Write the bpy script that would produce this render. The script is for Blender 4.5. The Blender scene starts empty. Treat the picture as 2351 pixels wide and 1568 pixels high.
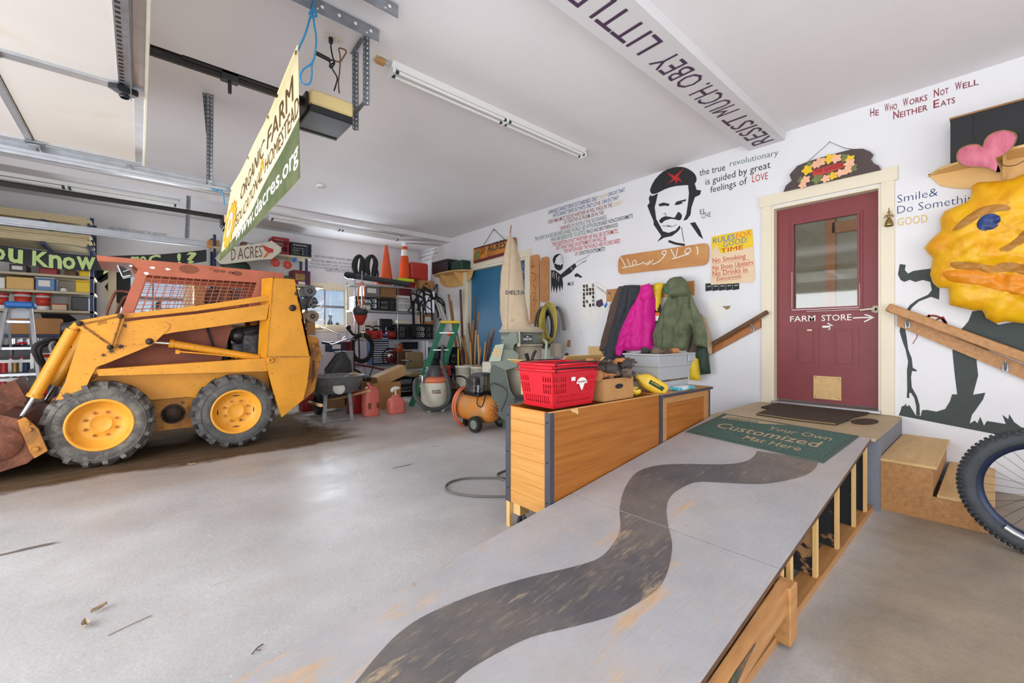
import bpy,bmesh,math,random
from math import sin,cos,pi,radians,sqrt,atan2
from mathutils import Vector,Matrix,Quaternion
from mathutils.geometry import tessellate_polygon
random.seed(7)
SC=bpy.context.scene
COL=SC.collection
# ------------------------------------------------------------------ camera
CAM_H,FOC,CX,HY,YAW=1.25,977.6,1175.5,775.0,radians(41.26)
cam=bpy.data.cameras.new('camera')
cam.sensor_width=36.0
cam.lens=36.0*FOC/2351.0
cam.shift_y=-(784.0-HY)/2351.0
cam.clip_start=0.05
cam_o=bpy.data.objects.new('camera',cam)
COL.objects.link(cam_o)
cam_o.location=(0,0,CAM_H)
cam_o.rotation_euler=(pi/2,0,-YAW)
SC.camera=cam_o
SC.view_settings.view_transform='Standard'
SC.view_settings.look='None'
SC.view_settings.gamma=1.0
SC.view_settings.use_curve_mapping=False
SC.view_settings.exposure=-0.12
# ------------------------------------------------------------------ sky
W=bpy.data.worlds.new('sky'); SC.world=W; W.use_nodes=True
wn=W.node_tree.nodes; wl=W.node_tree.links
wn.clear()
wo=wn.new('ShaderNodeOutputWorld'); wb=wn.new('ShaderNodeBackground')
tc=wn.new('ShaderNodeTexCoord'); sx=wn.new('ShaderNodeSeparateXYZ'); cr=wn.new('ShaderNodeValToRGB')
wl.new(tc.outputs['Generated'],sx.inputs[0]); wl.new(sx.outputs['Z'],cr.inputs[0])
cr.color_ramp.elements[0].position=0.0; cr.color_ramp.elements[0].color=(0.80,0.88,0.95,1)
cr.color_ramp.elements[1].position=0.2; cr.color_ramp.elements[1].color=(0.22,0.40,0.80,1)
wl.new(cr.outputs[0],wb.inputs[0]); wb.inputs[1].default_value=0.95
wl.new(wb.outputs[0],wo.inputs[0])
# ------------------------------------------------------------------ daylight and added fill lamps
def area(name,loc,rot,sx_,sy_,power,col=(0.965,0.985,1)):
    l=bpy.data.lights.new(name,'AREA'); l.shape='RECTANGLE'; l.size=sx_; l.size_y=sy_
    l.energy=power; l.color=col
    o=bpy.data.objects.new(name,l); COL.objects.link(o); o.location=loc; o.rotation_euler=rot
    return o
sun=bpy.data.lights.new('sun','SUN'); sun.energy=3.2; sun.angle=radians(0.6); sun.color=(1,0.95,0.86)
sun_o=bpy.data.objects.new('sun',sun); COL.objects.link(sun_o)
sun_o.rotation_euler=Vector((0.25,-0.72,-0.62)).to_track_quat('-Z','Y').to_euler()
area('daylight_and_fill',(-3.22,3.07,1.32),(0,-pi/2,0),2.3,3.5,225)
area('daylight_and_fill',(-3.22,-1.2,1.32),(0,-pi/2,0),2.3,3.5,115)
area('daylight_and_fill',(1.2,-3.42,1.32),(-pi/2,0,pi),3.6,2.3,100)  # added fill lamp behind the camera, lifts the back of the room
area('driveway_fill_lamp',(-4.1,3.07,.1),(0,pi+radians(38),0),1.4,3.5,45,(1,.98,.95))  # added lamp aimed up, stands in for light off a sunlit driveway
area('driveway_fill_lamp',(-3.75,-1.2,.15),(0,pi+radians(38),0),1.4,3.5,90,(1,.98,.95))  # second added uplight, outside the other bay
area('window_daylight',(3.02,9.48,1.9),(-pi/2,0,0),.8,.72,80,(.84,.92,1))
area('window_daylight',(.19,9.48,1.9),(-pi/2,0,0),.8,.72,32,(.84,.92,1))
# ------------------------------------------------------------------ geometry helpers
SY,CY=sin(YAW),cos(YAW)
def _ray(x,y):
    d=(x-CX)/FOC
    return Vector((SY+CY*d,CY-SY*d,(HY-y)/FOC))
def PX(x,y,X=5.25):
    r=_ray(x,y); r*=X/r.x; r.z+=CAM_H; return r
def PY(x,y,Y):
    r=_ray(x,y); r*=Y/r.y; r.z+=CAM_H; return r
def PZ(x,y,Z=0.0):
    r=_ray(x,y); r*=(Z-CAM_H)/r.z; r.z=Z; return r
RAMP_TOP,RAMP_X1,RAMP_S=0.526,3.95,0.125
def PR(x,y,off=0.0):
    r=_ray(x,y); t=(RAMP_TOP+off-CAM_H-RAMP_S*RAMP_X1)/(r.z-RAMP_S*r.x)
    r*=t; r.z+=CAM_H; return r
class MB:
    """collects shapes (in the coordinates of the thing, or world) and links them as ONE mesh"""
    def __init__(s):s.v=[]; s.f=[]; s.sm=[]
    def add(s,vs,fs,smooth=False):
        n=len(s.v); s.v+=[Vector(p)for p in vs]
        for q in fs:s.f.append([n+i for i in q]); s.sm.append(smooth)
        return s
    def box(s,lo,hi,bev=0.0):
        x0,y0,z0=lo; x1,y1,z1=hi
        if x0>x1:x0,x1=x1,x0
        if y0>y1:y0,y1=y1,y0
        if z0>z1:z0,z1=z1,z0
        b=min(bev,(x1-x0)*.45,(y1-y0)*.45,(z1-z0)*.45)
        if b<=0:
            vs=[(x0,y0,z0),(x1,y0,z0),(x1,y1,z0),(x0,y1,z0),(x0,y0,z1),(x1,y0,z1),(x1,y1,z1),(x0,y1,z1)]
            return s.add(vs,[(3,2,1,0),(4,5,6,7),(0,1,5,4),(1,2,6,5),(2,3,7,6),(3,0,4,7)])
        vs=[]; idx={}
        X=(x0,x1); Y=(y0,y1); Z=(z0,z1)
        for i in(0,1):
            for j in(0,1):
                for k in(0,1):
                    sx_,sy_,sz_=(1-2*i)*b,(1-2*j)*b,(1-2*k)*b
                    idx[i,j,k,0]=len(vs); vs.append((X[i],Y[j]+sy_,Z[k]+sz_))
                    idx[i,j,k,1]=len(vs); vs.append((X[i]+sx_,Y[j],Z[k]+sz_))
                    idx[i,j,k,2]=len(vs); vs.append((X[i]+sx_,Y[j]+sy_,Z[k]))
        fs=[]
        g=lambda i,j,k,a:idx[i,j,k,a]
        for i in(0,1):fs.append([g(i,0,0,0),g(i,1,0,0),g(i,1,1,0),g(i,0,1,0)])
        for j in(0,1):fs.append([g(0,j,0,1),g(1,j,0,1),g(1,j,1,1),g(0,j,1,1)])
        for k in(0,1):fs.append([g(0,0,k,2),g(1,0,k,2),g(1,1,k,2),g(0,1,k,2)])
        for i in(0,1):
            for j in(0,1):fs.append([g(i,j,0,0),g(i,j,1,0),g(i,j,1,1),g(i,j,0,1)])
            for k in(0,1):fs.append([g(i,0,k,0),g(i,1,k,0),g(i,1,k,2),g(i,0,k,2)])
        for j in(0,1):
            for k in(0,1):fs.append([g(0,j,k,1),g(1,j,k,1),g(1,j,k,2),g(0,j,k,2)])
        for i in(0,1):
            for j in(0,1):
                for k in(0,1):fs.append([g(i,j,k,0),g(i,j,k,1),g(i,j,k,2)])
        return s.add(vs,fs)
    def obox(s,c,ax,ay,az,bev=0.0):
        """box about c with half-axis vectors ax, ay, az"""
        t=MB().box((-1,-1,-1),(1,1,1))if bev<=0 else None
        c=Vector(c); ax=Vector(ax); ay=Vector(ay); az=Vector(az)
        if bev>0:
            t=MB().box((-ax.length,-ay.length,-az.length),(ax.length,ay.length,az.length),bev)
            ux,uy,uz=ax.normalized(),ay.normalized(),az.normalized()
            return s.add([c+ux*p.x+uy*p.y+uz*p.z for p in t.v],t.f)
        return s.add([c+ax*p.x+ay*p.y+az*p.z for p in t.v],t.f)
    def bar(s,p0,p1,w,h,up=(0,0,1),bev=0.0):
        p0=Vector(p0); p1=Vector(p1); d=p1-p0; L=d.length
        d.normalize(); up=Vector(up)
        sd=d.cross(up)
        if sd.length<1e-4:sd=d.cross(Vector((1,0,0)))
        sd.normalize(); u=sd.cross(d)
        return s.obox((p0+p1)/2,d*(L/2),sd*(w/2),u*(h/2),bev)
    def cyl(s,p0,p1,r0,r1=None,n=16,cap=True,smooth=True):
        p0=Vector(p0); p1=Vector(p1); r1=r0 if r1 is None else r1
        d=(p1-p0).normalized(); a=d.orthogonal().normalized(); b=d.cross(a)
        vs=[]
        for p,r in((p0,r0),(p1,r1)):
            for i in range(n):
                t=2*pi*i/n; vs.append(p+a*(r*cos(t))+b*(r*sin(t)))
        s.add(vs,[(i,(i+1)% n,n+(i+1)% n,n+i)for i in range(n)],smooth)
        if cap:s.add(vs,[list(range(n))[::-1],list(range(n,2*n))])
        return s
    def tube(s,pts,r,n=8,cap=True,closed=False):
        pts=[Vector(p)for p in pts]; m=len(pts)
        rs=r if isinstance(r,(list,tuple))else[r]*m
        rings=[]; prev=None
        for i,p in enumerate(pts):
            if closed:d=pts[(i+1)% m]-pts[i-1]
            else:d=pts[min(i+1,m-1)]-pts[max(i-1,0)]
            if d.length<1e-9:d=Vector((0,0,1))
            d.normalize()
            if prev is None:a=d.orthogonal().normalized()
            else:
                a=prev-d*prev.dot(d)
                a=a.normalized()if a.length>1e-6 else d.orthogonal().normalized()
            prev=a; b=d.cross(a)
            rings.append([p+a*(rs[i]*cos(2*pi*k/n))+b*(rs[i]*sin(2*pi*k/n))for k in range(n)])
        vs=[q for g in rings for q in g]; fs=[]
        for i in range(m if closed else m-1):
            j=(i+1)% m
            for k in range(n):fs.append((i*n+k,i*n+(k+1)% n,j*n+(k+1)% n,j*n+k))
        s.add(vs,fs,True)
        if cap and not closed:s.add(vs[:n]+vs[-n:],[list(range(n))[::-1],list(range(n,2*n))])
        return s
    def lathe(s,prof,c=(0,0,0),ax=(0,0,1),n=24,smooth=True,sq=None,arc=2*pi):
        """prof: (radius, height) pairs; sq: superellipse power for rounded-square sections"""
        c=Vector(c); d=Vector(ax).normalized()
        a=Vector((1,0,0))if abs(d.z)>.9 else d.cross(Vector((0,0,1))).normalized()
        a=(a-d*a.dot(d)).normalized(); b=d.cross(a); vs=[]
        full=abs(arc-2*pi)<1e-6
        nn=n if full else n+1
        for r,h in prof:
            for i in range(nn):
                t=arc*i/n; k=1.0
                if sq:k=(abs(cos(t))**sq+abs(sin(t))**sq)**(-1/sq)
                vs.append(c+d*h+a*(r*k*cos(t))+b*(r*k*sin(t)))
        fs=[]
        for j in range(len(prof)-1):
            for i in range(n):
                i2=(i+1)% nn if full else i+1
                fs.append((j*nn+i,j*nn+i2,(j+1)*nn+i2,(j+1)*nn+i))
        return s.add(vs,fs,smooth)
    def sph(s,c,r,n=12,m=8,sc=(1,1,1)):
        c=Vector(c); vs=[]
        for j in range(m+1):
            p=pi*j/m
            for i in range(n):
                t=2*pi*i/n
                vs.append(c+Vector((r*sin(p)*cos(t)*sc[0],r*sin(p)*sin(t)*sc[1],r*cos(p)*sc[2])))
        return s.add(vs,[(j*n+i,(j+1)*n+i,(j+1)*n+(i+1)% n,j*n+(i+1)% n)for j in range(m)for i in range(n)],True)
    def poly(s,pts):
        pts=[Vector(p)for p in pts]
        return s.add(pts,tessellate_polygon([pts]))
    def prism(s,pts,ext):
        """flat outline pts pushed out by the vector ext"""
        pts=[Vector(p)for p in pts]; ext=Vector(ext); n=len(pts)
        tri=[tuple(t)for t in tessellate_polygon([pts])]
        s.add(pts+[p+ext for p in pts],tri+[tuple(n+i for i in t[::-1])for t in tri]+[(i,(i+1)% n,n+(i+1)% n,n+i)for i in range(n)])
        return s
    def ribbon(s,pts,w,nrm):
        """flat brush stroke along pts lying on a plane of normal nrm"""
        pts=[Vector(p)for p in pts]; nrm=Vector(nrm).normalized(); L=[]; m=len(pts)
        ws=w if isinstance(w,(list,tuple))else[w]*m
        for i,p in enumerate(pts):
            d=pts[min(i+1,m-1)]-pts[max(i-1,0)]
            sd=nrm.cross(d).normalized()*ws[i]/2
            L+=[p+sd,p-sd]
        return s.add(L,[(2*i,2*i+1,2*i+3,2*i+2)for i in range(m-1)])
    def grid(s,fn,nu,nv,smooth=True,closed_u=False):
        vs=[fn(i/nu,j/nv)for j in range(nv+1)for i in range(nu+1)]
        return s.add(vs,[(j*(nu+1)+i,j*(nu+1)+i+1,(j+1)*(nu+1)+i+1,(j+1)*(nu+1)+i)for j in range(nv)for i in range(nu)],smooth)
    def frame(s,ax,d0,d1,a0,a1,z0,z1,w,wb=None,wt=None):
        wb=w if wb is None else wb; wt=w if wt is None else wt
        for p,q,r,t in((a0,a1,z0,z0+wb),(a0,a1,z1-wt,z1),(a0,a0+w,z0+wb,z1-wt),(a1-w,a1,z0+wb,z1-wt)):
            if t-r<1e-5 or q-p<1e-5:continue
            if ax=='x':s.box((d0,p,r),(d1,q,t))
            elif ax=='y':s.box((p,d0,r),(q,d1,t))
            else:s.box((p,r,d0),(q,t,d1))
        return s
    def xf(s,m):
        s.v=[m @ p for p in s.v]; return s
    def build(s,name,mat,parent=None,world=False,label=None,kind=None,thick=0.0,fix=True,angle=None):
        me=bpy.data.meshes.new(name)
        vs=s.v
        if world and parent is not None:
            inv=WM[parent.name].inverted(); vs=[inv @ p for p in vs]
        me.from_pydata([tuple(p)for p in vs],[],s.f)
        me.polygons.foreach_set('use_smooth',s.sm)
        if fix:
            bm=bmesh.new(); bm.from_mesh(me)
            bmesh.ops.recalc_face_normals(bm,faces=bm.faces)
            bm.to_mesh(me); bm.free()
        o=bpy.data.objects.new(name,me); COL.objects.link(o)
        me.materials.append(MATS[mat]if isinstance(mat,str)else mat)
        if thick:
            md=o.modifiers.new('thickness','SOLIDIFY'); md.thickness=thick; md.offset=0
        if parent is not None:
            o.parent=parent
            if world:WM[o.name]=WM[parent.name].copy()
            else:WM[o.name]=WM.get(parent.name,Matrix()).copy()
        else:WM[o.name]=Matrix()
        if label:o['label']=label
        if kind:o['kind']=kind
        return o
WM={}
def thing(name,label,cat,loc=(0,0,0),rz=0.0,group=None):
    o=bpy.data.objects.new(name,None); COL.objects.link(o); o.empty_display_size=.1
    o.location=loc; o.rotation_euler=(0,0,rz); o['label']=label; o['category']=cat
    if group:o['group']=group
    WM[o.name]=Matrix.Translation(Vector(loc))@ Matrix.Rotation(rz,4,'Z')
    return o
def tag(o,label,cat,group=None):
    o['label']=label; o['category']=cat
    if group:o['group']=group
    return o
def struct(o):o['kind']='structure'; return o
def dup(root,loc,rz,label,group=None):
    def cp(o,par):
        c=o.copy(); COL.objects.link(c); c.parent=par
        for k in list(o.children):cp(k,c)
        return c
    r=cp(root,None); r.location=loc; r.rotation_euler=(0,0,rz); r['label']=label
    if group:r['group']=group
    WM[r.name]=Matrix.Translation(Vector(loc))@ Matrix.Rotation(rz,4,'Z')
    return r
def arc_pts(c,r,a0,a1,n,ex=(1,0,0),ey=(0,0,1)):
    c=Vector(c); ex=Vector(ex); ey=Vector(ey)
    return[c+ex*(r*cos(a0+(a1-a0)*i/n))+ey*(r*sin(a0+(a1-a0)*i/n))for i in range(n+1)]
def smooth_pts(pts,sub=4,closed=False):
    pts=[Vector(p)for p in pts]; n=len(pts); out=[]
    for i in range(n if closed else n-1):
        p0=pts[(i-1)% n]if closed else pts[max(i-1,0)]
        p1=pts[i]; p2=pts[(i+1)% n]
        p3=pts[(i+2)% n]if closed else pts[min(i+2,n-1)]
        for k in range(sub):
            t=k/sub
            out.append(.5*((2*p1)+(p2-p0)*t+(2*p0-5*p1+4*p2-p3)*t*t+(3*p1-p0-3*p2+p3)*t**3))
    if not closed:out.append(pts[-1])
    return out
_tc={}
def text_mesh(s,bold=0.0):
    k=(s,bold)
    if k not in _tc:
        cu=bpy.data.curves.new('t','FONT'); cu.body=s; cu.resolution_u=2; cu.offset=bold; cu.fill_mode='FRONT'
        o=bpy.data.objects.new('t',cu); COL.objects.link(o)
        me=o.to_mesh(); vs=[v.co.copy()for v in me.vertices]; fs=[list(p.vertices)for p in me.polygons]
        o.to_mesh_clear(); bpy.data.objects.remove(o); bpy.data.curves.remove(cu)
        if not vs:vs=[Vector()]; fs=[]
        x0=min(v.x for v in vs); x1=max(v.x for v in vs)
        _tc[k]=([Vector((v.x-x0,v.y,0))for v in vs],fs,x1-x0)
    return _tc[k]
def lettering(mb,s,p0,p1,h,up=(0,0,1),off=(0,0,0),bold=0.004,slant=0.0,wob=0.0):
    """text s from p0 to p1 (baseline), capitals h tall along up"""
    vs,fs,w=text_mesh(s,bold); p0=Vector(p0)+Vector(off); p1=Vector(p1)+Vector(off); up=Vector(up)
    d=(p1-p0)
    mb.add([p0+d*(v.x/w+slant*v.y*h/d.length)+up*(h*(v.y/0.70+wob*sin(v.x*2.1)))for v in vs],fs)
    return mb
# ------------------------------------------------------------------ materials
MATS={}
def mat(name,col,rough=.6,metal=0.0,var=.12,scale=6.0,bump=0.0,col2=None,lo=.35,hi=.65,stretch=None,fine=0.0,trans=0.0,alpha=1.0,spec=.5,rust=None,detail=6.0):
    """procedural: base colour broken up by noise, optional second colour in patches, optional rust/dirt specks"""
    m=bpy.data.materials.new(name); m.use_nodes=True; MATS[name]=m
    n=m.node_tree.nodes; l=m.node_tree.links; bs=n['Principled BSDF']
    bs.inputs['Roughness'].default_value=rough; bs.inputs['Metallic'].default_value=metal
    bs.inputs['Specular IOR Level'].default_value=spec
    tcn=n.new('ShaderNodeTexCoord'); src=tcn.outputs['Object']
    if stretch:
        mp=n.new('ShaderNodeMapping'); mp.inputs['Scale'].default_value=stretch; l.new(src,mp.inputs[0]); src=mp.outputs[0]
    nz=n.new('ShaderNodeTexNoise'); nz.inputs['Scale'].default_value=scale; nz.inputs['Detail'].default_value=detail; nz.inputs['Roughness'].default_value=.62
    l.new(src,nz.inputs['Vector'])
    rp=n.new('ShaderNodeValToRGB'); e=rp.color_ramp.elements
    c=Vector(col[:3])
    if col2 is None:
        c0=c*(1-var); c1=c*(1+var)
    else:c0=c; c1=Vector(col2[:3])
    e[0].position=lo; e[1].position=hi
    e[0].color=(*[max(0,min(1,k))for k in c0],1); e[1].color=(*[max(0,min(1,k))for k in c1],1)
    l.new(nz.outputs['Fac'],rp.inputs[0]); out=rp.outputs[0]
    if rust:
        rc,rs,rlo,rhi=rust
        n2=n.new('ShaderNodeTexNoise'); n2.inputs['Scale'].default_value=rs; n2.inputs['Detail'].default_value=9; n2.inputs['Roughness'].default_value=.7
        l.new(tcn.outputs['Object'],n2.inputs['Vector'])
        mr=n.new('ShaderNodeMapRange'); mr.inputs[1].default_value=rlo; mr.inputs[2].default_value=rhi; l.new(n2.outputs['Fac'],mr.inputs[0])
        mx=n.new('ShaderNodeMix'); mx.data_type='RGBA'; l.new(mr.outputs[0],mx.inputs[0]); l.new(out,mx.inputs[6]); mx.inputs[7].default_value=(*rc,1); out=mx.outputs[2]
    l.new(out,bs.inputs['Base Color'])
    if bump:
        b=n.new('ShaderNodeBump'); b.inputs['Strength'].default_value=bump; b.inputs['Distance'].default_value=.02
        n3=n.new('ShaderNodeTexNoise'); n3.inputs['Scale'].default_value=fine or scale*6; n3.inputs['Detail'].default_value=5
        l.new(src,n3.inputs['Vector']); l.new(n3.outputs['Fac'],b.inputs['Height']); l.new(b.outputs[0],bs.inputs['Normal'])
    if trans:bs.inputs['Transmission Weight'].default_value=trans
    if alpha<1:bs.inputs['Alpha'].default_value=alpha
    return m
def srgb(r,g,b):
    f=lambda c:(c/255/12.92)if c<=10 else((c/255+.055)/1.055)**2.4
    return(f(r),f(g),f(b))
S=srgb
mat('wall_white',S(230,230,233),.75,var=.02,scale=1.5,rust=(S(190,188,180),3.0,.66,.9))
mat('ceiling_white',S(238,235,237),.85,var=.02,scale=1.2,bump=.05,fine=180)
mat('trim_cream',S(232,222,198),.55,var=.02,scale=4)
mat('beam_white',S(224,222,224),.7,var=.015,scale=2)
mat('door_red',S(128,52,56),.5,var=.06,scale=5,rust=(S(160,90,88),9,.68,.9))
mat('door_blue',S(38,108,148),.5,var=.06,scale=4,rust=(S(80,140,170),6,.66,.9))
mat('door_slate',S(112,134,158),.6,var=.05,scale=4)
mat('glass',(.9,.95,.95),.03,trans=1.0,var=0,scale=1)
mat('ply',S(214,176,118),.55,var=.10,scale=3,stretch=(1,6,6),bump=.06)
mat('pine',S(196,144,88),.5,col2=S(162,110,60),lo=.3,hi=.75,scale=4,stretch=(1,8,8),rust=(S(110,58,24),7,.72,.80))
mat('oak',S(182,114,46),.42,col2=S(154,88,28),lo=.3,hi=.7,scale=3,stretch=(.7,9,14),bump=.04)
mat('oak_end',S(212,156,82),.42,col2=S(196,134,62),lo=.3,hi=.7,scale=3,stretch=(9,.9,12),bump=.04)
mat('oak_light',S(226,184,118),.45,var=.05,scale=4)
mat('oak_top',S(186,134,82),.4,var=.1,scale=4,stretch=(1,8,8))
mat('slate_metal',S(66,68,78),.45,var=.08,scale=8)
mat('galv',S(150,154,160),.42,.75,var=.16,scale=14)
mat('galv_bright',S(186,190,196),.38,.6,var=.08,scale=10)
mat('steel',S(176,178,182),.28,.9,var=.06,scale=10)
mat('chrome',S(214,216,220),.12,1.0,var=.03,scale=8)
mat('alu',S(186,190,194),.35,.8,var=.08,scale=9)
mat('black_metal',S(36,36,40),.45,.3,var=.2,scale=12)
mat('rail_black',S(44,40,38),.5,.4,var=.2,scale=10,rust=(S(110,90,70),14,.62,.8))
mat('black_plastic',S(28,28,31),.42,var=.15,scale=8)
mat('grey_plastic',S(120,122,126),.45,var=.06,scale=8)
mat('dark_grey',S(66,67,70),.5,var=.1,scale=8)
mat('white_plastic',S(232,232,230),.4,var=.02,scale=6)
mat('offwhite_plastic',S(216,212,194),.45,var=.06,scale=5)
mat('door_panel',S(204,198,192),.6,var=.02,scale=2,rust=(S(196,182,160),2.2,.58,.8))
mat('door_edge',S(206,198,186),.55,var=.03,scale=4)
mat('rubber',S(34,34,35),.8,var=.2,scale=20)
mat('tyre',S(126,120,112),.9,col2=S(88,84,80),lo=.35,hi=.6,scale=6,bump=.35,fine=50,rust=(S(146,140,130),16,.5,.75))
mat('tyre_dark',S(98,97,95),.88,col2=S(66,66,66),lo=.35,hi=.65,scale=7,bump=.3,fine=50,rust=(S(128,122,112),14,.5,.72))
mat('cat_yellow',S(222,150,34),.45,var=.09,scale=4,rust=(S(96,64,34),36,.605,.68),bump=.06,fine=30)
mat('cat_yellow_dirty',S(196,130,40),.6,col2=S(120,78,36),lo=.42,hi=.68,scale=4,rust=(S(60,42,28),10,.55,.68))
mat('rim_yellow',S(238,166,54),.5,var=.06,scale=5,rust=(S(190,110,40),9,.56,.78))
mat('salmon',S(186,104,76),.6,var=.08,scale=5,rust=(S(140,70,52),7,.6,.7))
mat('salmon_dark',S(140,78,54),.65,col2=S(108,56,40),scale=3,lo=.4,hi=.7)
mat('rust',S(128,76,52),.75,col2=S(86,46,32),scale=7,lo=.35,hi=.65,bump=.3,rust=(S(168,108,76),16,.6,.75))
mat('grease',S(44,34,28),.6,col2=S(86,58,34),scale=12,lo=.4,hi=.7,bump=.4)
mat('engine',S(58,58,60),.5,.4,col2=S(110,108,104),scale=14,lo=.45,hi=.7)
mat('red_plastic',S(206,28,44),.35,var=.05,scale=6)
mat('red_dark',S(150,26,30),.4,var=.1,scale=6)
mat('red_faded',S(214,112,100),.5,var=.06,scale=6)
mat('maroon',S(110,28,40),.5,var=.1,scale=6)
mat('orange_cone',S(232,92,40),.5,var=.06,scale=5)
mat('orange_bright',S(240,84,20),.45,var=.05,scale=5)
mat('orange_paint',S(214,132,44),.35,col2=S(184,140,92),lo=.42,hi=.62,scale=3.5,rust=(S(226,196,150),11,.6,.8))
mat('cardboard',S(186,136,84),.75,var=.06,scale=6,bump=.05)
mat('cardboard_light',S(222,180,112),.75,var=.05,scale=6)
mat('yellow',S(236,200,32),.5,var=.05,scale=6)
mat('yellow_plastic',S(236,196,60),.4,var=.05,scale=6)
mat('blue',S(36,110,190),.5,var=.06,scale=6)
mat('navy',S(34,50,92),.5,var=.1,scale=6)
mat('green_fibre',S(24,118,84),.45,var=.07,scale=6,rust=(S(140,180,160),30,.64,.75))
mat('green_dark',S(22,62,46),.45,var=.08,scale=6)
mat('sage',S(120,130,118),.5,var=.05,scale=4,rust=(S(150,150,130),9,.6,.8))
mat('drum_grey',S(176,166,146),.6,var=.05,scale=5)
mat('canvas',S(206,186,158),.9,var=.07,scale=5,bump=.15,fine=120,rust=(S(176,146,112),5,.56,.75))
mat('shelf_beige',S(196,184,156),.6,var=.05,scale=5)
mat('lumber',S(196,180,142),.7,var=.12,scale=5,stretch=(1,14,14))
mat('wood_dark',S(104,72,46),.65,var=.22,scale=5,stretch=(3,3,.6))
mat('wood_mid',S(152,112,72),.65,var=.2,scale=5,stretch=(3,3,.6))
mat('wood_light',S(192,152,104),.65,var=.15,scale=5,stretch=(3,3,.6))
mat('skate',S(206,150,92),.5,col2=S(188,124,66),lo=.3,hi=.7,scale=3,stretch=(8,1.2,2))
mat('banner_cream',S(246,232,184),.6,var=.03,scale=3)
mat('banner_green',S(98,106,70),.6,col2=S(76,88,54),scale=6,lo=.4,hi=.65)
mat('banner_black',S(30,32,38),.6,var=.15,scale=5)
mat('paint_black',S(36,38,40),.7,var=.06,scale=10)
mat('paint_green_black',S(62,70,68),.7,var=.07,scale=12)
mat('paint_purple',S(78,54,82),.7,var=.05,scale=8)
mat('paint_red',S(190,36,40),.7,var=.04,scale=8)
mat('paint_maroon',S(140,58,70),.7,var=.05,scale=8)
mat('paint_navy',S(30,56,112),.7,var=.05,scale=8)
mat('paint_tan',S(222,190,128),.7,var=.04,scale=8)
mat('paint_green',S(78,112,96),.7,var=.04,scale=8)
mat('paint_brown',S(140,62,48),.7,var=.04,scale=8)
mat('paint_grey',S(110,120,124),.7,var=.04,scale=8)
mat('paint_white',S(240,238,232),.6,var=.02,scale=8)
mat('paint_orange',S(236,120,50),.7,var=.04,scale=8)
mat('paint_lime',S(190,216,140),.7,var=.05,scale=8)
mat('paint_ochre',S(240,172,50),.7,var=.04,scale=8)
mat('paper',S(234,232,226),.8,var=.015,scale=5)
mat('paper_tan',S(232,206,172),.8,var=.03,scale=5)
mat('rope_blue',S(48,140,190),.7,var=.1,scale=30)
mat('pink_coat',S(212,12,140),.65,var=.10,scale=9,bump=.12,fine=14)
mat('olive_coat',S(104,112,84),.75,col2=S(82,92,66),lo=.4,hi=.62,scale=7,bump=.15,fine=14)
mat('grey_coat',S(52,54,62),.75,var=.12,scale=8,bump=.15,fine=14)
mat('brown_coat',S(92,72,64),.8,var=.1,scale=8)
mat('black_coat',S(34,34,38),.75,var=.15,scale=8)
mat('green_coat',S(38,58,46),.6,var=.1,scale=8)
mat('tan_coat',S(178,156,130),.8,var=.06,scale=8)
mat('heart_pink',S(214,120,140),.6,col2=S(196,98,122),lo=.4,hi=.65,scale=9,stretch=(1,3,1))
mat('papier_yellow',S(238,184,10),.45,col2=S(226,152,10),lo=.42,hi=.66,scale=5,bump=.5,fine=9)
mat('papier_brown',S(176,122,44),.5,var=.1,scale=7)
mat('papier_orange',S(226,140,20),.45,var=.08,scale=7)
mat('eye_blue',S(40,62,118),.4,var=.25,scale=14)
mat('gloves',S(128,104,82),.85,col2=S(76,66,60),lo=.4,hi=.6,scale=14)
mat('glove_dark',S(66,60,58),.85,var=.2,scale=14)
mat('glove_orange',S(186,124,76),.85,var=.15,scale=14)
mat('bin_clear',S(196,200,204),.35,var=.02,scale=4,alpha=.88)
mat('mat_green',S(84,110,101),.95,col2=S(58,86,78),lo=.4,hi=.6,scale=90,bump=.4,fine=160)
mat('mat_edge',S(74,90,82),.8,var=.08,scale=20)
mat('mat_tan',S(176,156,124),.95,var=.12,scale=60)
mat('mat_brown',S(88,70,58),.95,col2=S(62,50,42),lo=.4,hi=.6,scale=60,bump=.6,fine=110)
mat('grey_paint',S(128,132,142),.6,var=.05,scale=6)
mat('brass',S(150,126,76),.4,.7,var=.2,scale=14)
mat('sign_brown',S(78,64,62),.55,var=.08,scale=9)
mat('sign_orange',S(206,128,40),.55,col2=S(150,92,40),lo=.4,hi=.7,scale=4)
mat('flower_pink',S(240,184,148),.6,var=.06,scale=20)
mat('lemon',S(236,192,36),.5,var=.06,scale=20)
mat('leaf',S(112,124,70),.6,var=.15,scale=20)
mat('tree',S(70,92,66),.9,col2=S(112,132,96),lo=.4,hi=.6,scale=3)
mat('field',S(130,150,92),.9,var=.1,scale=.6)
mat('gravel',S(196,190,178),.9,var=.08,scale=2)
mat('khaki',S(142,124,90),.85,var=.08,scale=7)
mat('tin_red',S(188,40,42),.35,var=.05,scale=8)
mat('white_can',S(228,228,224),.35,var=.04,scale=8)
mat('orange_hose',S(214,116,80),.5,var=.06,scale=10)
mat('yellow_hose',S(206,188,84),.55,var=.08,scale=10)
mat('grey_hose',S(104,102,100),.7,var=.08,scale=10)
mat('tile_red',S(198,62,50),.5,var=.05,scale=8)
mat('lime',S(196,220,40),.5,var=.05,scale=8)
mat('storage_blue',S(84,122,176),.4,var=.06,scale=8)
mat('tote',S(176,180,184),.38,var=.025,scale=5)
mat('wet_wipe',S(206,232,238),.5,col2=S(80,180,196),lo=.5,hi=.55,scale=16)
mat('panel_black',S(30,30,33),.7,col2=S(178,132,84),lo=.60,hi=.64,scale=5)
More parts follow.
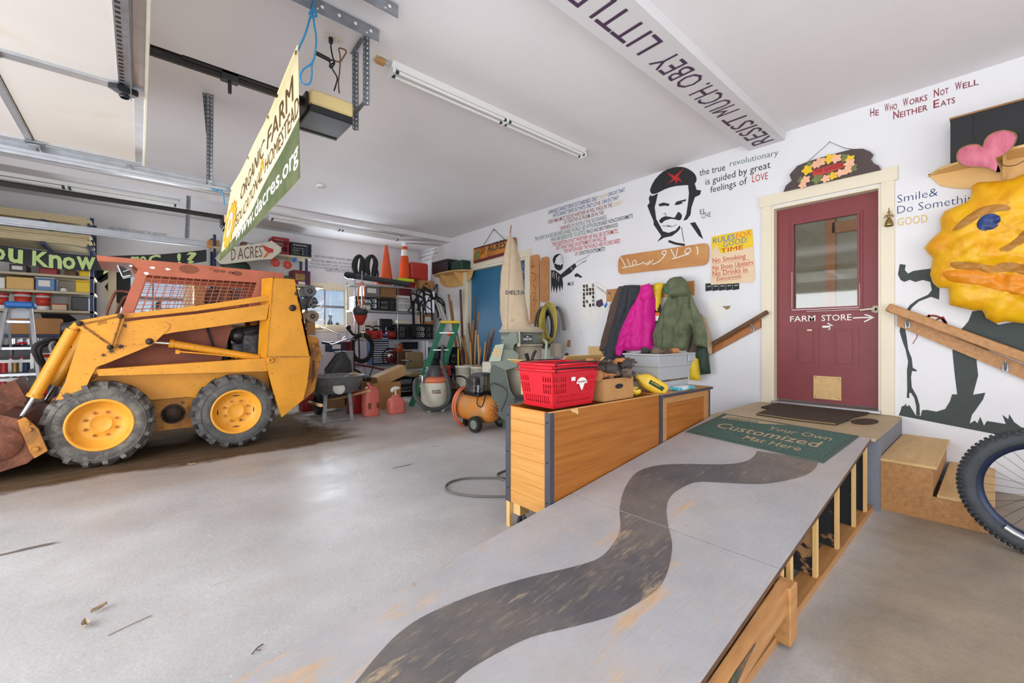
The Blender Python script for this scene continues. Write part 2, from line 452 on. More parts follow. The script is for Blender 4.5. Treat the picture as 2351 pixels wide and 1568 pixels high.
mat('panel_mixed',S(176,130,82),.7,col2=S(32,32,36),lo=.50,hi=.53,scale=6)
mat('panel_green',S(50,66,54),.7,col2=S(120,86,52),lo=.48,hi=.62,scale=5)
mat('galv_tray',S(128,132,134),.5,.3,var=.18,scale=16)
mat('hose_dark',S(70,76,72),.6,var=.1,scale=20)
mat('sage_light',S(176,186,164),.5,var=.05,scale=5)
mat('sage_dark',S(92,100,92),.55,var=.08,scale=5)
def floor_mat():
    m=bpy.data.materials.new('concrete'); m.use_nodes=True; MATS['concrete']=m
    n=m.node_tree.nodes; l=m.node_tree.links; bs=n['Principled BSDF']
    g=n.new('ShaderNodeNewGeometry')
    def noise(sc,st=None,det=8,ro=.6):
        t=n.new('ShaderNodeTexNoise'); t.inputs['Scale'].default_value=sc; t.inputs['Detail'].default_value=det; t.inputs['Roughness'].default_value=ro
        if st:
            mp=n.new('ShaderNodeMapping'); mp.inputs['Scale'].default_value=st; l.new(g.outputs['Position'],mp.inputs[0]); l.new(mp.outputs[0],t.inputs['Vector'])
        else:l.new(g.outputs['Position'],t.inputs['Vector'])
        return t.outputs['Fac']
    def ramp(f,a,b,ca,cb):
        r=n.new('ShaderNodeValToRGB'); e=r.color_ramp.elements; e[0].position=a; e[1].position=b; e[0].color=(*ca,1); e[1].color=(*cb,1); l.new(f,r.inputs[0]); return r.outputs[0]
    def mixc(f,a,b):
        x=n.new('ShaderNodeMix'); x.data_type='RGBA'; l.new(f,x.inputs[0])
        for v,i in((a,6),(b,7)):
            if isinstance(v,tuple):x.inputs[i].default_value=(*v,1)
            else:l.new(v,x.inputs[i])
        return x.outputs[2]
    def mth(op,a,b=None,c=None):
        x=n.new('ShaderNodeMath'); x.operation=op; x.use_clamp=False
        for i,v in enumerate((a,b,c)):
            if v is None:continue
            if isinstance(v,(int,float)):x.inputs[i].default_value=v
            else:l.new(v,x.inputs[i])
        return x.outputs[0]
    def sstep(v,a,b):
        r=n.new('ShaderNodeMapRange'); r.interpolation_type='SMOOTHSTEP'; l.new(v,r.inputs[0]); r.inputs[1].default_value=a; r.inputs[2].default_value=b; return r.outputs[0]
    base=ramp(noise(1.1),.32,.68,S(178,177,177),S(208,207,207))
    base=mixc(sstep(noise(.55,(1,2.2,1)),.56,.80),base,S(168,156,134))
    base=mixc(sstep(noise(9,(.5,2,1),10,.7),.58,.72),base,S(190,180,160))
    base=mixc(sstep(noise(26),.66,.72),base,S(224,222,216))
    sp=n.new('ShaderNodeSeparateXYZ'); l.new(g.outputs['Position'],sp.inputs[0])
    wy=mth('ADD',sp.outputs['Y'],mth('MULTIPLY',mth('SUBTRACT',noise(1.6,(1,1,1)),.5),.5))
    wx=mth('ADD',sp.outputs['X'],mth('MULTIPLY',mth('SUBTRACT',noise(2.3,(1,1,1)),.5),1.2))
    mud=mth('MULTIPLY',sstep(wy,5.18,5.34),mth('SUBTRACT',1.0,sstep(wx,1.75,2.35)))
    mud=mth('MULTIPLY',mud,mth('SUBTRACT',1.0,sstep(wy,7.6,8.0)))
    mudc=ramp(noise(6,(.6,2,1),10,.75),.38,.72,S(34,30,27),S(104,94,82))
    base=mixc(mud,base,mudc)
    tan=mth('MULTIPLY',sstep(wy,4.3,4.75),mth('SUBTRACT',1.0,sstep(wx,3.5,4.4)))
    base=mixc(mth('MULTIPLY',tan,.30),base,S(150,116,78))
    dk=mth('MULTIPLY',sstep(wx,1.6,2.2),mth('SUBTRACT',1.0,sstep(wy,.35,.75)))
    base=mixc(mth('MULTIPLY',dk,.76),base,ramp(noise(3,None,10),.3,.7,S(118,96,66),S(158,138,106)))
    spots=mth('MULTIPLY',sstep(noise(2.6,(.5,3.2,1),3,.4),.705,.735),sstep(wy,2.0,3.4))
    base=mixc(mth('MULTIPLY',spots,.8),base,S(74,62,50))
    fine=ramp(noise(70,None,4,.7),.3,.7,(.78,.78,.78),(1.12,1.12,1.12)); mm=n.new('ShaderNodeMix'); mm.data_type='RGBA'; mm.blend_type='MULTIPLY'; mm.inputs[0].default_value=.55; l.new(base,mm.inputs[6]); l.new(fine,mm.inputs[7]); base=mm.outputs[2]
    base=mixc(mth('MULTIPLY',sstep(noise(38,(1,1.6,1),5,.6),.69,.73),.7),base,S(96,88,78))
    l.new(base,bs.inputs['Base Color'])
    rg=n.new('ShaderNodeMapRange'); l.new(noise(1.4),rg.inputs[0]); rg.inputs[1].default_value=.3; rg.inputs[2].default_value=.7; rg.inputs[3].default_value=.36; rg.inputs[4].default_value=.62
    mr_=n.new('ShaderNodeMix'); l.new(mud,mr_.inputs[0]); l.new(rg.outputs[0],mr_.inputs[2]); mr_.inputs[3].default_value=.92; l.new(mr_.outputs[0],bs.inputs['Roughness'])
    sp_=n.new('ShaderNodeMapRange'); l.new(mud,sp_.inputs[0]); sp_.inputs[3].default_value=.5; sp_.inputs[4].default_value=.1; l.new(sp_.outputs[0],bs.inputs['Specular IOR Level'])
    b=n.new('ShaderNodeBump'); b.inputs['Strength'].default_value=.12; b.inputs['Distance'].default_value=.02
    l.new(noise(22),b.inputs['Height']); l.new(b.outputs[0],bs.inputs['Normal'])
floor_mat()
def worn_paint(name,paint,paint2,wood,wood2,amount,wear_x=None):
    """painted plywood, rubbed through to the wood in streaks along the grain (x)"""
    m=bpy.data.materials.new(name); m.use_nodes=True; MATS[name]=m
    n=m.node_tree.nodes; l=m.node_tree.links; bs=n['Principled BSDF']; bs.inputs['Roughness'].default_value=.55
    g=n.new('ShaderNodeNewGeometry')
    def noise(sc,st,det=9,ro=.65):
        mp=n.new('ShaderNodeMapping'); mp.inputs['Scale'].default_value=st; l.new(g.outputs['Position'],mp.inputs[0])
        t=n.new('ShaderNodeTexNoise'); t.inputs['Scale'].default_value=sc; t.inputs['Detail'].default_value=det; t.inputs['Roughness'].default_value=ro; l.new(mp.outputs[0],t.inputs['Vector']); return t.outputs['Fac']
    def ramp(f,a,b,ca,cb):
        r=n.new('ShaderNodeValToRGB'); e=r.color_ramp.elements; e[0].position=a; e[1].position=b; e[0].color=(*ca,1); e[1].color=(*cb,1); l.new(f,r.inputs[0]); return r.outputs[0]
    pc=ramp(noise(3,(1,1,1)),.3,.7,paint,paint2)
    wc=ramp(noise(5,(.8,7,1)),.3,.7,wood,wood2)
    f1=noise(1.3,(.55,2.0,1),12,.72)
    x=n.new('ShaderNodeMapRange'); l.new(f1,x.inputs[0]); x.inputs[1].default_value=amount; x.inputs[2].default_value=amount+.055
    fac=x.outputs[0]
    if wear_x:
        sp=n.new('ShaderNodeSeparateXYZ'); l.new(g.outputs['Position'],sp.inputs[0])
        mr=n.new('ShaderNodeMapRange'); mr.interpolation_type='SMOOTHSTEP'; l.new(sp.outputs['X'],mr.inputs[0]); mr.inputs[1].default_value=wear_x[0]; mr.inputs[2].default_value=wear_x[1]; mr.inputs[3].default_value=-wear_x[2]; mr.inputs[4].default_value=.03
        ad=n.new('ShaderNodeMath'); ad.operation='SUBTRACT'; l.new(f1,ad.inputs[0]); l.new(mr.outputs[0],ad.inputs[1]); l.new(ad.outputs[0],x.inputs[0])
    mx=n.new('ShaderNodeMix'); mx.data_type='RGBA'; l.new(fac,mx.inputs[0]); l.new(pc,mx.inputs[6]); l.new(wc,mx.inputs[7])
    cur=mx.outputs[2]
    for sc_,st_,a_,b_,cc_,k_ in((1.0,(1,1,1),.42,.70,wood,.30),(17,(.5,3.2,1),.56,.70,wood,.38),(40,(.6,2.4,1),.57,.68,paint,.5),(6,(1,1.5,1),.66,.72,tuple(c*.45 for c in paint),.45)):
        q=n.new('ShaderNodeMapRange'); l.new(noise(sc_,st_),q.inputs[0]); q.inputs[1].default_value=a_; q.inputs[2].default_value=b_; q.inputs[4].default_value=k_
        m2=n.new('ShaderNodeMix'); m2.data_type='RGBA'; l.new(q.outputs[0],m2.inputs[0]); l.new(cur,m2.inputs[6]); m2.inputs[7].default_value=(*cc_,1); cur=m2.outputs[2]
    l.new(cur,bs.inputs['Base Color'])
    b=n.new('ShaderNodeBump'); b.inputs['Strength'].default_value=.35; b.inputs['Distance'].default_value=.01
    l.new(noise(9,(.7,6,1)),b.inputs['Height']); l.new(b.outputs[0],bs.inputs['Normal'])
worn_paint('ramp_paint',S(160,160,163),S(178,177,180),S(206,176,146),S(184,150,116),.565,(.0,2.1,.11))
worn_paint('path_paint',S(76,74,78),S(98,96,98),S(192,170,138),S(160,138,110),.605,(.2,2.6,.07))
worn_paint('platform_ply',S(178,156,122),S(196,176,142),S(150,128,96),S(170,150,118),.62)
# ------------------------------------------------------------------ the room
XL,XR,YB,YF,ZC=-3.3,5.25,9.5,-3.5,3.47
floor_o=struct(MB().box((XL-.1,YF-.1,-.2),(XR+.1,YB+.1,-.012)).build('floor','dark_grey'))
for(x0,x1,y0,y1)in((XL,XR,YF,4.95),(XL,XR,4.962,YB)):
    MB().box((x0,y0,-.1),(x1,y1,0)).build('slab','concrete',floor_o)
ceil_o=struct(MB().box((XL-.1,YF-.1,ZC),(XR+.1,YB+.1,ZC+.1)).build('ceiling','ceiling_white'))
def wall_with_holes(name,axis,at,thick,a0,a1,z0,z1,holes,m='wall_white'):
    mb=MB()
    def put(p,q,r,s):
        if q-p<1e-4 or s-r<1e-4:return
        if axis=='x':mb.box((at,p,r),(at+thick,q,s))
        else:mb.box((p,at,r),(q,at+thick,s))
    cur=a0
    for(h0,h1,b0,b1)in sorted(holes):
        put(cur,h0,z0,z1); put(h0,h1,z0,b0); put(h0,h1,b1,z1); cur=h1
    put(cur,a1,z0,z1)
    return struct(mb.build(name,m,fix=False))
RD=(.7175,1.639,.53,2.68)
BD=(5.60,7.42,.53,2.68)
WINA=(2.56,3.475,1.48,2.32)
WINB=(-.27,.645,1.48,2.32)
wall_r=wall_with_holes('wall_right','x',XR,.16,YF,YB,0,ZC,[RD,BD])
wall_b=wall_with_holes('wall_back','y',YB,.16,XL,XR,0,ZC,[WINA,WINB])
wall_l=wall_with_holes('wall_left','x',XL-.16,.16,YF,YB,0,ZC,[(1.24,4.9,0,2.5),(-3.0,.7,0,2.5),(5.15,7.75,0,2.5)])
gd2=thing('garage_door','closed cream garage door of the loader bay','garage door',(XL-.12,6.45,0))
for i in range(4):MB().box((XL-.15,5.17,.005+i*.622),(XL-.10,7.73,.625+i*.622),.004).build('section','door_panel',gd2,world=True)
wall_f=wall_with_holes('wall_front','y',YF-.16,.16,XL,XR,0,ZC,[(-.6,3.0,0,2.5)])
soffit=struct(MB().box((XL,8.04,3.377),(XR,YB,ZC)).build('trim_1','beam_white'))
beam=struct(MB().box((XL,1.511,3.382),(XR,1.873,ZC)).build('trim_2','beam_white'))
mb=MB()
for w,x0,x1 in(('RESIST',5.15,4.30),('MUCH.',4.22,3.58),('OBEY',3.52,2.98),('LITTLE',2.84,2.02)):
    lettering(mb,w,(x0,1.585,3.380),(x1,1.585,3.380),.21,up=(0,1,0),bold=.0,slant=-.0)
mb.build('lettering','paint_purple',beam,label='purple painted words on the underside of the beam')
def window(n,h):
    x0,x1,z0,z1=h
    t=bpy.data.objects.new('window_%d'% n,None); COL.objects.link(t); t['kind']='structure'
    t.location=((x0+x1)/2,YB,z0); WM[t.name]=Matrix.Translation(t.location)
    b=MB(); w=.1
    b.frame('y',YB-.02,YB-.001,x0-w,x1+w,z0-w,z1+w,w)
    b.build('casing','trim_cream',t,world=True)
    b=MB()
    b.frame('y',YB+.02,YB+.1,x0,x1,z0,z1,.045,.05)
    b.build('window_frame','trim_cream',t,world=True)
    zm=(z0+z1)/2+.02; xm=(x0+x1)/2
    b=MB().box((x0+.045,YB+.04,zm-.025),(x1-.045,YB+.08,zm+.025)); b.build('meeting_rail','grey_paint',t,world=True)
    MB().box((xm-.012,YB+.045,z0+.05),(xm+.012,YB+.075,z1-.045)).build('muntin','grey_paint',t,world=True)
    for a,c in((x0+.045,xm-.012),(xm+.012,x1-.045)):
        for d,e in((z0+.05,zm-.025),(zm+.025,z1-.045)):MB().box((a,YB+.057,d),(c,YB+.062,e)).build('pane','glass',t,world=True)
window(1,WINA); window(2,WINB)
def empty_struct(name,loc):
    t=bpy.data.objects.new(name,None); COL.objects.link(t); t['kind']='structure'; t.location=loc; WM[t.name]=Matrix.Translation(Vector(loc)); return t
d1=empty_struct('door_1',(XR,1.18,.53))
y0,y1,z0,z1=RD
b=MB().box((XR-.022,y0-.092,z0),(XR,y0,z1+.02)).box((XR-.022,y1,z0),(XR,y1+.095,z1+.02)).box((XR-.03,y0-.115,z1+.02),(XR,y1+.118,z1+.145))
b.build('casing','trim_cream',d1,world=True)
b=MB().frame('x',XR-.01,XR+.15,y0,y1,z0,z1,.022,0)
b.build('jamb','trim_cream',d1,world=True)
MB().box((XR-.04,y0-.0,z0),(XR+.15,y1,z0+.03),.006).build('threshold','alu',d1,world=True)
ya,yb,za,zb=y0+.026,y1-.026,z0+.045,z1-.026; XD=XR+.085
gy0,gy1,gz0,gz1=ya+.16,yb-.16,za+.985,zb-.18
slab=MB().box((XD,ya,za),(XD+.044,gy0,zb)).box((XD,gy1,za),(XD+.044,yb,zb)).box((XD,gy0,za),(XD+.044,gy1,gz0)).box((XD,gy0,gz1),(XD+.044,gy1,zb)).build('door_slab','door_red',d1,world=True)
b=MB(); w=.028
for k,(ex,pr)in enumerate(((.034,.012),(.014,.022))):
    A,B,C,D=gy0-ex,gy1+ex,gz0-ex,gz1+ex
    b.frame('x',XD-pr,XD-.0005,A,B,C,D,.019)
b.build('lite_frame','door_red',d1,world=True)
b=MB().box((XD-.0235,gy0-.012,gz0-.016),(XD-.0222,gy1+.012,gz0-.011)).box((XD-.0135,gy0-.03,gz0-.035),(XD-.0122,gy1-.12,gz0-.0315)).box((XD-.0235,gy0-.0142,gz0),(XD-.0222,gy0-.0115,gz0+.22)).box((XD-.0235,gy1+.011,gz0),(XD-.0222,gy1+.0135,gz0+.4))
b.build('chipped_edge','paint_white',d1,world=True)
MB().box((XD+.018,gy0,gz0),(XD+.024,gy1,gz1)).build('pane','glass',d1,world=True)
ym=(ya+yb)/2
for a,c in((ya+.155,ym-.05),(ym+.05,yb-.155)):
    b=MB(); zlo,zhi=za+.36,gz0-.19
    b.frame('x',XD-.006,XD-.0005,a,c,zlo,zhi,.03)
    b.box((XD-.005,a+.05,zlo+.05),(XD,c-.05,zhi-.05),.004)
    b.build('raised_panel','door_red',d1,world=True)
pa=PX(1868,862,XD); pb=PX(1932,921,XD)
MB().box((XD-.012,min(pa.y,pb.y),pb.z+.005),(XD,max(pa.y,pb.y),pa.z),.002).build('patch_board','ply',d1,world=True)
b=MB()
for yy in(pa.y-.02,pb.y+.02):
    for zz in(pb.z+.025,pa.z-.02):b.cyl((XD-.014,yy,zz),(XD-.011,yy,zz),.005,n=8)
b.build('screw','black_metal',d1,world=True)
h=PX(2011,710,XD)
kn=MB().lathe([(0,0),(.036,0),(.036,.008),(.022,.016),(.013,.02),(.013,.05)],(XD,h.y,h.z),(-1,0,0),18)
kn.tube(smooth_pts([(XD-.048,h.y,h.z),(XD-.052,h.y+.04,h.z+.002),(XD-.05,h.y+.11,h.z-.006)]),.009,8).build('door_handle','offwhite_plastic',d1,world=True)
b=MB(); o_=(-.0015,0,0)
lettering(b,'FARM',PX(1814,739,XD),PX(1872,737,XD),.062,off=o_,bold=.004,slant=0)
lettering(b,'STORE',PX(1886,737,XD),PX(1955,735,XD),.062,off=o_,bold=.004)
for pts,wd in((((1958,730),(1980,729),(2002,729)),.012),(((1985,722),(1996,725),(2006,729),(1996,733),(1984,739)),.012),(((1888,750),(1900,750),(1910,749)),.02),(((1900,742),(1914,749),(1902,757)),.012)):
    b.ribbon([PX(x,y,XD)+Vector(o_)for x,y in pts],wd,(1,0,0))
b.build('lettering','paint_white',d1,world=True)
MB().box(tuple(PX(1864,756,XD)+Vector((-.002,0,0))),tuple(PX(1853,760,XD))).build('sticker','paper_tan',d1,world=True)
d2=empty_struct('door_2',(XR,6.5,.53))
y0,y1,z0,z1=BD
b=MB().box((XR-.022,y0-.13,z0),(XR,y0,z1+.02)).box((XR-.022,y1,z0),(XR,y1+.13,z1+.02)).box((XR-.03,y0-.15,z1+.02),(XR,y1+.15,z1+.145))
b.build('casing','trim_cream',d2,world=True)
b=MB().frame('x',XR-.01,XR+.15,y0,y1,z0,z1,.025,0)
b.build('jamb','trim_cream',d2,world=True)
MB().box((XR+.085,6.36,z0+.02),(XR+.13,y1-.027,z1-.03)).build('door_leaf','door_blue',d2,world=True,label='blue painted door leaf')
rl=MB().box((XR+.06,y0+.027,z0+.02),(XR+.105,6.35,z1-.03)).build('door_leaf','door_slate',d2,world=True,label='slate blue leaf with chalk writing')
b=MB()
lettering(b,'FOOD',PX(1194,622,XR+.06),PX(1219,617,XR+.06),.17,off=(-.002,0,0),bold=.0)
lettering(b,'TRAY',PX(1194,648,XR+.06),PX(1219,643,XR+.06),.15,off=(-.002,0,0),bold=.0)
b.build('lettering','paint_navy',rl,world=True)
bk=struct(MB().box((7.4,-.2,.5),(7.5,3.2,3.2)).build('wall_store','khaki'))
tag(MB().box((6.5,1.33,.5),(6.6,1.43,2.9)).box((6.5,1.36,2.55),(6.58,-.1,2.68)).build('post','oak'),'oak post and rail seen through the red door pane','post')
struct(MB().box((XR+.16,-.2,.4),(7.5,3.2,.5)).build('floor_store','lumber'))
struct(MB().box((-60,9.7,-.4),(60,90,-.3)).build('ground_outside','field'))
struct(MB().box((-40,-30,-.4),(-3.5,9.7,-.06)).build('ground_drive','gravel'))
for i,(px_,hh)in enumerate(((714,3.6),(733,2.2),(758,3.4),(775,2.8),(330,3.2),(365,4),(405,3.4))):
    p=PY(px_,775,44); rr=random.Random(i)
    t=thing('pine_tree',('bushy green tree at the left edge of the small back window','lowest green tree in the small back window, by the glazing bar','pointed conifer right of the glazing bar in the small back window','green conifer at the right edge of the small back window','leftmost tree in the window seen through the cab mesh','middle tree in the window seen through the cab mesh','rightmost tree in the window seen through the cab mesh')[i],'tree',(p.x,p.y,-.3),0,'trees beyond the back windows')
    MB().cyl((0,0,0),(0,0,hh*.4),.16,.1,8).build('trunk','wood_dark',t)
    b=MB()
    for k in range(5):
        z=hh*(.15+.17*k); r=hh*.2*(1-k*.17)
        b.lathe([(r*1.0,z),(r*.55,z+hh*.1),(r*.25,z+hh*.22),(0.01,z+hh*.26)],n=9)
    for q in range(len(b.v)):b.v[q]+=Vector((rr.uniform(-.2,.2),rr.uniform(-.2,.2),rr.uniform(-.15,.15)))
    b.build('foliage','tree',t,fix=False)
# ------------------------------------------------------------------ skid steer loader
YN,YM=5.66,6.40
sk=thing('skid_steer','yellow and salmon skid steer loader with wire mesh cab and muddy tyres','loader',(.35,YM,0))
def mir(mb):mb.v=[Vector((p.x,2*YM-p.y,p.z))for p in mb.v]; return mb
def both(fn,name,m,**k):
    a=fn().build(name,m,sk,world=True,**k); b_=mir(fn()).build(name,m,sk,world=True,**k); return a,b_
def plate(px,Y,th):
    return lambda:MB().prism([PY(x,y,Y)for x,y in px],(0,th,0))
def wheel(cx,near,tm,slots):
    s=1 if near else-1
    yo=YN if near else 2*YM-YN
    R,Wd,rr=.412,.29,.238
    c=Vector((cx,yo,R)); ax=(0,s,0)
    prof=[(rr,.015),(rr+.02,.0),(rr+.06,-.004),(R-.075,.008),(R-.045,.024),(R-.04,.05),(R-.038,Wd/2),(R-.04,Wd-.05),(R-.045,Wd-.024),(R-.075,Wd-.008),(rr+.06,Wd),(rr+.02,Wd),(rr,Wd-.015)]
    b=MB().lathe(prof,c,ax,48)
    b.lathe([(R-.082,.004),(R-.076,-.004),(R-.07,.008)],c,ax,48)
    nl=17
    for side in(0,1):
        for i in range(nl):
            a0=2*pi*(i+.5*side)/nl
            def at(r,a,h):return c+Vector((r*cos(a),s*h,r*sin(a)))
            hh=[(.004,0),(.06,.02),(Wd/2+.01,.2)]if side==0 else[(Wd-.004,0),(Wd-.06,.02),(Wd/2-.01,.2)]
            w_=.062
            vs=[]
            for(h,da)in hh:
                rtop=R if h not in(.004,Wd-.004)else R-.03
                for a in(a0+da-w_,a0+da+w_):vs+=[at(R-.07 if h in(.004,Wd-.004)else R-.05,a,h),at(rtop,a*1.0+(0.012 if a<a0+da else-.012),h)]
            fs=[]
            for k in range(2):
                o=4*k; fs+=[(o+1,o+3,o+7,o+5),(o,o+1,o+5,o+4),(o+2,o+6,o+7,o+3)]
            fs+=[(0,2,3,1),(8,9,11,10)]
            b.add(vs,fs)
    w=b.build('wheel',tm,sk,world=True,label='chunky lugged rubber tyre')
    r=MB().lathe([(rr+.012,.008),(rr+.004,-.004),(rr-.012,.004),(rr-.02,.03),(rr-.045,.055),(rr-.07,.085),(.15,.092),(.083,.092),(.08,.088),(.075,.094),(.02,.096),(0,.096)],c,ax,40)
    r.lathe([(rr,.02),(rr,Wd-.02),(.06,Wd-.02)],c,ax,32)
    rim=r.build('rim','rim_yellow',w,world=True)
    for i in range(8):
        a=2*pi*(i+.5)/8; q=c+Vector((.118*cos(a),s*.075,.118*sin(a)))
        MB().cyl(q,q+Vector((0,s*.02,0)),.014,n=6).cyl(q+Vector((0,-s*.012,0)),q+Vector((0,s*.005,0)),.007,n=8).build('lug_nut','cat_yellow_dirty',w,world=True)
    if slots:
        for i in range(4):
            a=pi/2*i; b=MB(); P_=[]
            for t in range(9):
                d=a-.32+.64*t/8; P_.append(c+Vector((.186*cos(d),s*.066,.186*sin(d))))
            for t in range(9):
                d=a+.32-.64*t/8; rq=.186-.018*sin(pi*t/8); P_.append(c+Vector((rq*cos(d),s*.076,rq*sin(d))))
            b.poly(P_).build('slot','black_plastic',w,world=True,fix=False)
    return w
XF,XRW=-.275,.838
wheel(XF,True,'tyre',False); wheel(XRW,True,'tyre_dark',True)
wheel(XF,False,'tyre',False); wheel(XRW,False,'tyre_dark',True)
MB().prism([(-.55,5.99,.24),(1.18,5.99,.24),(1.30,5.99,.5),(1.30,5.99,.78),(-.62,5.99,.66),(-.70,5.99,.42)],(0,.82,0)).build('chassis','cat_yellow_dirty',sk,world=True)
both(plate([(200,881),(226,863),(614,851),(620,900),(560,930),(433,911),(347,918),(300,900)],5.93,.05),'side_skirt','cat_yellow')
hubp=PY(398,950,5.985)
both(lambda:MB().lathe([(.0,-.03),(.05,-.03),(.06,-.02),(.085,-.015),(.085,0),(.11,.0)],hubp,(0,1,0),14),'hub_cap','grease')
def ledge():
    p=[PY(220,848,5.72),PY(611,822,5.72),PY(614,852,5.72),PY(226,863,5.72)]
    return MB().prism(p,(0,.22,0))
both(ledge,'side_ledge','cat_yellow')
ARM=[(186,765),(281,728),(287,739),(330,733),(450,721),(618,698),(612,733),(500,749),(400,763),(375,768),(352,790),(310,808),(240,836),(222,842),(208,866),(200,884),(185,915),(128,918),(149,878)]
both(plate(ARM,5.70,.13),'loader_arm','cat_yellow')
both(plate([(283,721),(450,702),(620,677),(620,690),(450,714),(287,731)],5.72,.07),'upper_link','cat_yellow')
both(plate([(176,738),(187,735),(278,719),(287,726),(262,800),(250,802),(178,751)],5.665,.03),'link_plate','cat_yellow')
def link_rim():
    b=MB(); q=[PY(x,y,5.655)for x,y in((184,745),(279,725),(256,795))]
    for i in range(3):b.cyl(q[i],q[(i+1)% 3],.008,n=6)
    return b
both(link_rim,'weld_edge','cat_yellow_dirty')
for(x,y,r)in((183,743,.026),(277,726,.026),(253,797,.026),(343,784,.034),(672,707,.04),(681,674,.022)):
    p=PY(x,y,5.655 if x<300 else 5.69 if x<600 else 5.665)
    both(lambda:MB().lathe([(0,-.018),(r*.45,-.018),(r*.5,-.01),(r*.9,-.008),(r,0),(r,.05)],p,(0,1,0),14),'pivot_pin','grease')
p=PY(621,827,5.67)
both(lambda:MB().lathe([(.012,.0),(.016,-.016),(.03,-.016),(.036,0),(.036,.04)],p,(0,1,0),16),'tie_boss','cat_yellow')
both(plate([(290,741),(378,738),(391,747),(386,757),(352,788),(300,792)],5.692,.01),'gusset_plate','cat_yellow')
TW=[(626,637),(676,641),(684,668),(714,817),(712,820),(706,878),(696,918),(647,958),(640,940),(628,900),(618,862),(611,822)]
both(plate(TW,5.68,.03),'rear_tower','cat_yellow')
def tower_front():
    a=[PY(x,y,5.68)for x,y in((626,637),(611,822))]
    b=MB(); q0=a[0]+Vector((-.075,.2,.0)); q1=a[1]+Vector((-.05,.2,.0))
    b.prism([a[0],a[1],q1,q0],(.02,.0,0)); return b
both(tower_front,'tower_flange','cat_yellow')
both(lambda:MB().prism([PY(x,y,5.88)for x,y in((626,637),(676,641),(684,668),(714,817),(640,900),(605,822))],(0,.02,0)),'tower_inner','cat_yellow')
both(plate([(627,637),(676,641),(676,643),(627,639)],5.68,.22),'tower_cap','cat_yellow')
both(lambda:MB().prism([PY(676,641,5.68),PY(684,668,5.68),PY(714,817,5.68),PY(712,821,5.68),PY(709,820,5.68),PY(674,643,5.68)],(0,.22,0)),'tower_back','cat_yellow')
both(plate([(612,817),(713,818),(713,820),(612,822)],5.672,.02),'fold_line','cat_yellow_dirty')
RDOOR=[(704,769),(730,775),(738,815),(731,850),(722,897),(696,920),(700,850)]
MB().prism([PY(x,y,5.78)for x,y in RDOOR],(0,1.2,0)).build('rear_door','cat_yellow_dirty',sk,world=True,label='rust-streaked rear door')
MB().prism([PY(x,y,5.77)for x,y in((718,828),(723,826),(722,868),(716,880))],(0,.02,0)).build('door_rib','rust',sk,world=True)
YC0,YC1=5.99,6.81
ROOF=[(221,586),(450,607),(652,627),(652,646),(450,628),(317,617),(302,604),(224,599)]
MB().prism([PY(x,y,YC0)for x,y in ROOF],(0,YC1-YC0,0)).build('cab_roof','salmon',sk,world=True)
def cab_side():
    out=[(317,616),(450,628),(652,645),(652,640),(628,760),(598,800),(594,842),(560,846),(224,846),(226,842),(270,735)]
    b=MB()
    b.prism([PY(x,y,YC0)for x,y in((317,616),(337,631),(305,718),(272,732))],(0,.03,0))
    b.prism([PY(x,y,YC0)for x,y in((317,616),(450,628),(654,646),(654,652),(590,649),(450,640),(337,631))],(0,.03,0))
    b.prism([PY(x,y,YC0)for x,y in((590,649),(654,652),(634,738),(606,740),(571,706))],(0,.03,0))
    return b
both(cab_side,'cab_side','salmon')
both(plate([(305,718),(571,706),(534,745),(514,812),(500,846),(222,848),(226,842),(262,770),(272,732)],YC0+.004,.025),'lower_cab_side','salmon_dark')
def mesh_guard():
    b=MB(); TL,TR,BR,BL=[PY(x,y,YC0+.012)for x,y in((333,629),(592,648),(574,710),(302,721))]
    for i in range(1,15):
        u=i/15; b.bar(TL.lerp(TR,u),BL.lerp(BR,u),.006,.006,(0,1,0))
    for j in range(1,9):
        v=j/9; b.bar(TL.lerp(BL,v),TR.lerp(BR,v),.006,.006,(0,1,0))
    return b
both(mesh_guard,'mesh_guard','salmon')
MB().prism([PY(x,y,YC0+.05)for x,y in((654,646),(645,646),(600,800),(610,800))],(0,.72,0)).build('rear_screen','mat_brown',sk,world=True)
MB().box((.35,6.2,.72),(.8,6.6,.85),.04).box((.74,6.2,.85),(.86,6.6,1.35),.04).build('seat','black_plastic',sk,world=True)
MB().box((-.45,YC0+.03,.66),(.9,YC1-.03,.72)).build('cab_floor','salmon_dark',sk,world=True)
MB().prism([PY(x,y,6.05)for x,y in((270,609),(283,612),(300,622),(302,632),(281,636))],(0,.2,0)).build('work_lamp','black_plastic',sk,world=True)
MB().tube([PY(270,609,6.04),PY(281,635,6.04),PY(300,632,6.04)],.006,6).tube([PY(283,624,6.04),PY(296,619,6.04)],.004,6).build('lamp_guard','white_plastic',sk,world=True)
for(x,y,r)in((300,610,.016),(350,614.5,.02),(385,618,.022),(336,628,.022)):
    q=PY(x,y,YC0-.002); rr_=random.Random(int(x))
    MB().poly([q+Vector((r*(1+rr_.uniform(-.25,.35))*cos(a*pi/5),0,r*.6*(1+rr_.uniform(-.3,.3))*sin(a*pi/5)))for a in range(10)]).build('paint_chip','paint_white',sk,world=True,fix=False)
for(x,y,r)in((434,618,.09),(497,622,.035),(512,623,.03),(530,626,.03),(545,628,.05)):
    q=PY(x,y,YC0-.002)
    MB().poly([q+Vector((r*cos(a*pi/8),0,r*.55*sin(a*pi/8)))for a in range(16)]).build('paint_blotch','salmon_dark',sk,world=True,fix=False)
for d in(0,1):
    pts=[PY(x+20*d,y+12*d,6.02+.06*d)for x,y in((244,724),(248,708),(262,676),(268,670),(278,668),(296,671))]
    MB().tube(smooth_pts(pts,3),.013,8).build('grab_bar','rust',sk,world=True)
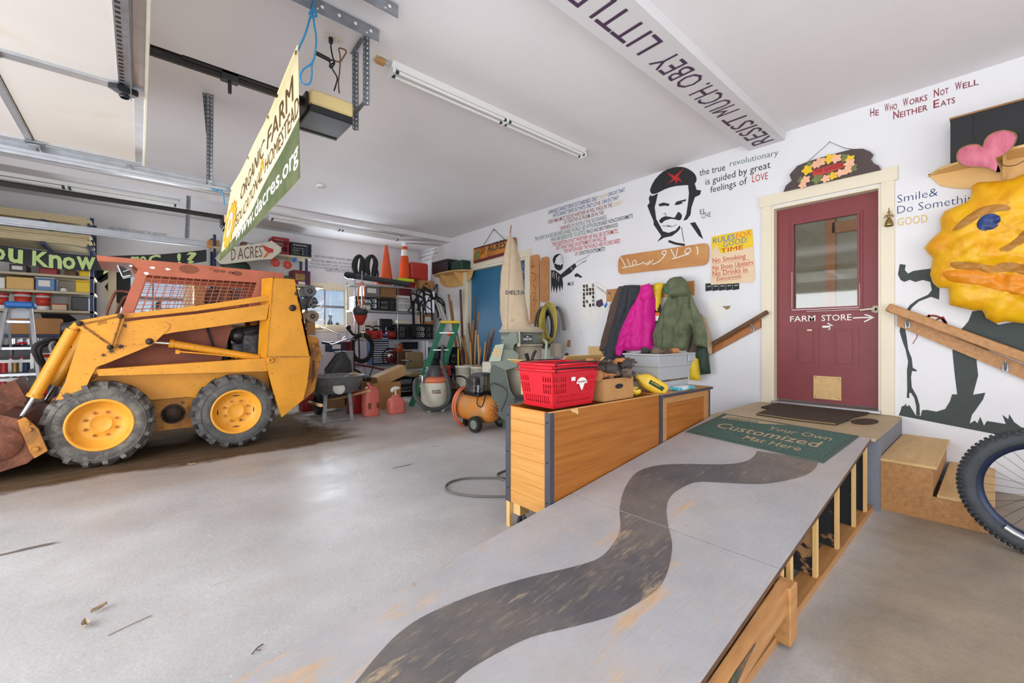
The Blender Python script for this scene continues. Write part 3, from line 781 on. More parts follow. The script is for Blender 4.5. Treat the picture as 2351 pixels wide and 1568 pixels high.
def cylinder(a,b_,c,r):
    return lambda:MB().cyl(a,b_,r,n=18).cyl(a+(a-b_).normalized()*.04,a,r*.75,n=14)
A,B,C=PY(167,757,5.74),PY(82,905,5.74),PY(42,968,5.74)
both(lambda:MB().cyl(A,B,.048,n=18).cyl(B,B+(B-A).normalized()*.03,.054,n=18).cyl(PY(180,744,5.74),A,.035,n=12),'tilt_cylinder','cat_yellow')
both(lambda:MB().cyl(B,C,.02,n=12),'piston_rod','chrome')
A2,B2,C2=PY(595,822,5.84),PY(396,789,5.84),PY(356,786,5.84)
both(lambda:MB().cyl(A2,B2,.04,n=16).cyl(B2+(B2-A2).normalized()*-.01,B2+(B2-A2).normalized()*.03,.046,n=16),'lift_cylinder','cat_yellow')
both(lambda:MB().cyl(B2,C2,.02,n=12),'piston_rod','chrome')
both(lambda:MB().tube(smooth_pts([PY(404,806,5.8),PY(420,808,5.79),PY(470,812,5.79),PY(530,818,5.8),PY(545,822,5.83)],3),.009,6).box(tuple(PY(403,803,5.8)),tuple(PY(412,812,5.83))),'oil_pipe','cat_yellow')
MB().cyl(PY(545,768,6.1),PY(620,752,6.1),.085,.06,16).sph(PY(548,770,6.1),.1,14,8).build('air_cleaner','black_plastic',sk,world=True)
MB().cyl(PY(556,800,6.12),PY(620,800,6.12),.09,n=16).box(tuple(PY(532,822,6.1)),tuple(PY(556,788,6.3)),.01).build('engine','engine',sk,world=True)
MB().box((.95,6.0,.72),(1.35,6.8,1.3),.03).build('engine_block','engine',sk,world=True)
MB().tube(smooth_pts([PY(474,744,6.0),PY(478,760,5.98),PY(488,790,5.97),PY(500,815,5.97)],3),.012,8).build('hydraulic_hose','rubber',sk,world=True)
for k in range(2):
    o=Vector((.02*k,.1*k,-.02*k))
    MB().tube(smooth_pts([PY(108,850,6.1)+o,PY(88,828,6.0)+o,PY(78,800,5.95)+o,PY(96,785,5.98)+o,PY(128,780,6.05)+o,PY(150,792,6.2)+o],4),.02,8).build('hydraulic_hose','rubber',sk,world=True)
MB().tube(smooth_pts([PY(122,812,5.9),PY(116,795,5.9),PY(124,786,5.92),PY(130,800,6.0)],3),.016,8).build('hydraulic_hose','grey_hose',sk,world=True)
MB().cyl((-.42,5.76,.78),(-.42,7.04,.78),.05,n=14).build('cross_tube','cat_yellow_dirty',sk,world=True)
both(plate([(40,965),(57,958),(88,985),(109,1035),(80,1052),(70,1040),(48,990)],5.585,.03),'coupler_plate','cat_yellow_dirty')
for(x,y)in((62,972),(66,986),(82,1030)):
    q=PY(x,y,5.583); both(lambda:MB().cyl(q,q+Vector((0,-.02,0)),.02,n=8),'coupler_bolt','cat_yellow_dirty')
BS=[(-330,1090),(-300,1130),(0,1084),(62,1064),(80,1050),(66,1008),(42,962),(0,952),(-120,968)]
bucket=MB().prism([PY(x,y,5.62)for x,y in BS],(0,.02,0)).build('bucket','rust',sk,world=True,label='rusty steel bucket')
MB().prism([PY(x,y,5.62)+Vector((0,1.54,0))for x,y in BS],(0,.02,0)).build('end_plate','rust',bucket,world=True)
sh_=[PY(x,y,5.642)for x,y in((-300,1128),(0,1083),(62,1063),(79,1050),(66,1010),(42,964),(0,954),(0,962),(36,972),(58,1012),(68,1046),(56,1054),(0,1074),(-300,1118))]
MB().prism(sh_,(0,1.516,0)).build('bucket_shell','rust',bucket,world=True)
MB().lathe([(.0,-.012),(.14,-.012),(.15,0)],PY(-4,1020,5.618),(0,1,0),20).build('wear_disc','rust',bucket,world=True)
MB().prism([PY(x,y,6.3)for x,y in((0,885),(34,872),(62,918),(50,945),(0,925))],(0,.5,0)).build('bucket_back','rust',bucket,world=True)
MB().prism([PY(x,y,6.28)for x,y in((14,935),(56,924),(58,934),(20,948))],(0,.3,0)).build('bucket_lug','rust',bucket,world=True)
rr=random.Random(8)
for(x,y,w,h)in((256,806,16,9),(278,796,16,8),(288,748,9,6),(268,770,5,12),(238,815,10,6),(330,770,12,5)):
    for yy,m in((5.6985,'cat_yellow_dirty'),(5.6975,'grease')):
        k=1 if m=='cat_yellow_dirty' else .55
        MB().poly([PY(x+w*k*cos(a)*rr.uniform(.45,1.1),y+h*k*sin(a)*rr.uniform(.45,1.1),yy)for a in[2*pi*i/22 for i in range(22)]]).build('grease_stain',m,sk,world=True,fix=False)
b=MB()
for k in range(9):b.bar(PY(224+2.6*k,747-.5*k,5.664),PY(224+2.2*k+2,739-.5*k,5.664),.004,.002,(0,1,0))
b.build('cast_mark','cat_yellow_dirty',sk,world=True)
# ------------------------------------------------------------------ ramp, platform, steps
def rz_(x):return RAMP_TOP-RAMP_S*(RAMP_X1-x)
RY0,RY1=.60,1.74
rampT=thing('plywood_ramp','grey painted plywood ramp with a winding dark path up to the red door','ramp',(2.0,1.17,0))
def ramp_panel(x0,x1):
    return MB().prism([(x0,RY0,rz_(x0)),(x1,RY0,rz_(x1)),(x1,RY0,rz_(x1)-.018),(x0,RY0,max(rz_(x0)-.018,.0))],(0,RY1-RY0,0))
lower=ramp_panel(-.24,2.014).build('panel','ramp_paint',rampT,world=True)
upper=ramp_panel(2.022,RAMP_X1).build('panel','ramp_paint',rampT,world=True)
ed=MB()
for x0,x1 in((-.1,2.017),(2.022,RAMP_X1)):
    ed.prism([(x0,RY0-.003,rz_(x0)-.003),(x1,RY0-.003,rz_(x1)-.003),(x1,RY0-.003,rz_(x1)-.018),(x0,RY0-.003,rz_(x0)-.018)],(0,.0025,0))
ed.build('raw_edge','wood_dark',rampT,world=True)
PL=[(700,1720),(815,1568),(870,1500),(920,1450),(985,1408),(1100,1360),(1215,1325),(1320,1300),(1375,1281),(1405,1252),(1424,1215),(1423,1165),(1435,1120),(1460,1086),(1500,1070),(1560,1065),(1650,1066),(1700,1062),(1728,1050),(1738,1035)]
PRt=[(1880,1056),(1872,1074),(1850,1090),(1800,1104),(1740,1111),(1660,1108),(1598,1107),(1556,1125),(1536,1146),(1530,1172),(1535,1210),(1543,1250),(1536,1300),(1515,1345),(1470,1380),(1410,1412),(1310,1440),(1220,1462),(1140,1500),(1060,1550),(1000,1620),(930,1720)]
pts=smooth_pts([PR(x,y,.0012)for x,y in PL],4)+smooth_pts([PR(x,y,.0012)for x,y in PRt],4)
def path_piece(lo,hi,par):
    out=[]
    for i,p in enumerate(pts):
        q=pts[(i+1)% len(pts)]
        ins=lambda r:lo<=r.x<=hi
        if ins(p):out.append(p)
        for c in(lo,hi):
            if(p.x-c)*(q.x-c)<0:
                t=(c-p.x)/(q.x-p.x); out.append(p.lerp(q,t))
    MB().poly(out).build('painted_path','path_paint',par,world=True,fix=False)
path_piece(2.022,9,upper); path_piece(-.1,2.014,lower)
MB().box((1.55,RY0-.01,0),(3.98,RY0+.075,.038)).build('sill_plate','pine',rampT,world=True)
for k,x in enumerate((1964,1926,1877,1818,1797,1990)):
    X=PY(x,1150,RY0).x
    MB().box((X-.019,RY0,.038),(X+.019,RY0+.018,rz_(X)-.025)).build('stud','oak_light',rampT,world=True)
    MB().box((X-.006,RY0+.02,.04),(X+.012,RY1-.1,rz_(X)-.03)).build('bulkhead',('panel_black','panel_black','panel_mixed','panel_green','pine','panel_black')[k],rampT,world=True)
MB().prism([(.35,.555,.02),(1.98,.555,.145),(1.98,.555,.255),(.35,.555,.062)],(0,.038,0)).build('stringer','pine',rampT,world=True)
MB().poly([(1.2,.553,.10),(1.32,.553,.09),(1.5,.553,.15),(1.62,.553,.19),(1.44,.553,.18),(1.24,.553,.15)]).build('green_smear','panel_green',rampT,world=True,fix=False)
MB().box((1.94,.54,.02),(2.03,.60,.25),.004).build('block','pine',rampT,world=True)
MB().box((1.25,.54,.0),(1.4,.6,.08),.004).build('block','pine',rampT,world=True)
MB().box((1.99,RY0+.08,.2),(2.05,RY1,rz_(2.0)-.02)).build('dark_joist','black_plastic',rampT,world=True)  # black strip added under the seam, its colour stands for shade in the gap
plat=thing('door_platform','wooden landing with grey sides in front of the red door','platform',(4.6,1.18,0))
MB().box((RAMP_X1,.575,RAMP_TOP-.02),(XR-.003,1.78,RAMP_TOP)).build('deck','platform_ply',plat,world=True)
MB().box((4.09,.575,.0),(XR-.003,.593,RAMP_TOP-.02)).build('side_panel','grey_paint',plat,world=True)
MB().box((4.02,.56,.0),(4.09,.64,RAMP_TOP-.022)).build('post','grey_paint',plat,world=True)
MB().box((3.97,1.74,.0),(XR-.003,1.76,RAMP_TOP-.02)).build('side_panel','grey_paint',plat,world=True)
st=thing('wooden_steps','small two-tread pine steps beside the grey landing','steps',(4.6,.3,0))
MB().box((4.06,.27,.352),(XR-.004,.57,.372),.003).build('tread','ply',st,world=True)
MB().box((4.06,.01,.166),(XR-.004,.27,.186),.003).build('tread','ply',st,world=True)
MB().prism([(4.07,.03,0),(4.07,.565,0),(4.07,.565,.352),(4.07,.29,.352),(4.07,.29,.166),(4.07,.03,.166)],(.02,0,0)).build('stringer','pine',st,world=True)
MB().box((4.09,.29,.186),(XR-.005,.305,.352)).build('riser','pine',st,world=True)
MB().box((4.09,.03,.0),(XR-.005,.045,.166)).build('riser','pine',st,world=True)
gm=thing('rubber_mat','worn green rubber-backed mat with tan printed words on the ramp','mat',tuple(PR(1770,1005)))
q=[PR(x,y,.001)for x,y in((1575,992),(1890,1064),(1972,1003),(1662,951))]
ru=Vector((0,0,.008))
MB().prism(q,ru).build('edging','mat_edge',gm,world=True)
c_=sum(q,Vector())/4
qi=[p.lerp(c_,.055)+Vector((0,0,.0092))for p in q]
MB().poly(qi).build('pile','mat_green',gm,world=True,fix=False)
def on_mat(u,v,off=.0012):
    a=qi[0].lerp(qi[1],u); b=qi[3].lerp(qi[2],u); r=a.lerp(b,v); r.z+=off; return r
MB().poly([on_mat(u,v)for u,v in((.02,.78),(.38,.84),(.55,.97),(.02,.99))]).build('tan_band','mat_tan',gm,world=True,fix=False)
b=MB()
def mat_text(s,u0,u1,v,hh,bold=.008):
    a,c=on_mat(u0,v),on_mat(u1,v); up=(on_mat((u0+u1)/2,min(v+hh,.99))-on_mat((u0+u1)/2,v)); h=up.length; lettering(b,s,a,c,h,up=up.normalized(),bold=bold)
mat_text('Your Own',.46,.92,.66,.15); mat_text('Customized',.10,.90,.36,.22,.01); mat_text('Mat Here',.42,.84,.13,.15)
b.build('lettering','mat_tan',gm,world=True,fix=False)
b=MB(); a,c=on_mat(.06,.80,.002),on_mat(.34,.85,.002); lettering(b,'ORDER',a,c,.045,up=(on_mat(.2,.95)-on_mat(.2,.8)).normalized(),bold=.01)
b.build('lettering','mat_green',gm,world=True,fix=False)
bm_=thing('coir_mat','brown bristly torn-edged mat at the red door threshold','mat',tuple(PZ(1850,950,RAMP_TOP)))
q=[PZ(x,y,RAMP_TOP+.001)for x,y in((1736,953),(1768,941),(1748,937),(1787,927),(1860,933),(1960,944),(1998,948),(1990,953),(1957,961),(1950,966),(1919,977),(1840,968))]
MB().prism(q,(0,0,.016)).build('pile','mat_brown',bm_,world=True)
MB().tube([p+Vector((0,0,.012))for p in(q[0],q[11],q[10])],.006,6).build('binding','khaki',bm_,world=True)
MB().poly([PZ(1985+33*cos(a*pi/8),968+7.5*sin(a*pi/8),RAMP_TOP+.0008)for a in range(16)]).build('damp_stain','mat_brown',plat,world=True,fix=False)
# ------------------------------------------------------------------ oak bench bins beside the ramp
BX0,BX1,BX2,BY0,BY1,BZ=1.843,3.08,3.965,1.755,2.155,.80
bn=thing('oak_bin','open-topped oak bin on casters with slate metal corners beside the ramp','bin',((BX0+BX1)/2,1.95,0))
MB().box((BX0+.02,BY0,.17),(BX1-.003,BY0+.018,BZ)).build('side_panel','oak',bn,world=True)
MB().box((BX0+.02,BY1-.018,.17),(BX1-.003,BY1,BZ)).build('side_panel','oak',bn,world=True)
MB().box((BX1-.022,BY0+.018,.17),(BX1-.003,BY1-.018,BZ)).build('end_panel','oak',bn,world=True)
nb=8
for i in range(nb):
    z0=.17+(BZ-.17)*i/nb; z1=.17+(BZ-.17)*(i+1)/nb
    MB().box((BX0,BY0+.035,z0+.0006),(BX0+.018,BY1-.03,z1-.0006),.0006).build('plank','oak_end',bn,world=True)
MB().box((BX0+.02,BY0+.02,.17),(BX1-.03,BY1-.02,.19)).build('bottom','oak',bn,world=True)
for y in(BY0-.004,BY1+.004):
    s=1 if y<2 else-1
    b=MB().box((BX0-.006,y,.17),(BX0+.03,y+s*.006,BZ)).box((BX0-.006,y+s*.007,.17),(BX0-.001,y+s*.045,BZ))
    b.build('corner_iron','slate_metal',bn,world=True)
b=MB()
for y in(BY0+.02,BY1-.02):
    for z in(.26,.5,.74):b.cyl((BX0-.010,y,z),(BX0-.005,y,z),.005,n=8)
b.build('screw','black_metal',bn,world=True)
for x in(BX0+.03,BX1-.12):
    for y in(BY0+.05,BY1-.1):
        MB().box((x,y,.085),(x+.08,y+.07,.17)).build('caster_block','oak_light',bn,world=True)
        c=Vector((x+.045,y+.03,.034))
        w_=MB().cyl(c+Vector((0,-.012,0)),c+Vector((0,.012,0)),.033,n=16).build('caster','rubber',bn,world=True)
        MB().box((c.x-.012,c.y-.02,.03),(c.x+.012,c.y-.014,.085)).box((c.x-.012,c.y+.014,.03),(c.x+.012,c.y+.02,.085)).build('fork','steel',w_,world=True)
MB().box((BX0,BY1-.03,0),(BX0+.025,BY1+.002,.17)).build('leg','oak_light',bn,world=True)
pa=PY(1306,944,BY0-.001); 
MB().poly([PY(x,y,BY0-.0012)for x,y in((1309,940),(1326,937),(1328,946),(1327,952),(1321,948),(1314,946))]).build('peeled_patch','oak_light',bn,world=True,fix=False)
MB().box((BX0+.0,BY0-.001,BZ),(BX1,BY0+.02,BZ+.003)).build('top_edge','oak_light',bn,world=True)
lb=thing('oak_bench','closed oak bench with panelled side and dark edging at the landing','bench',((BX1+BX2)/2,1.95,0))
MB().box((BX1,BY0-.012,.16),(BX1+.035,BY1+.005,BZ-.005)).build('post','slate_metal',lb,world=True)
MB().box((BX1+.035,BY0+.006,.16),(BX2-.03,BY1,BZ-.03)).build('body','oak',lb,world=True)
b=MB().frame('y',BY0-.006,BY0+.006,BX1+.035,BX2-.03,.16,BZ-.03,.07,.07,.05)
b.build('face_frame','oak_top',lb,world=True)
MB().box((BX2-.03,BY0-.008,.16),(BX2,BY1,BZ-.03)).build('edge_post','slate_metal',lb,world=True)
MB().box((BX1+.002,BY0-.0,BZ-.022),(BX2+.02,BY1+.02,BZ),.004).build('lid','oak_top',lb,world=True)
MB().box((BX1+.002,BY0-.02,BZ-.026),(BX2+.035,BY0-.001,BZ-.004),.004).build('lid_edging','slate_metal',lb,world=True)
# ------------------------------------------------------------------ things on the bench
def basket(z,label,sticker):
    t=thing('shopping_basket',label,'basket',(2.135,1.955,z),0,'red shopping baskets')
    L,Wd,H,tp=.225,.150,.235,.86
    def at(u,v,h):
        k=tp+(1-tp)*h/H; return Vector((L*u*k,Wd*v*k,h))
    b=MB()
    b.box((-L*tp,-Wd*tp,0),(L*tp,Wd*tp,.006))
    def wall(e0,e1,n):
        for(h0,h1,cut)in((.0,.03,0),(.03,.075,1),(.075,.09,0),(.09,.15,2),(.15,.165,0),(.165,.20,2),(.20,.235,0)):
            for i in range(n):
                if cut==1 and i% 2==1 and 2<i<n-3:continue
                if cut==2 and i% 2==1 and(i<n*.28 or i>n*.72):continue
                u0,u1=i/n,(i+1)/n
                P0=[Vector(e0).lerp(Vector(e1),u)for u in(u0,u1)]
                q=[at(P0[0].x,P0[0].y,h0),at(P0[1].x,P0[1].y,h0),at(P0[1].x,P0[1].y,h1),at(P0[0].x,P0[0].y,h1)]
                b.add(q,[(0,1,2,3)])
    wall((-1,-1),(1,-1),41); wall((-1,1),(1,1),41); wall((-1,-1),(-1,1),29); wall((1,-1),(1,1),29)
    b.build('body','red_plastic',t,fix=False,thick=.004)
    k=1.03
    MB().tube([(L*k,Wd*k,H),(-L*k,Wd*k,H),(-L*k,-Wd*k,H),(L*k,-Wd*k,H)],.009,8,closed=True).build('rim','red_plastic',t)
    for s in(-1,1):
        MB().tube(smooth_pts([(-L*.85,s*Wd*1.06,H-.01),(-L*.9,s*Wd*1.1,H+.008),(-L*.4,s*Wd*1.1,H+.013),(L*.4,s*Wd*1.1,H+.013),(L*.9,s*Wd*1.1,H+.008),(L*.85,s*Wd*1.06,H-.01)],3),.004,6).build('wire_handle','black_metal',t)
    if sticker:
        lg=MB(); yy=-Wd*.985
        fan=[(.055*cos(a),yy-.004,.143+.04*sin(a))for a in[pi*i/14 for i in range(15)]]
        lg.poly([(p[0]+.06,p[1],p[2])for p in fan])
        lg.poly([(.06-.03,yy-.003,.143),(.06+.03,yy-.003,.143),(.065,yy-.002,.10),(.055,yy-.002,.10)])
        s_=lg.build('logo','paint_white',t,fix=False)
        lt=MB(); lettering(lt,'Hannaford',(.018,yy-.006,.15),(.104,yy-.006,.15),.013,bold=.01); lt.build('lettering','red_dark',s_,fix=False)
        MB().add([(-.045,yy-.003,.165),(-.005,yy-.003,.165),(-.005,yy-.004,.19),(-.045,yy-.004,.19)],[(0,1,2,3)]).build('price_sticker','paper',t,fix=False)
    return t
basket(.806,'lower red shopping basket with white logo on the oak bin',True)
basket(.845,'upper red shopping basket nested in the lower one',False)
def open_box(name,label,loc,rz,L,Wd,H,m='cardboard',flaps=(),cat='box',group=None,hole=True):
    t=thing(name,label,cat,loc,rz,group)
    b=MB().box((-L/2,-Wd/2,0),(L/2,Wd/2,.006))
    b.box((-L/2,-Wd/2,.006),(L/2,-Wd/2+.006,H)).box((-L/2,Wd/2-.006,.006),(L/2,Wd/2,H)).box((-L/2,-Wd/2+.006,.006),(-L/2+.006,Wd/2-.006,H)).box((L/2-.006,-Wd/2+.006,.006),(L/2,Wd/2-.006,H))
    b.build('body',m,t)
    if hole:
        MB().poly([(.05*cos(a*pi/8)*(1.0),-Wd/2-.0012,H*.62+.018*sin(a*pi/8))for a in range(16)]).build('hand_hole','black_plastic',t,fix=False)
    for(ax,s,ang,ln)in flaps:
        c0=[(-L/2,s*Wd/2,H),(L/2,s*Wd/2,H)]if ax=='y' else[(s*L/2,-Wd/2,H),(s*L/2,Wd/2,H)]
        out=Vector((0,s,0))if ax=='y' else Vector((s,0,0))
        d=out*cos(ang)*ln+Vector((0,0,sin(ang)*ln))
        MB().add([Vector(c0[0]),Vector(c0[1]),Vector(c0[1])+d,Vector(c0[0])+d],[(0,1,2,3)]).build('flap',m,t,thick=.005,fix=False)
    return t
gb=open_box('glove_box','brown cardboard box overflowing with work gloves',(2.60,1.955,.805),0,.36,.32,.155,'cardboard')
def glove(loc,rz,m,label,tiltx=0.0):
    t=thing('work_glove',label,'glove',loc,rz,'work gloves')
    b=MB().sph((0,0,0),.05,12,8,(1.0,.8,.5))
    b.tube([(-.045,0,0),(-.075,0,.004),(-.115,.0,.0)],[.03,.034,.038],9)
    b.build('palm',m,t)
    for i,(a,ln)in enumerate(((-.35,.07),(-.12,.085),(.12,.082),(.35,.068))):
        d=Vector((cos(a),sin(a),0)); s0=Vector((.03,.028*(i-1.5)*.8,.004))
        MB().tube([s0,s0+d*ln*.5+Vector((0,0,.012)),s0+d*ln+Vector((0,0,-.012))],[.0125,.0125,.009],7).build('finger',m,t)
    MB().tube([(-.005,-.035,0),(.025,-.062,.006),(.05,-.07,0)],[.014,.0135,.010],7).build('finger',m,t)
    return t
gl=[((2.50,1.86,.985),.3,'glove_orange','pale orange leather glove at the near side of the glove box'),((2.62,1.84,.99),2.2,'gloves','brown work glove drooping over the front of the glove box'),
      ((2.71,1.87,.99),-1.0,'glove_dark','dark glove at the right end of the glove box'),((2.48,2.0,1.0),1.4,'glove_dark','dark glove at the back left of the glove box'),
      ((2.60,1.97,1.02),-.6,'glove_orange','tan leather glove topmost on the glove pile'),((2.70,2.02,1.005),2.9,'gloves','brown glove at the back right of the glove pile'),
      ((2.55,2.07,1.0),-2.4,'glove_dark','charcoal glove at the back edge of the glove pile'),((2.66,1.92,1.02),.9,'glove_dark','grey-black glove beside the topmost tan one'),((2.74,1.95,.985),.2,'maroon','glove with maroon cuff at the right of the pile'),((2.45,1.92,.97),2.6,'gloves','brown glove at the left of the glove pile')]
for a in gl:glove(*a)
rr=random.Random(77)
for i in range(16):
    o=glove((2.46+.29*rr.random(),1.84+.23*rr.random(),.985+.05*rr.random()),rr.uniform(-3,3),('glove_dark','gloves','glove_dark','glove_orange','gloves')[i% 5],'worn glove jumbled in the heap on the cardboard box')
    o.rotation_euler=(rr.uniform(-.7,.7),rr.uniform(-.6,.6),rr.uniform(-3,3))
fl=MB().sph((2.6,1.955,.925),.15,14,8,(1.1,.95,.42)).build('glove_heap','gloves'); tag(fl,'tangled lower layer of worn gloves filling the cardboard box','gloves'); fl['kind']='stuff'
ob=open_box('moving_box','open pale cardboard box with raised flaps behind the gloves',(2.62,2.40,.78),.0,.46,.42,.24,'cardboard_light',[('y',-1,.9,.12),('x',1,.5,.14),('x',-1,.35,.16)],hole=False)
tag(MB().box((2.45,2.2,0),(3.05,2.6,.775),.01).build('dark_cabinet','dark_grey'),'dark cabinet hidden behind the oak bin','cabinet')
t=thing('floor_scrubber','black broom handles with grey grips leaning behind the red baskets','tool',(2.4,2.35,.775))
b=MB(); b.cyl(PY(1200,843,2.3),PY(1262,842,2.35),.018,n=12).build('handle','black_plastic',t,world=True)
MB().cyl(PY(1196,843,2.298),PY(1200,843,2.3),.017,n=12).build('end_cap','galv_bright',t,world=True)
MB().box(tuple(PY(1230,846,2.3)),tuple(PY(1295,826,2.45)),.01).build('casing','dark_grey',t,world=True)
MB().tube([PY(1217,840,2.4),PY(1208,812,2.4)],[.012,.016],8).tube(smooth_pts([PY(1228,838,2.42),PY(1222,825,2.42),PY(1226,812,2.42),PY(1230,806,2.42)],3),[.012]*10,8).build('lever','black_plastic',t,world=True)
t=thing('hand_shears','black handled tool standing beside the open pale box','tool',tuple(PY(1304,830,2.3)))
MB().tube([PY(1306,828,2.3),PY(1300,812,2.3)],[.012,.015],8).build('handle','black_plastic',t,world=True)
jg=thing('yellow_jug','yellow plastic jug with green label lying beside the gloves','jug',(2.97,1.95,.80))
A_,B_=PY(1470,868,1.93),PY(1521,897,1.83)
d=(B_-A_).normalized()
jb=MB().lathe([(0,-.0),(.03,0),(.05,.01),(.062,.03),(.062,.2),(.05,.23),(.022,.26),(.02,.28),(0,.28)],B_+d*.02,-d,20,sq=4).build('body','yellow_plastic',jg,world=True)
lab=MB(); sd=d.cross(Vector((0,0,1))).normalized(); upv=sd.cross(d)
cen=B_-d*.1 ; nrm=(Vector((0,0,CAM_H))-cen).normalized()
a1=d; a2=nrm.cross(d).normalized(); 
if a2.z<0:a2=-a2
ncam=a1.cross(a2).normalized()
if ncam.dot(nrm)<0:ncam=-ncam
lq=[cen+ncam*.0635+a1*x+a2*y for x,y in((-.075,-.03),(.065,-.03),(.065,.03),(-.075,.03))]
MB().poly(lq).build('label','green_dark',jb,world=True,fix=False)
lt=MB(); lettering(lt,'QUIKRETE',cen+ncam*.0645-a1*.06+a2*.012,cen+ncam*.0645+a1*.03+a2*.012,.012,up=a2); lt.build('lettering','yellow',jb,world=True,fix=False)
tt=thing('storage_tote','grey plastic storage tote standing on the oak bench','tote',(3.475,1.975,.80))
b=MB(); L,Wd,H=.30,.165,.315
def tring(k,z,inset=0):return[(sx_*(L*k-inset),sy_*(Wd*k-inset),z)for sx_,sy_ in((-1,-1),(1,-1),(1,1),(-1,1))]
rings=[tring(.82,.0),tring(.88,.2),tring(.95,.205),tring(1.0,.3),tring(1.06,.30),tring(1.06,H),tring(.99,H),tring(.80,.02)]
vs=[p for r in rings for p in r]; fs=[]
for i in range(len(rings)-1):
    for k in range(4):fs.append((4*i+k,4*i+(k+1)% 4,4*(i+1)+(k+1)% 4,4*(i+1)+k))
fs+=[(0,1,2,3),tuple(4*(len(rings)-1)+k for k in range(4))]
o=b.add(vs,fs).build('body','tote',tt); md=o.modifiers.new('b','BEVEL'); md.width=.012; md.segments=2; md.limit_method='ANGLE'
MB().box((.18,-Wd*1.08,.24),(.30,-Wd*1.0,.30),.004).build('handle','tote',tt)
fi=MB().box((-.26,-.14,.06),(.26,.14,.285),.02).build('contents','gloves',tt,label='gloves filling the tote')
for a in(((3.40,1.92,1.12),.1,'gloves','brown glove on the left of the grey tote'),((3.55,1.95,1.12),2.8,'glove_orange','tan glove on the right of the grey tote'),((3.47,2.02,1.125),-1.2,'glove_dark','black glove at the back of the grey tote')):glove(*a)
t=thing('wipes_pack','white and teal packet lying on the bench lid edge','packet',(3.55,1.79,.80))
MB().box((-.16,-.045,0),(.13,.05,.03),.012).build('body','wet_wipe',t)
MB().box((-.14,-.035,.03),(.04,.03,.036),.004).build('flap','white_plastic',t)
bb=thing('bottle_pack','yellow mesh bag under the jug beside the glove box','bag',(2.9,1.86,.80)); MB().sph((0,0,.035),.05,12,8,(1,1,.7)).build('body','yellow_plastic',bb); MB().tube([(.03,-.03,.05),(0,-.045,.06),(-.03,-.03,.05)],.004,6).build('net_strap','black_metal',bb)
t=thing('air_hose','thin grey hose looping over the floor behind the oak bin','hose',tuple(PZ(1100,1110)))
MB().tube(smooth_pts([PZ(x,y,.01)for x,y in((1172,1076),(1150,1084),(1142,1090),(1152,1100),(1185,1108))],5),.009,8).build('loop','grey_hose',t,world=True)
MB().tube(smooth_pts([PZ(x,y,.01)for x,y in((1185,1098),(1130,1097),(1070,1098),(1035,1106),(1023,1118),(1035,1130),(1080,1138),(1130,1140),(1190,1139))],5),.009,8).build('loop','grey_hose',t,world=True)
for i,(x,y)in enumerate(((227,1400),(196,1437),(440,1068))):
    c=PZ(x,y,.004); t=thing('dry_leaf',('larger curled dry leaf on the pale concrete','smaller curled dry leaf nearer the camera','flat pale leaf by the rear tyre')[i],'leaf',tuple(c),0,'dry leaves on the floor')
    def fn(u,v,s=.034):a=(u-.5)*2; w=.4*(1-a*a); return Vector((a*s,(v-.5)*2*w*s,.012*abs(v-.5)*2+.008*a*a+.002))
    MB().grid(fn,8,4).build('blade','tan_coat',t,fix=False); MB().tube([(-.034,0,.008),(.036,0,.008)],.0012,4).build('vein','wood_dark',t)
    t.rotation_euler=(0,0,.7+i)
t=thing('straw','thin straw stalk lying on the concrete','straw',tuple(PZ(295,1440))); MB().tube([PZ(248,1459,.003),PZ(300,1434,.004),PZ(347,1413,.003)],.0018,5).build('stalk','khaki',t,world=True)
t=thing('twig','small bent twig on the concrete near the ramp','twig',tuple(PZ(585,1495))); MB().tube([PZ(578,1502,.003),PZ(586,1492,.006),PZ(592,1486,.004),PZ(604,1478,.003)],.002,5).tube([PZ(586,1492,.006),PZ(600,1492,.004)],.0015,5).build('stalk','wood_dark',t,world=True)
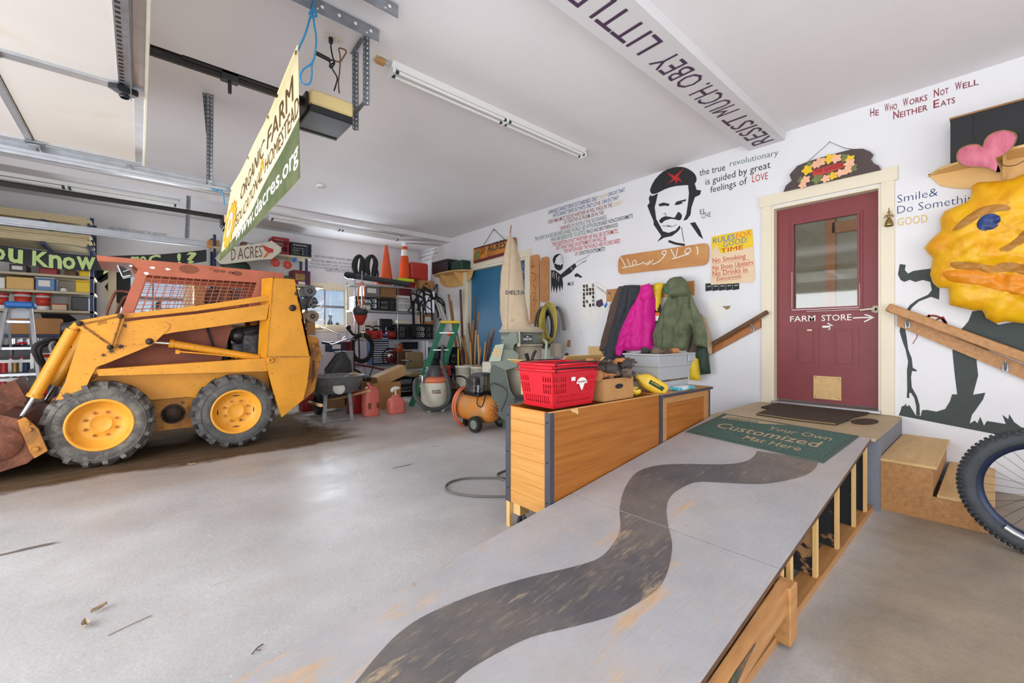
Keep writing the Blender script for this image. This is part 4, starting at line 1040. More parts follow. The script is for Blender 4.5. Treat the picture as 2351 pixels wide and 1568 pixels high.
# ------------------------------------------------------------------ bicycle at the right edge
bk=thing('fat_tyre_bike','bicycle with knobbly fat tyre and black rim at the right edge','bicycle',(3.86,-.2,0))
def bike_wheel(cy,rear):
    c=Vector((3.86,cy,.365)); R,r=.325,.048
    b=MB(); n,m=56,14; vs=[]
    for i in range(n):
        a=2*pi*i/n
        for j in range(m):
            p=2*pi*j/m; rad=R+r*cos(p)*.9; vs.append(c+Vector((r*1.05*sin(p),rad*cos(a),rad*sin(a))))
    b.add(vs,[(i*m+j,((i+1)% n)*m+j,((i+1)% n)*m+(j+1)% m,i*m+(j+1)% m)for i in range(n)for j in range(m)],True)
    for i in range(84):
        a=2*pi*i/84
        for k in range(-2,3):
            p=.48*k+(.24 if i% 2 else 0)*(1 if k<2 else 0); rad=R+r*cos(p)*.92
            nrm_=Vector((sin(p),cos(p)*cos(a),cos(p)*sin(a))); tg=Vector((0,-sin(a),cos(a))); sd=nrm_.cross(tg)
            b.obox(c+Vector((r*1.07*sin(p),rad*cos(a),rad*sin(a)))+nrm_*.003,tg*.0065,sd*.0075,nrm_*.0055)
    w=b.build('wheel','tyre_bike',bk,world=True)
    ri=MB()
    ri.lathe([(R-.035,-.03),(R-.062,-.02),(R-.066,0),(R-.062,.02),(R-.035,.03)],c,(1,0,0),48)
    ri.build('rim','rim_blue',w,world=True)
    MB().cyl(c-Vector((.06,0,0)),c+Vector((.06,0,0)),.018,n=12).cyl(c-Vector((.04,0,0)),c-Vector((.035,0,0)),.035,n=16).cyl(c+Vector((.035,0,0)),c+Vector((.04,0,0)),.035,n=16).build('hub','black_metal',w,world=True)
    sp=MB()
    for i in range(32):
        a=2*pi*i/32; a2=a+(.55 if i% 4<2 else-.55); s=.036 if i% 2 else-.036
        sp.cyl(c+Vector((s,.033*cos(a2),.033*sin(a2))),c+Vector((0,(R-.06)*cos(a),(R-.06)*sin(a))),.0011,n=5,cap=False)
    sp.build('spokes','black_metal',w,world=True)
    if rear:
        g=MB()
        for k,rr in enumerate((.024,.03,.036,.042,.048)):
            x=c.x-.028-.006*(4-k)
            for t_ in range(16):
                a=2*pi*t_/16; g.obox((x,c.y+rr*cos(a),c.z+rr*sin(a)),(.0012,0,0),(0,.004*cos(a),.004*sin(a)),(0,-.0035*sin(a),.0035*cos(a)))
            g.cyl((x-.0012,c.y,c.z),(x+.0012,c.y,c.z),rr,n=20)
        g.build('cassette','black_metal',w,world=True)
        MB().prism([c+Vector((-.02,y_,z_))for y_,z_ in((.02,-.02),(.05,-.07),(.03,-.12),(0,-.13),(-.01,-.08),(-.01,-.02))],(-.02,0,0)).build('derailleur','black_metal',bk,world=True)
    return c
mat('tyre_bike',S(58,62,66),.75,var=.2,scale=14)
mat('rim_blue',S(34,42,66),.35,.3,var=.15,scale=8)
c1=bike_wheel(-.205,True); c2=bike_wheel(-1.32,False)
fr=MB(); bb_,st_,hd=Vector((3.86,-.65,.33)),Vector((3.86,-.52,.84)),Vector((3.86,-1.13,.80))
for a,c,r in((bb_,st_,.017),(bb_,hd,.02),(st_,hd,.017)):fr.cyl(a,c,r,n=12)
for s in(-.07,.07):
    fr.cyl(c1+Vector((s,0,0)),bb_+Vector((s*.4,0,0)),.010,n=8).cyl(c1+Vector((s,0,0)),st_+Vector((s*.2,0,-.06)),.009,n=8)
    fr.cyl(c2+Vector((s,0,0)),hd+Vector((s,.03,-.1)),.013,n=8)
fr.cyl(hd+Vector((0,.03,-.1)),hd+Vector((0,0,.06)),.02,n=10)
fr.build('frame','navy',bk,world=True)
MB().tube([hd+Vector((-.32,.05,.1)),hd+Vector((-.1,0,.1)),hd+Vector((.1,0,.1)),hd+Vector((.32,.05,.1))],.013,8).build('handlebar','black_metal',bk,world=True)
MB().cyl(st_,st_+Vector((0,.03,.14)),.013,n=10).box((3.80,-.63,.96),(3.92,-.36,1.0),.02).build('saddle','black_plastic',bk,world=True)
MB().lathe([(.04,-.0),(.085,0),(.085,.004),(.04,.004)],bb_+Vector((-.055,0,0)),(1,0,0),24).build('chainring','black_metal',bk,world=True)
MB().tube(arc_pts(c1,.285,radians(205),radians(262),10,(0,1,0),(0,0,1)),.034,8).build('lock_sleeve','bin_clear',bk,world=True)if False else None
ls=[c1+Vector((-.03,.29*cos(a),.29*sin(a)))for a in[radians(-52-8*i)for i in range(8)]]
MB().tube(ls,.02,8).build('reflector_sleeve','steel',bk,world=True)
# ------------------------------------------------------------------ right wall: paintings, lettering, hung things
from mathutils.geometry import delaunay_2d_cdt
from mathutils import noise as mnoise
def relief(outline,fn,depth,sp=.03,edge=.08,fold=None,flat_back=0.0):
    """solid with the given 2-D outline, flat behind and swelling in front; fn(u, v, d) -> 3-D"""
    out=[Vector((p[0],p[1]))for p in outline]; n=len(out)
    def sdist(p):
        best=9
        for i in range(n):
            a,c=out[i],out[(i+1)% n]; d=c-a; L2=d.length_squared
            t=0 if L2<1e-12 else max(0,min(1,(p-a).dot(d)/L2)); best=min(best,(a+d*t-p).length)
        return best
    def inside(p):
        r=False
        for i in range(n):
            a,c=out[i],out[(i+1)% n]
            if(a.y>p.y)!=(c.y>p.y)and p.x<(c.x-a.x)*(p.y-a.y)/(c.y-a.y)+a.x:r=not r
        return r
    x0=min(p.x for p in out); x1=max(p.x for p in out); y0=min(p.y for p in out); y1=max(p.y for p in out)
    vs=list(out); rr=random.Random(n); x=x0
    while x<x1:
        y=y0
        while y<y1:
            p=Vector((x+rr.uniform(-.2,.2)*sp,y+rr.uniform(-.2,.2)*sp))
            if inside(p)and sdist(p)>sp*.45:vs.append(p)
            y+=sp
        x+=sp
    V,E,Fc,*_=delaunay_2d_cdt(vs,[(i,(i+1)% n)for i in range(n)],[],1,1e-6)
    m=MB(); F,B=[],[]
    for p in V:
        s=sdist(p); k=min(1,s/edge); d=depth*sqrt(max(0,1-(1-k)**2))
        if fold:d+=fold(p.x,p.y)*k
        F.append(fn(p.x,p.y,max(d,.001 if s>1e-4 else 0))); B.append(fn(p.x,p.y,-flat_back))
    m.add(F,Fc,True); m.add(B,[tuple(f)[::-1]for f in Fc])
    if flat_back:
        k=len(F); pass
    return m
def wallpts(px,X=XR):return[(PX(x,y,X).y,PX(x,y,X).z)for x,y in px]
WO=.0012
def wp(x,y,o=WO):p=PX(x,y,XR); p.x-=o; return p
def paint(px,m,name='painted_shape',o=WO,sm=0,parent=None):
    q=[wp(x,y,o)for x,y in px]
    if sm:q=smooth_pts(q,sm,True)
    return MB().poly(q).build(name,m,parent or wall_r,fix=False)
def c5(o,s,pts):return[(o[0]+x/s,o[1]+y/s)for x,y in pts]
# ---- lettering painted on the wall
def wl_(s,a,b,hpx,m,bold=.012,slant=0.0):
    p,q=wp(*a),wp(*b); t=(p-Vector((0,0,CAM_H))).dot(Vector((SY,CY,0)))
    lettering(LET.setdefault(m,[]).append(MB())or LET[m][-1],s,p,q,hpx*t/FOC,bold=bold,slant=slant); LET[m][-1].build('lettering',m,wall_r,fix=False)
LET={}
def L1(s,a,b,m,h=8.6,bold=.009):
    (xa,ya),(xb,yb)=c5((1200,360),3.792,[a,b]); wl_(s,(xa,ya),(xb,yb),h,m,bold)
for args in(('DARKNESS CANNOT DRIVE OUT DARKNESS. ONLY',(225,500),(655,375),'paint_navy'),('LIGHT',(665,372),(728,352),'paint_tan'),('CAN DO THAT',(740,347),(890,302),'paint_navy'),
             ('HATE CANNOT DRIVE OUT HATE. ONLY LO',(265,528),(640,425),'paint_navy'),('VE',(642,425),(678,415),'paint_red'),('CAN DO THAT',(690,410),(835,370),'paint_navy'),
             ('EVERY MAN MUST DECIDE WHETHER HE WILL WALK IN THE',(225,585),(780,436),'paint_brown'),('LIGHT',(793,433),(865,411),'paint_tan'),
             ('OF CREATIVE',(357,588),(480,556),'paint_brown'),('ALTRUISM OR IN THE',(487,554),(705,500),'paint_brown'),
             ('DARKNESS OF',(327,640),(447,610),'paint_brown'),('DESTRUCTIVE SELFISHNESS.',(455,608),(735,540),'paint_grey'),
             ('THE HOPE OF A SECURE AND LIVABLE WORLD LIES WITH',(105,733),(610,614),'paint_green'),('DISCIPLINED NONCONFORMISTS',(617,612),(960,530),'paint_black'),
             ('WHO ARE DEDICATED TO JUSTICE,',(245,740),(550,672),'paint_green'),('PEACE AND BROTHERHOOD.',(556,670),(832,607),'paint_black'),
             ('THE QUESTION IS NOT WHETHER WE WILL BE EXTREMISTS,',(257,780),(832,662),'paint_red'),('BUT WHAT KIND OF EXTREMISTS WE WILL BE',(295,812),(728,727),'paint_red'),
             ('THE NATION AND THE WORLD ARE IN DIRE NEED',(358,838),(850,748),'paint_red'),('OF',(455,864),(478,859),'paint_red'),('CREATIVE EXTREMISTS',(487,857),(717,817),'paint_black')):L1(*args)
L1('MLK',(393,1125),(450,1117),'paint_black',9)
wl_('the true',(1606,404),(1665,391),15,'paint_black',.0); wl_('revolutionary',(1676,382),(1787,356),13,'paint_green',-.005)
wl_('is guided by great',(1620,425),(1769,385),15,'paint_black',.0); wl_('feelings of',(1631,443),(1715,422),15,'paint_black',.0); wl_('LOVE',(1727,419),(1763,411),16,'paint_red',.0)
wl_('EL',(1607,492),(1621,489),11,'paint_black',-.005); wl_('CHE',(1611,502),(1632,497),11,'paint_black',-.005)
def caps(words,y0off,hb,m):
    for w,a,b in words:
        f=1.35*len(w[0])/(1.35+.92*(len(w)-1)); mid=(a[0]+(b[0]-a[0])*f*.92,a[1]+(b[1]-a[1])*f*.92)
        wl_(w[0],a,(mid[0]-1.5,mid[1]),hb,m,.012); wl_(w[1:],(mid[0]+1,mid[1]),b,hb*.72,m,.012)
caps((('HE',(1998,268),(2018,264)),('WHO',(2031,257),(2060,250)),('WORKS',(2073,245),(2129,230)),('NOT',(2144,224),(2178,214)),('WELL',(2193,208),(2247,194))),0,18,'paint_maroon')
caps((('NEITHER',(2051,274),(2130,253)),('EATS',(2143,249),(2193,236))),0,18,'paint_maroon')
for s,a,b,m in(('Smile&',(2060,466),(2153,449),'paint_navy'),('Do Something',(2060,491),(2254,460),'paint_navy'),('GOOD',(2061,519),(2130,510),'paint_tan')):
    wl_(s,a,b,18,m,-.012 if m=='paint_navy' else .01)
for s,a,b in(('TO WIN A MORAL LIFE',(948,581),(992,567)),('AS GREAT AS NATURE MEANS',(948,590),(1003,574)),('IS ONLY A TITLED AND WORTHY PART',(943,600),(1006,583)),('AND JUST',(975,600),(998,593))):wl_(s,a,b,4.6,'paint_green',.0)
# ---- portrait of a bearded man in a beret
o5,s5=(1200,360),3.792
C=lambda*p:c5(o5,s5,p)
paint(C((1110,300),(1115,268),(1150,200),(1220,130),(1310,92),(1390,88),(1450,110),(1500,150),(1515,200),(1495,238),(1445,246),(1330,255),(1240,282),(1180,312),(1130,325)),'paint_black',sm=2)
paint(C((1112,332),(1128,342),(1178,318),(1165,380),(1150,440),(1163,540),(1190,590),(1222,648),(1270,662),(1330,640),(1368,596),(1375,620),(1352,650),(1300,690),(1230,705),(1170,742),(1208,690),(1175,640),(1140,590),(1140,560),(1110,490),(1085,425),(1105,400),(1098,360)),'paint_black',o=.0014)
paint(C((1440,247),(1500,238),(1515,288),(1555,292),(1545,330),(1500,352),(1484,400),(1470,440),(1462,505),(1430,548),(1398,556),(1425,500),(1440,400),(1448,315)),'paint_black',o=.0016)
paint(C((1183,412),(1225,398),(1280,410),(1270,430),(1240,425),(1190,432)),'paint_black')
paint(C((1320,418),(1340,390),(1425,368),(1420,385),(1380,395),(1400,402),(1350,420)),'paint_black')
paint(C((1188,562),(1205,535),(1240,518),(1290,524),(1325,528),(1355,478),(1388,512),(1372,552),(1340,548),(1290,540),(1230,560),(1212,580)),'paint_black',sm=2)
for p,w in((((1225,500),(1243,490),(1250,508),(1238,516)),.008),(((1255,595),(1275,604),(1292,598)),.008),(((1384,615),(1392,670),(1404,740)),.008),(((1270,733),(1330,755),(1412,768)),.03),(((1215,600),(1300,610),(1340,590)),.006)):
    MB().ribbon([wp(*q)for q in C(*p)],w,(1,0,0)).build('brush_stroke','paint_black',wall_r,fix=False)
paint(C((1456,577),(1502,568),(1545,640),(1572,718),(1535,690),(1500,640)),'paint_black')
st5=[(1410,95),(1352,170),(1392,222),(1350,200),(1338,242),(1328,200),(1258,236),(1312,192),(1254,136),(1326,166)]
paint(C(*st5),'paint_red','red_star',o=.003)
# ---- small figure pointing
paint(C((266,928),(261,892),(274,862),(300,846),(326,850),(310,862),(292,880),(285,905),(279,928)),'paint_black')
paint(C((272,934),(288,928),(304,940),(318,938),(330,946),(348,930),(353,945),(345,975),(325,992),(300,986),(280,966)),'paint_black')
paint(C((247,985),(285,990),(330,1025),(400,965),(455,925),(470,955),(420,1010),(345,1056),(352,1100),(348,1165),(334,1120),(324,1178),(310,1118),(296,1190),(286,1130),(270,1182),(262,1118),(250,1186),(247,1080)),'paint_black')
for a,b in(((270,1000),(276,1060)),((292,1012),(300,1070)),((318,1040),(312,1085)),((420,962),(432,985)),((258,1010),(260,1050))):
    MB().ribbon([wp(*q,.0024)for q in C(a,b)],[.012,.006],(1,0,0)).build('highlight_stroke','paint_white',wall_r,fix=False)
for p in(((312,845),(338,852),(352,885),(356,925)),((345,885),(330,888)),((345,905),(332,907)),((466,922),(500,900),(545,880),(582,850)),((470,955),(520,920),(552,905),(550,885)),((520,915),(548,912))):
    MB().ribbon([wp(*q)for q in C(*p)],.007,(1,0,0)).build('brush_stroke','paint_black',wall_r,fix=False)
paint(C((448,1030),(470,1012),(490,1022),(520,1045),(505,1055),(480,1042),(460,1048)),'paint_black')
# ---- dark silhouette of a gardener on the right
o6,s6=(2000,680),2.53
D6=lambda*p:c5(o6,s6,p)
o7,s7=(1950,140),2.3765
D7=lambda*p:c5(o7,s7,p)
paint(D7((265,1165),(275,1108),(308,1112),(303,1140),(320,1160),(350,1145),(400,1138),(470,1130),(470,1210),(440,1205),(400,1195),(360,1206),(330,1194),(300,1206),(280,1195)),'paint_green_black')
paint(D7((440,1200),(470,1205),(492,1240),(490,1302),(445,1287),(380,1312),(340,1347),(318,1392),(304,1372),(330,1332),(370,1302),(430,1275),(450,1250)),'paint_green_black',o=.0014)
paint(D6((165,205),(172,168),(195,172),(205,230),(216,310),(236,360),(242,415),(266,430),(262,438),(238,434),(232,470),(236,528),(266,580),(281,630),(284,694),(262,690),(262,640),(250,590),(232,562),(222,562),(222,592),(207,590),(210,540),(208,430),(215,380),(200,310),(185,270)),'paint_green_black')
paint(D6((495,220),(540,175),(565,145),(588,88),(640,80),(690,140),(740,165),(888,140),(1200,90),(1240,800),(900,560),(888,385),(700,300),(612,372),(622,460),(592,572),(664,560),(650,600),(608,660),(586,690),(572,740),(602,722),(618,738),(634,700),(656,752),(672,725),(720,732),(782,742),(762,688),(797,715),(802,685),(832,732),(888,772),(1240,960),(1240,905),(888,834),(160,692),(170,668),(178,640),(196,634),(200,622),(208,640),(222,632),(240,660),(258,690),(288,696),(296,662),(320,660),(380,670),(430,655),(458,610),(470,570),(500,570),(486,460),(472,320)),'paint_green_black',o=.0017)
b=MB()
for(x,y,r0,a0,a1)in((0,0,0,0,0),):pass
arcc=wp(2140,752)
b.ribbon([arcc+Vector((0,.085*cos(a),.105*sin(a)))for a in[pi*(1.0-i/12)for i in range(13)]],.018,(1,0,0))
b.ribbon([wp(2133,722),wp(2131,745)],.012,(1,0,0)).ribbon([wp(2124,734),wp(2142,733)],.012,(1,0,0)).ribbon([wp(2138,742),wp(2158,730)],.014,(1,0,0)).ribbon([wp(2163,727),wp(2172,742),wp(2170,754)],.02,(1,0,0))
b.build('wheel_drawing','paint_brown',wall_r,fix=False)
MB().ribbon([wp(2106,763),wp(2105,775),wp(2098,785),wp(2096,790)],.006,(1,0,0)).build('brush_stroke','paint_brown',wall_r,fix=False)
# ------------------------------------------------------------------ coat rack and coats
cr_=thing('coat_rack','oak board coat rack on the wall behind the jackets','coat rack',(XR,PX(1490,650).y,PX(1490,650).z))
a,c=PX(1392,668,XR-.02),PX(1594,640,XR-.02)
MB().box((XR-.022,c.y,a.z-.16),(XR,a.y,a.z+.02),.004).build('board','oak_top',cr_,world=True)
for i in range(8):
    y=a.y+(c.y-a.y)*(i+.5)/8; MB().tube([(XR-.022,y,a.z-.05),(XR-.07,y,a.z-.05),(XR-.085,y,a.z-.02)],.007,6).build('peg','steel',cr_,world=True)
o8,s8=(1300,600),4.356
def coat(name,label,px,X,depth,m,fq=22,fa=.019,cat='jacket',group='coats on the rack',sp=.026,extra=()):
    q=c5(o8,s8,px); ol=wallpts(q,X); cy=sum(p[0]for p in ol)/len(ol); zt=min(p[1]for p in ol)
    t=thing(name,label,cat,(X,cy,zt),0,group)
    ph=random.Random(len(label)).uniform(0,6)
    relief(ol,lambda u,v,d:Vector((X-d,u,v)),depth,sp,.07,lambda u,v:fa*(2.4*mnoise.noise(Vector((u*15+v*3,v*3.2,ph)))+1.1*mnoise.noise(Vector((u*30-v*9,v*9,ph+4)))+.5*sin(u*fq*2+v*3.1+ph))).build('cloth',m,t,world=True)
    for en,ep,ed,em in extra:
        e=wallpts(c5(o8,s8,ep),X-ed[0]); XX=X-ed[0]
        relief(e,lambda u,v,d:Vector((XX-d,u,v)),ed[1],sp,.05,lambda u,v:fa*.7*sin(v*fq*2+u*11+ph)).build(en,em,t,world=True)
    return t
coat('jacket','brown jacket leftmost on the coat rack',[(525,252),(572,246),(560,400),(520,560),(470,740),(420,860),(362,906),(330,890),(345,820),(400,620),(440,450),(490,330)],5.19,.05,'brown_coat')
coat('jacket','dark grey jacket hanging between the brown and pink ones',[(580,240),(655,236),(742,240),(750,320),(705,420),(665,560),(600,700),(565,800),(520,930),(440,1038),(370,1032),(378,920),(430,780),(480,620),(520,450),(545,330)],5.15,.08,'grey_coat',extra=[('sleeve',[(590,250),(640,245),(600,420),(540,640),(500,560),(545,400)],(.07,.04),'grey_coat')])
coat('trousers','black trousers hanging low below the dark grey jacket',[(450,940),(600,890),(606,1052),(440,1050)],5.17,.05,'black_coat',cat='trousers')
coat('jacket','bright magenta hooded jacket on the coat rack',[(765,240),(835,218),(866,290),(892,385),(886,640),(882,830),(862,882),(700,896),(566,892),(548,948),(495,936),(512,850),(560,680),(620,560),(680,430),(702,400),(745,320)],5.09,.10,'pink_coat',extra=[('hood',[(765,240),(835,218),(866,290),(850,370),(800,420),(742,380),(748,320)],(.08,.05),'pink_coat'),('sleeve',[(690,420),(705,560),(640,720),(560,900),(545,948),(495,936),(512,850),(560,680),(620,560)],(.07,.05),'pink_coat')])
coat('scarf','red cloth showing behind the magenta hood',[(742,242),(800,232),(770,300),(742,330),(736,300)],5.13,.03,'paint_orange',cat='scarf')
coat('raincoat','yellow raincoat hanging between magenta and olive jackets',[(880,225),(920,213),(972,222),(952,300),(940,500),(915,515),(888,480),(886,390),(870,290)],5.15,.06,'yellow',cat='raincoat')
coat('cap','small green cloth hanging left of the olive hood',[(985,240),(1008,208),(1022,240),(1020,320),(1000,332),(975,300)],5.10,.04,'green_fibre',cat='cap')
coat('vest','dark vest with orange band behind the olive coat',[(890,450),(935,400),(960,520),(940,640),(905,660),(886,560)],5.14,.03,'black_coat',cat='vest',extra=[('band',[(888,512),(935,510),(932,545),(890,545)],(.04,.01),'paint_orange'),('band',[(890,545),(930,545),(915,590),(895,600)],(.04,.01),'paint_white')])
coat('rain_jacket','olive hooded rain jacket, rightmost large coat on the rack',[(1030,200),(1080,156),(1150,150),(1200,190),(1236,300),(1290,430),(1360,570),(1400,680),(1412,862),(1296,836),(1276,660),(1245,760),(1217,892),(970,892),(902,850),(885,740),(950,540),(1000,420),(1035,350),(1025,260)],5.08,.12,'olive_coat',fq=16,fa=.026,
     extra=[('hood',[(1030,205),(1080,158),(1150,152),(1200,192),(1234,300),(1220,345),(1140,360),(1060,375),(1030,330),(1026,260)],(.10,.09),'olive_coat'),('sleeve',[(1240,330),(1290,430),(1360,570),(1400,680),(1412,862),(1296,836),(1280,660),(1250,560)],(.08,.06),'olive_coat'),('sleeve',[(950,545),(985,560),(975,800),(960,885),(902,850),(886,745)],(.09,.04),'olive_coat')])
coat('work_coat','tan lined coat behind the right sleeve of the olive jacket',[(1340,520),(1390,560),(1440,700),(1458,780),(1460,920),(1425,942),(1395,860),(1330,760)],5.17,.05,'tan_coat',cat='coat')
coat('bib_trousers','dark green waterproof trousers below the olive jacket',[(1310,845),(1412,838),(1446,1122),(1342,1136),(1322,980),(1298,975)],5.13,.06,'green_coat',cat='trousers')
coat('bib_trousers','yellow waterproof trousers below the olive jacket',[(1240,960),(1325,950),(1342,1192),(1230,1186)],5.12,.05,'yellow',cat='trousers')
coat('fleece','grey-brown fleece behind the olive jacket hem',[(1215,680),(1290,660),(1305,900),(1240,985),(1205,900)],5.15,.04,'brown_coat',cat='fleece')
# ------------------------------------------------------------------ handrails
def handrail(name,label,board,top,brk,rail_m,rr):
    t=thing(name,label,'handrail',tuple(PX(*board[0])))
    MB().prism([PX(x,y,XR-.004)for x,y in board],(-.03,0,0)).build('backing_board','pine' if rr is None else 'oak',t,world=True)
    if rr:MB().cyl(PX(*top[0],XR-.09),PX(*top[1],XR-.09),rr,n=14).build('rail',rail_m,t,world=True)
    else:
        a,c=PX(*top[0],XR-.09),PX(*top[1],XR-.09); MB().bar(a,c,.045,.075,bev=.008).build('rail',rail_m,t,world=True)
    for x,y in brk:
        p=PX(x,y,XR-.035)
        MB().tube([p+Vector((0,0,-.05)),p+Vector((-.02,0,-.03)),p+Vector((-.055,0,.0)),p+Vector((-.055,0,.03))],.008,6).box(tuple(p+Vector((-.006,-.018,-.06))),tuple(p+Vector((0,.018,.0))),.002).build('bracket','galv',t,world=True)
handrail('handrail','round brown handrail on oak board left of the red door',[(1635,795),(1748,733),(1748,752),(1635,813)],((1637,789),(1762,716)),((1728,748),),'wood_dark',.024)
handrail('handrail','square pine handrail sloping down right of the red door',[(2061,722),(2061,748),(2420,900),(2420,865)],((2038,705),(2420,846)),((2084,738),(2308,836)),'pine',None)
# ------------------------------------------------------------------ boards, posters, papers
sb=thing('skateboard_deck','tan skateboard deck with pale script hung level above the coats','skateboard',(XR,PX(1523,600).y,PX(1523,600).z),0,'bare skateboard decks on the wall')
def deck(px_a,px_b,hw,t,script,m='skate'):
    A,B=PX(*px_a,XR-.03),PX(*px_b,XR-.03); d=(B-A).normalized(); n=Vector((1,0,0)).cross(d); L=(B-A).length; r=hw
    pts=[A+d*r*(1-cos(a))*1.0+n*r*sin(a)for a in[-pi/2+pi*i/12 for i in range(13)]]
    sg_=lambda x:(abs(x)**.62)*(1 if x>=0 else-1)
    def cap(c,s):return[c+d*(s*r*.75*sg_(cos(a)))+n*(r*sg_(sin(a)))for a in[pi/2-pi*i/16 for i in range(17)]]
    out=cap(B-d*r*.75,1)+cap(A+d*r*.75,-1)[::-1]
    o=MB().prism(out,(.012,0,0)).build('board',m,t,world=True)
    b=MB()
    for st_,w in script:b.ribbon(smooth_pts([PX(x,y,XR-.0315)for x,y in st_],3),w,(1,0,0))
    return o,b
scr=[([(1424,590),(1431,601),(1436,613)],.012),([(1428,615),(1445,612),(1456,609)],.012),([(1440,593),(1444,604),(1447,611)],.011),([(1455,598),(1452,606),(1458,609),(1461,601),(1456,597)],.01),([(1458,609),(1470,606),(1478,602),(1480,606),(1490,602),(1492,597)],.011),([(1499,596),(1494,603),(1484,609)],.011),
       ([(1497,607),(1508,603),(1518,596),(1527,585),(1530,577),(1523,576),(1520,582),(1526,585)],.012),([(1540,572),(1545,582),(1551,592)],.012),([(1543,594),(1556,591),(1570,586),(1582,583)],.012),([(1556,570),(1552,588)],.011),([(1572,578),(1576,571),(1584,570),(1585,577),(1577,582),(1571,578)],.011),([(1599,566),(1602,574),(1601,585)],.012)]
o,b=deck((1419,609),(1627,582),.135,sb,scr); b.build('lettering','paint_white',sb,world=True,fix=False)
sb2=thing('skateboard_deck','tall tan skateboard deck upright beside the blue door','skateboard',(XR,PX(1228,680).y,PX(1228,680).z),0,'bare skateboard decks on the wall')
o,b=deck((1227,745),(1227,585),.115,sb2,[([(1224,592),(1222,605),(1225,612),(1221,615),(1219,611),(1228,612)],.01),([(1219,626),(1230,630),(1229,640),(1223,646)],.01),([(1224,655),(1230,661),(1226,668)],.01),([(1222,673),(1231,674),(1224,690),(1232,688),(1225,705)],.01)]); b.build('lettering','wood_dark',sb2,world=True,fix=False)
sb3=thing('skateboard_deck','short pale skateboard deck right of the tall one','skateboard',(XR,PX(1250,650).y,PX(1250,650).z),0,'bare skateboard decks on the wall')
o,b=deck((1250,694),(1250,590),.098,sb3,[([(1247,600),(1253,603),(1248,609)],.007),([(1252,625),(1253,640)],.007),([(1247,660),(1254,664),(1249,674)],.007)]); b.build('lettering','wood_mid',sb3,world=True,fix=False)
def sheet(name,label,px,m,cat='poster',X=XR-.004,th=.003,group=None):
    t=thing(name,label,cat,tuple(PX(*px[0],X)),0,group)
    MB().prism([PX(x,y,X)for x,y in px],(th,0,0)).build('sheet',m,t,world=True); return t
def onsheet(t,items,X):
    for s,a,b_,h,m in items:
        p,q=PX(*a,X),PX(*b_,X); dep=(p-Vector((0,0,CAM_H))).dot(Vector((SY,CY,0))); mb=MB(); lettering(mb,s,p,q,h*dep/FOC,bold=.0); mb.build('lettering',m,t,world=True,fix=False)
rp=sheet('house_rules_poster','hand-lettered paper poster of house rules with yellow heading',[(1633,543),(1727,525),(1732,600),(1734,640),(1728,648),(1632,654)],'paper_tan',X=XR-.008)
MB().poly([PX(x,y,XR-.0092)for x,y in((1634,544),(1727,526),(1729,566),(1655,582),(1645,562),(1635,575))]).build('yellow_wash','yellow',rp,world=True,fix=False)
onsheet(rp,[('RULES',(1637,559),(1687,549),12,'blue'),('FOR',(1690,549),(1725,540),13,'paint_orange'),('GOOD',(1660,568),(1714,556),12,'storage_blue'),('TIME',(1655,581),(1706,572),10,'paint_red'),('No Smoking',(1636,604),(1712,593),11,'tile_red'),('No Shoes Upstairs',(1636,621),(1729,607),11,'tile_red'),('No Drinks in',(1636,634),(1716,624),11,'tile_red'),('Danceroom',(1646,644),(1702,637),8,'tile_red')],XR-.0105)
b=MB()
for a,c in(((1637,606),(1722,596)),((1636,623),(1730,610)),((1635,636),(1717,626)),((1645,646),(1702,639))):b.ribbon([PX(*a,XR-.0105),PX(*c,XR-.0105)],.003,(1,0,0))
b.build('underline','tile_red',rp,world=True,fix=False)
hk=thing('switch_strip','row of five black switch tags on the wall below the rules poster','sign',tuple(PX(1660,660)))
for i in range(5):
    x=1620+i*15.6; MB().prism([PX(x,651-i*.6,XR-.002),PX(x+14.6,650.4-i*.6,XR-.002),PX(x+14.6,666.6-i*.7,XR-.002),PX(x,669-i*.7,XR-.002)],(-.004,0,0)).build('tag','paint_black',hk,world=True)
    MB().ribbon([PX(x+3,658-i*.6,XR-.0075),PX(x+12,657-i*.6,XR-.0075)],.006,(1,0,0)).build('tag_line','paint_white',hk,world=True,fix=False)
sheet('paper_notice','faint white paper notice pinned right of the coats',[(1624,686),(1664,685),(1664,735),(1623,736)],'paper','notice',XR-.0025,.001)
sheet('paper_scrap','small torn paper scrap taped right of the notice',[(1658,703),(1677,702),(1675,708),(1668,711)],'khaki','paper',XR-.004,.001)
pp=sheet('photo_poster','narrow black and white picture poster left of the coats',[(1336,652),(1368,647),(1365,712),(1337,708)],'paper',X=XR-.006)
rr=random.Random(3)
for i in range(4):
    for j in range(6):
        x=1338+i*7; y=654+j*9-i*.8
        if rr.random()<.75:MB().poly([PX(a,c,XR-.0075)for a,c in((x,y),(x+rr.uniform(4,6),y-.6),(x+5.5,y+7),(x+.5,y+rr.uniform(5,8)))]).build('print',rr.choice(['paint_black','dark_grey','grey_plastic','mat_brown']),pp,world=True,fix=False)
cp=sheet('crane_poster','curling white poster with purple and blue drawing beside the picture poster',[(1369,646),(1408,674),(1402,690),(1394,712),(1366,708)],'paper',X=XR-.012)
MB().poly([PX(a,c,XR-.0135)for a,c in((1369,691),(1382,686),(1386,700),(1376,706),(1368,702))]).build('print','paint_purple',cp,world=True,fix=False)
MB().poly([PX(a,c,XR-.0135)for a,c in((1386,703),(1391,696),(1393,692),(1395,699),(1390,708))]).build('print','blue',cp,world=True,fix=False)
onsheet(cp,[('NORTHERN LIGHTS',(1371,661),(1399,681),5,'paint_navy')],XR-.0138)
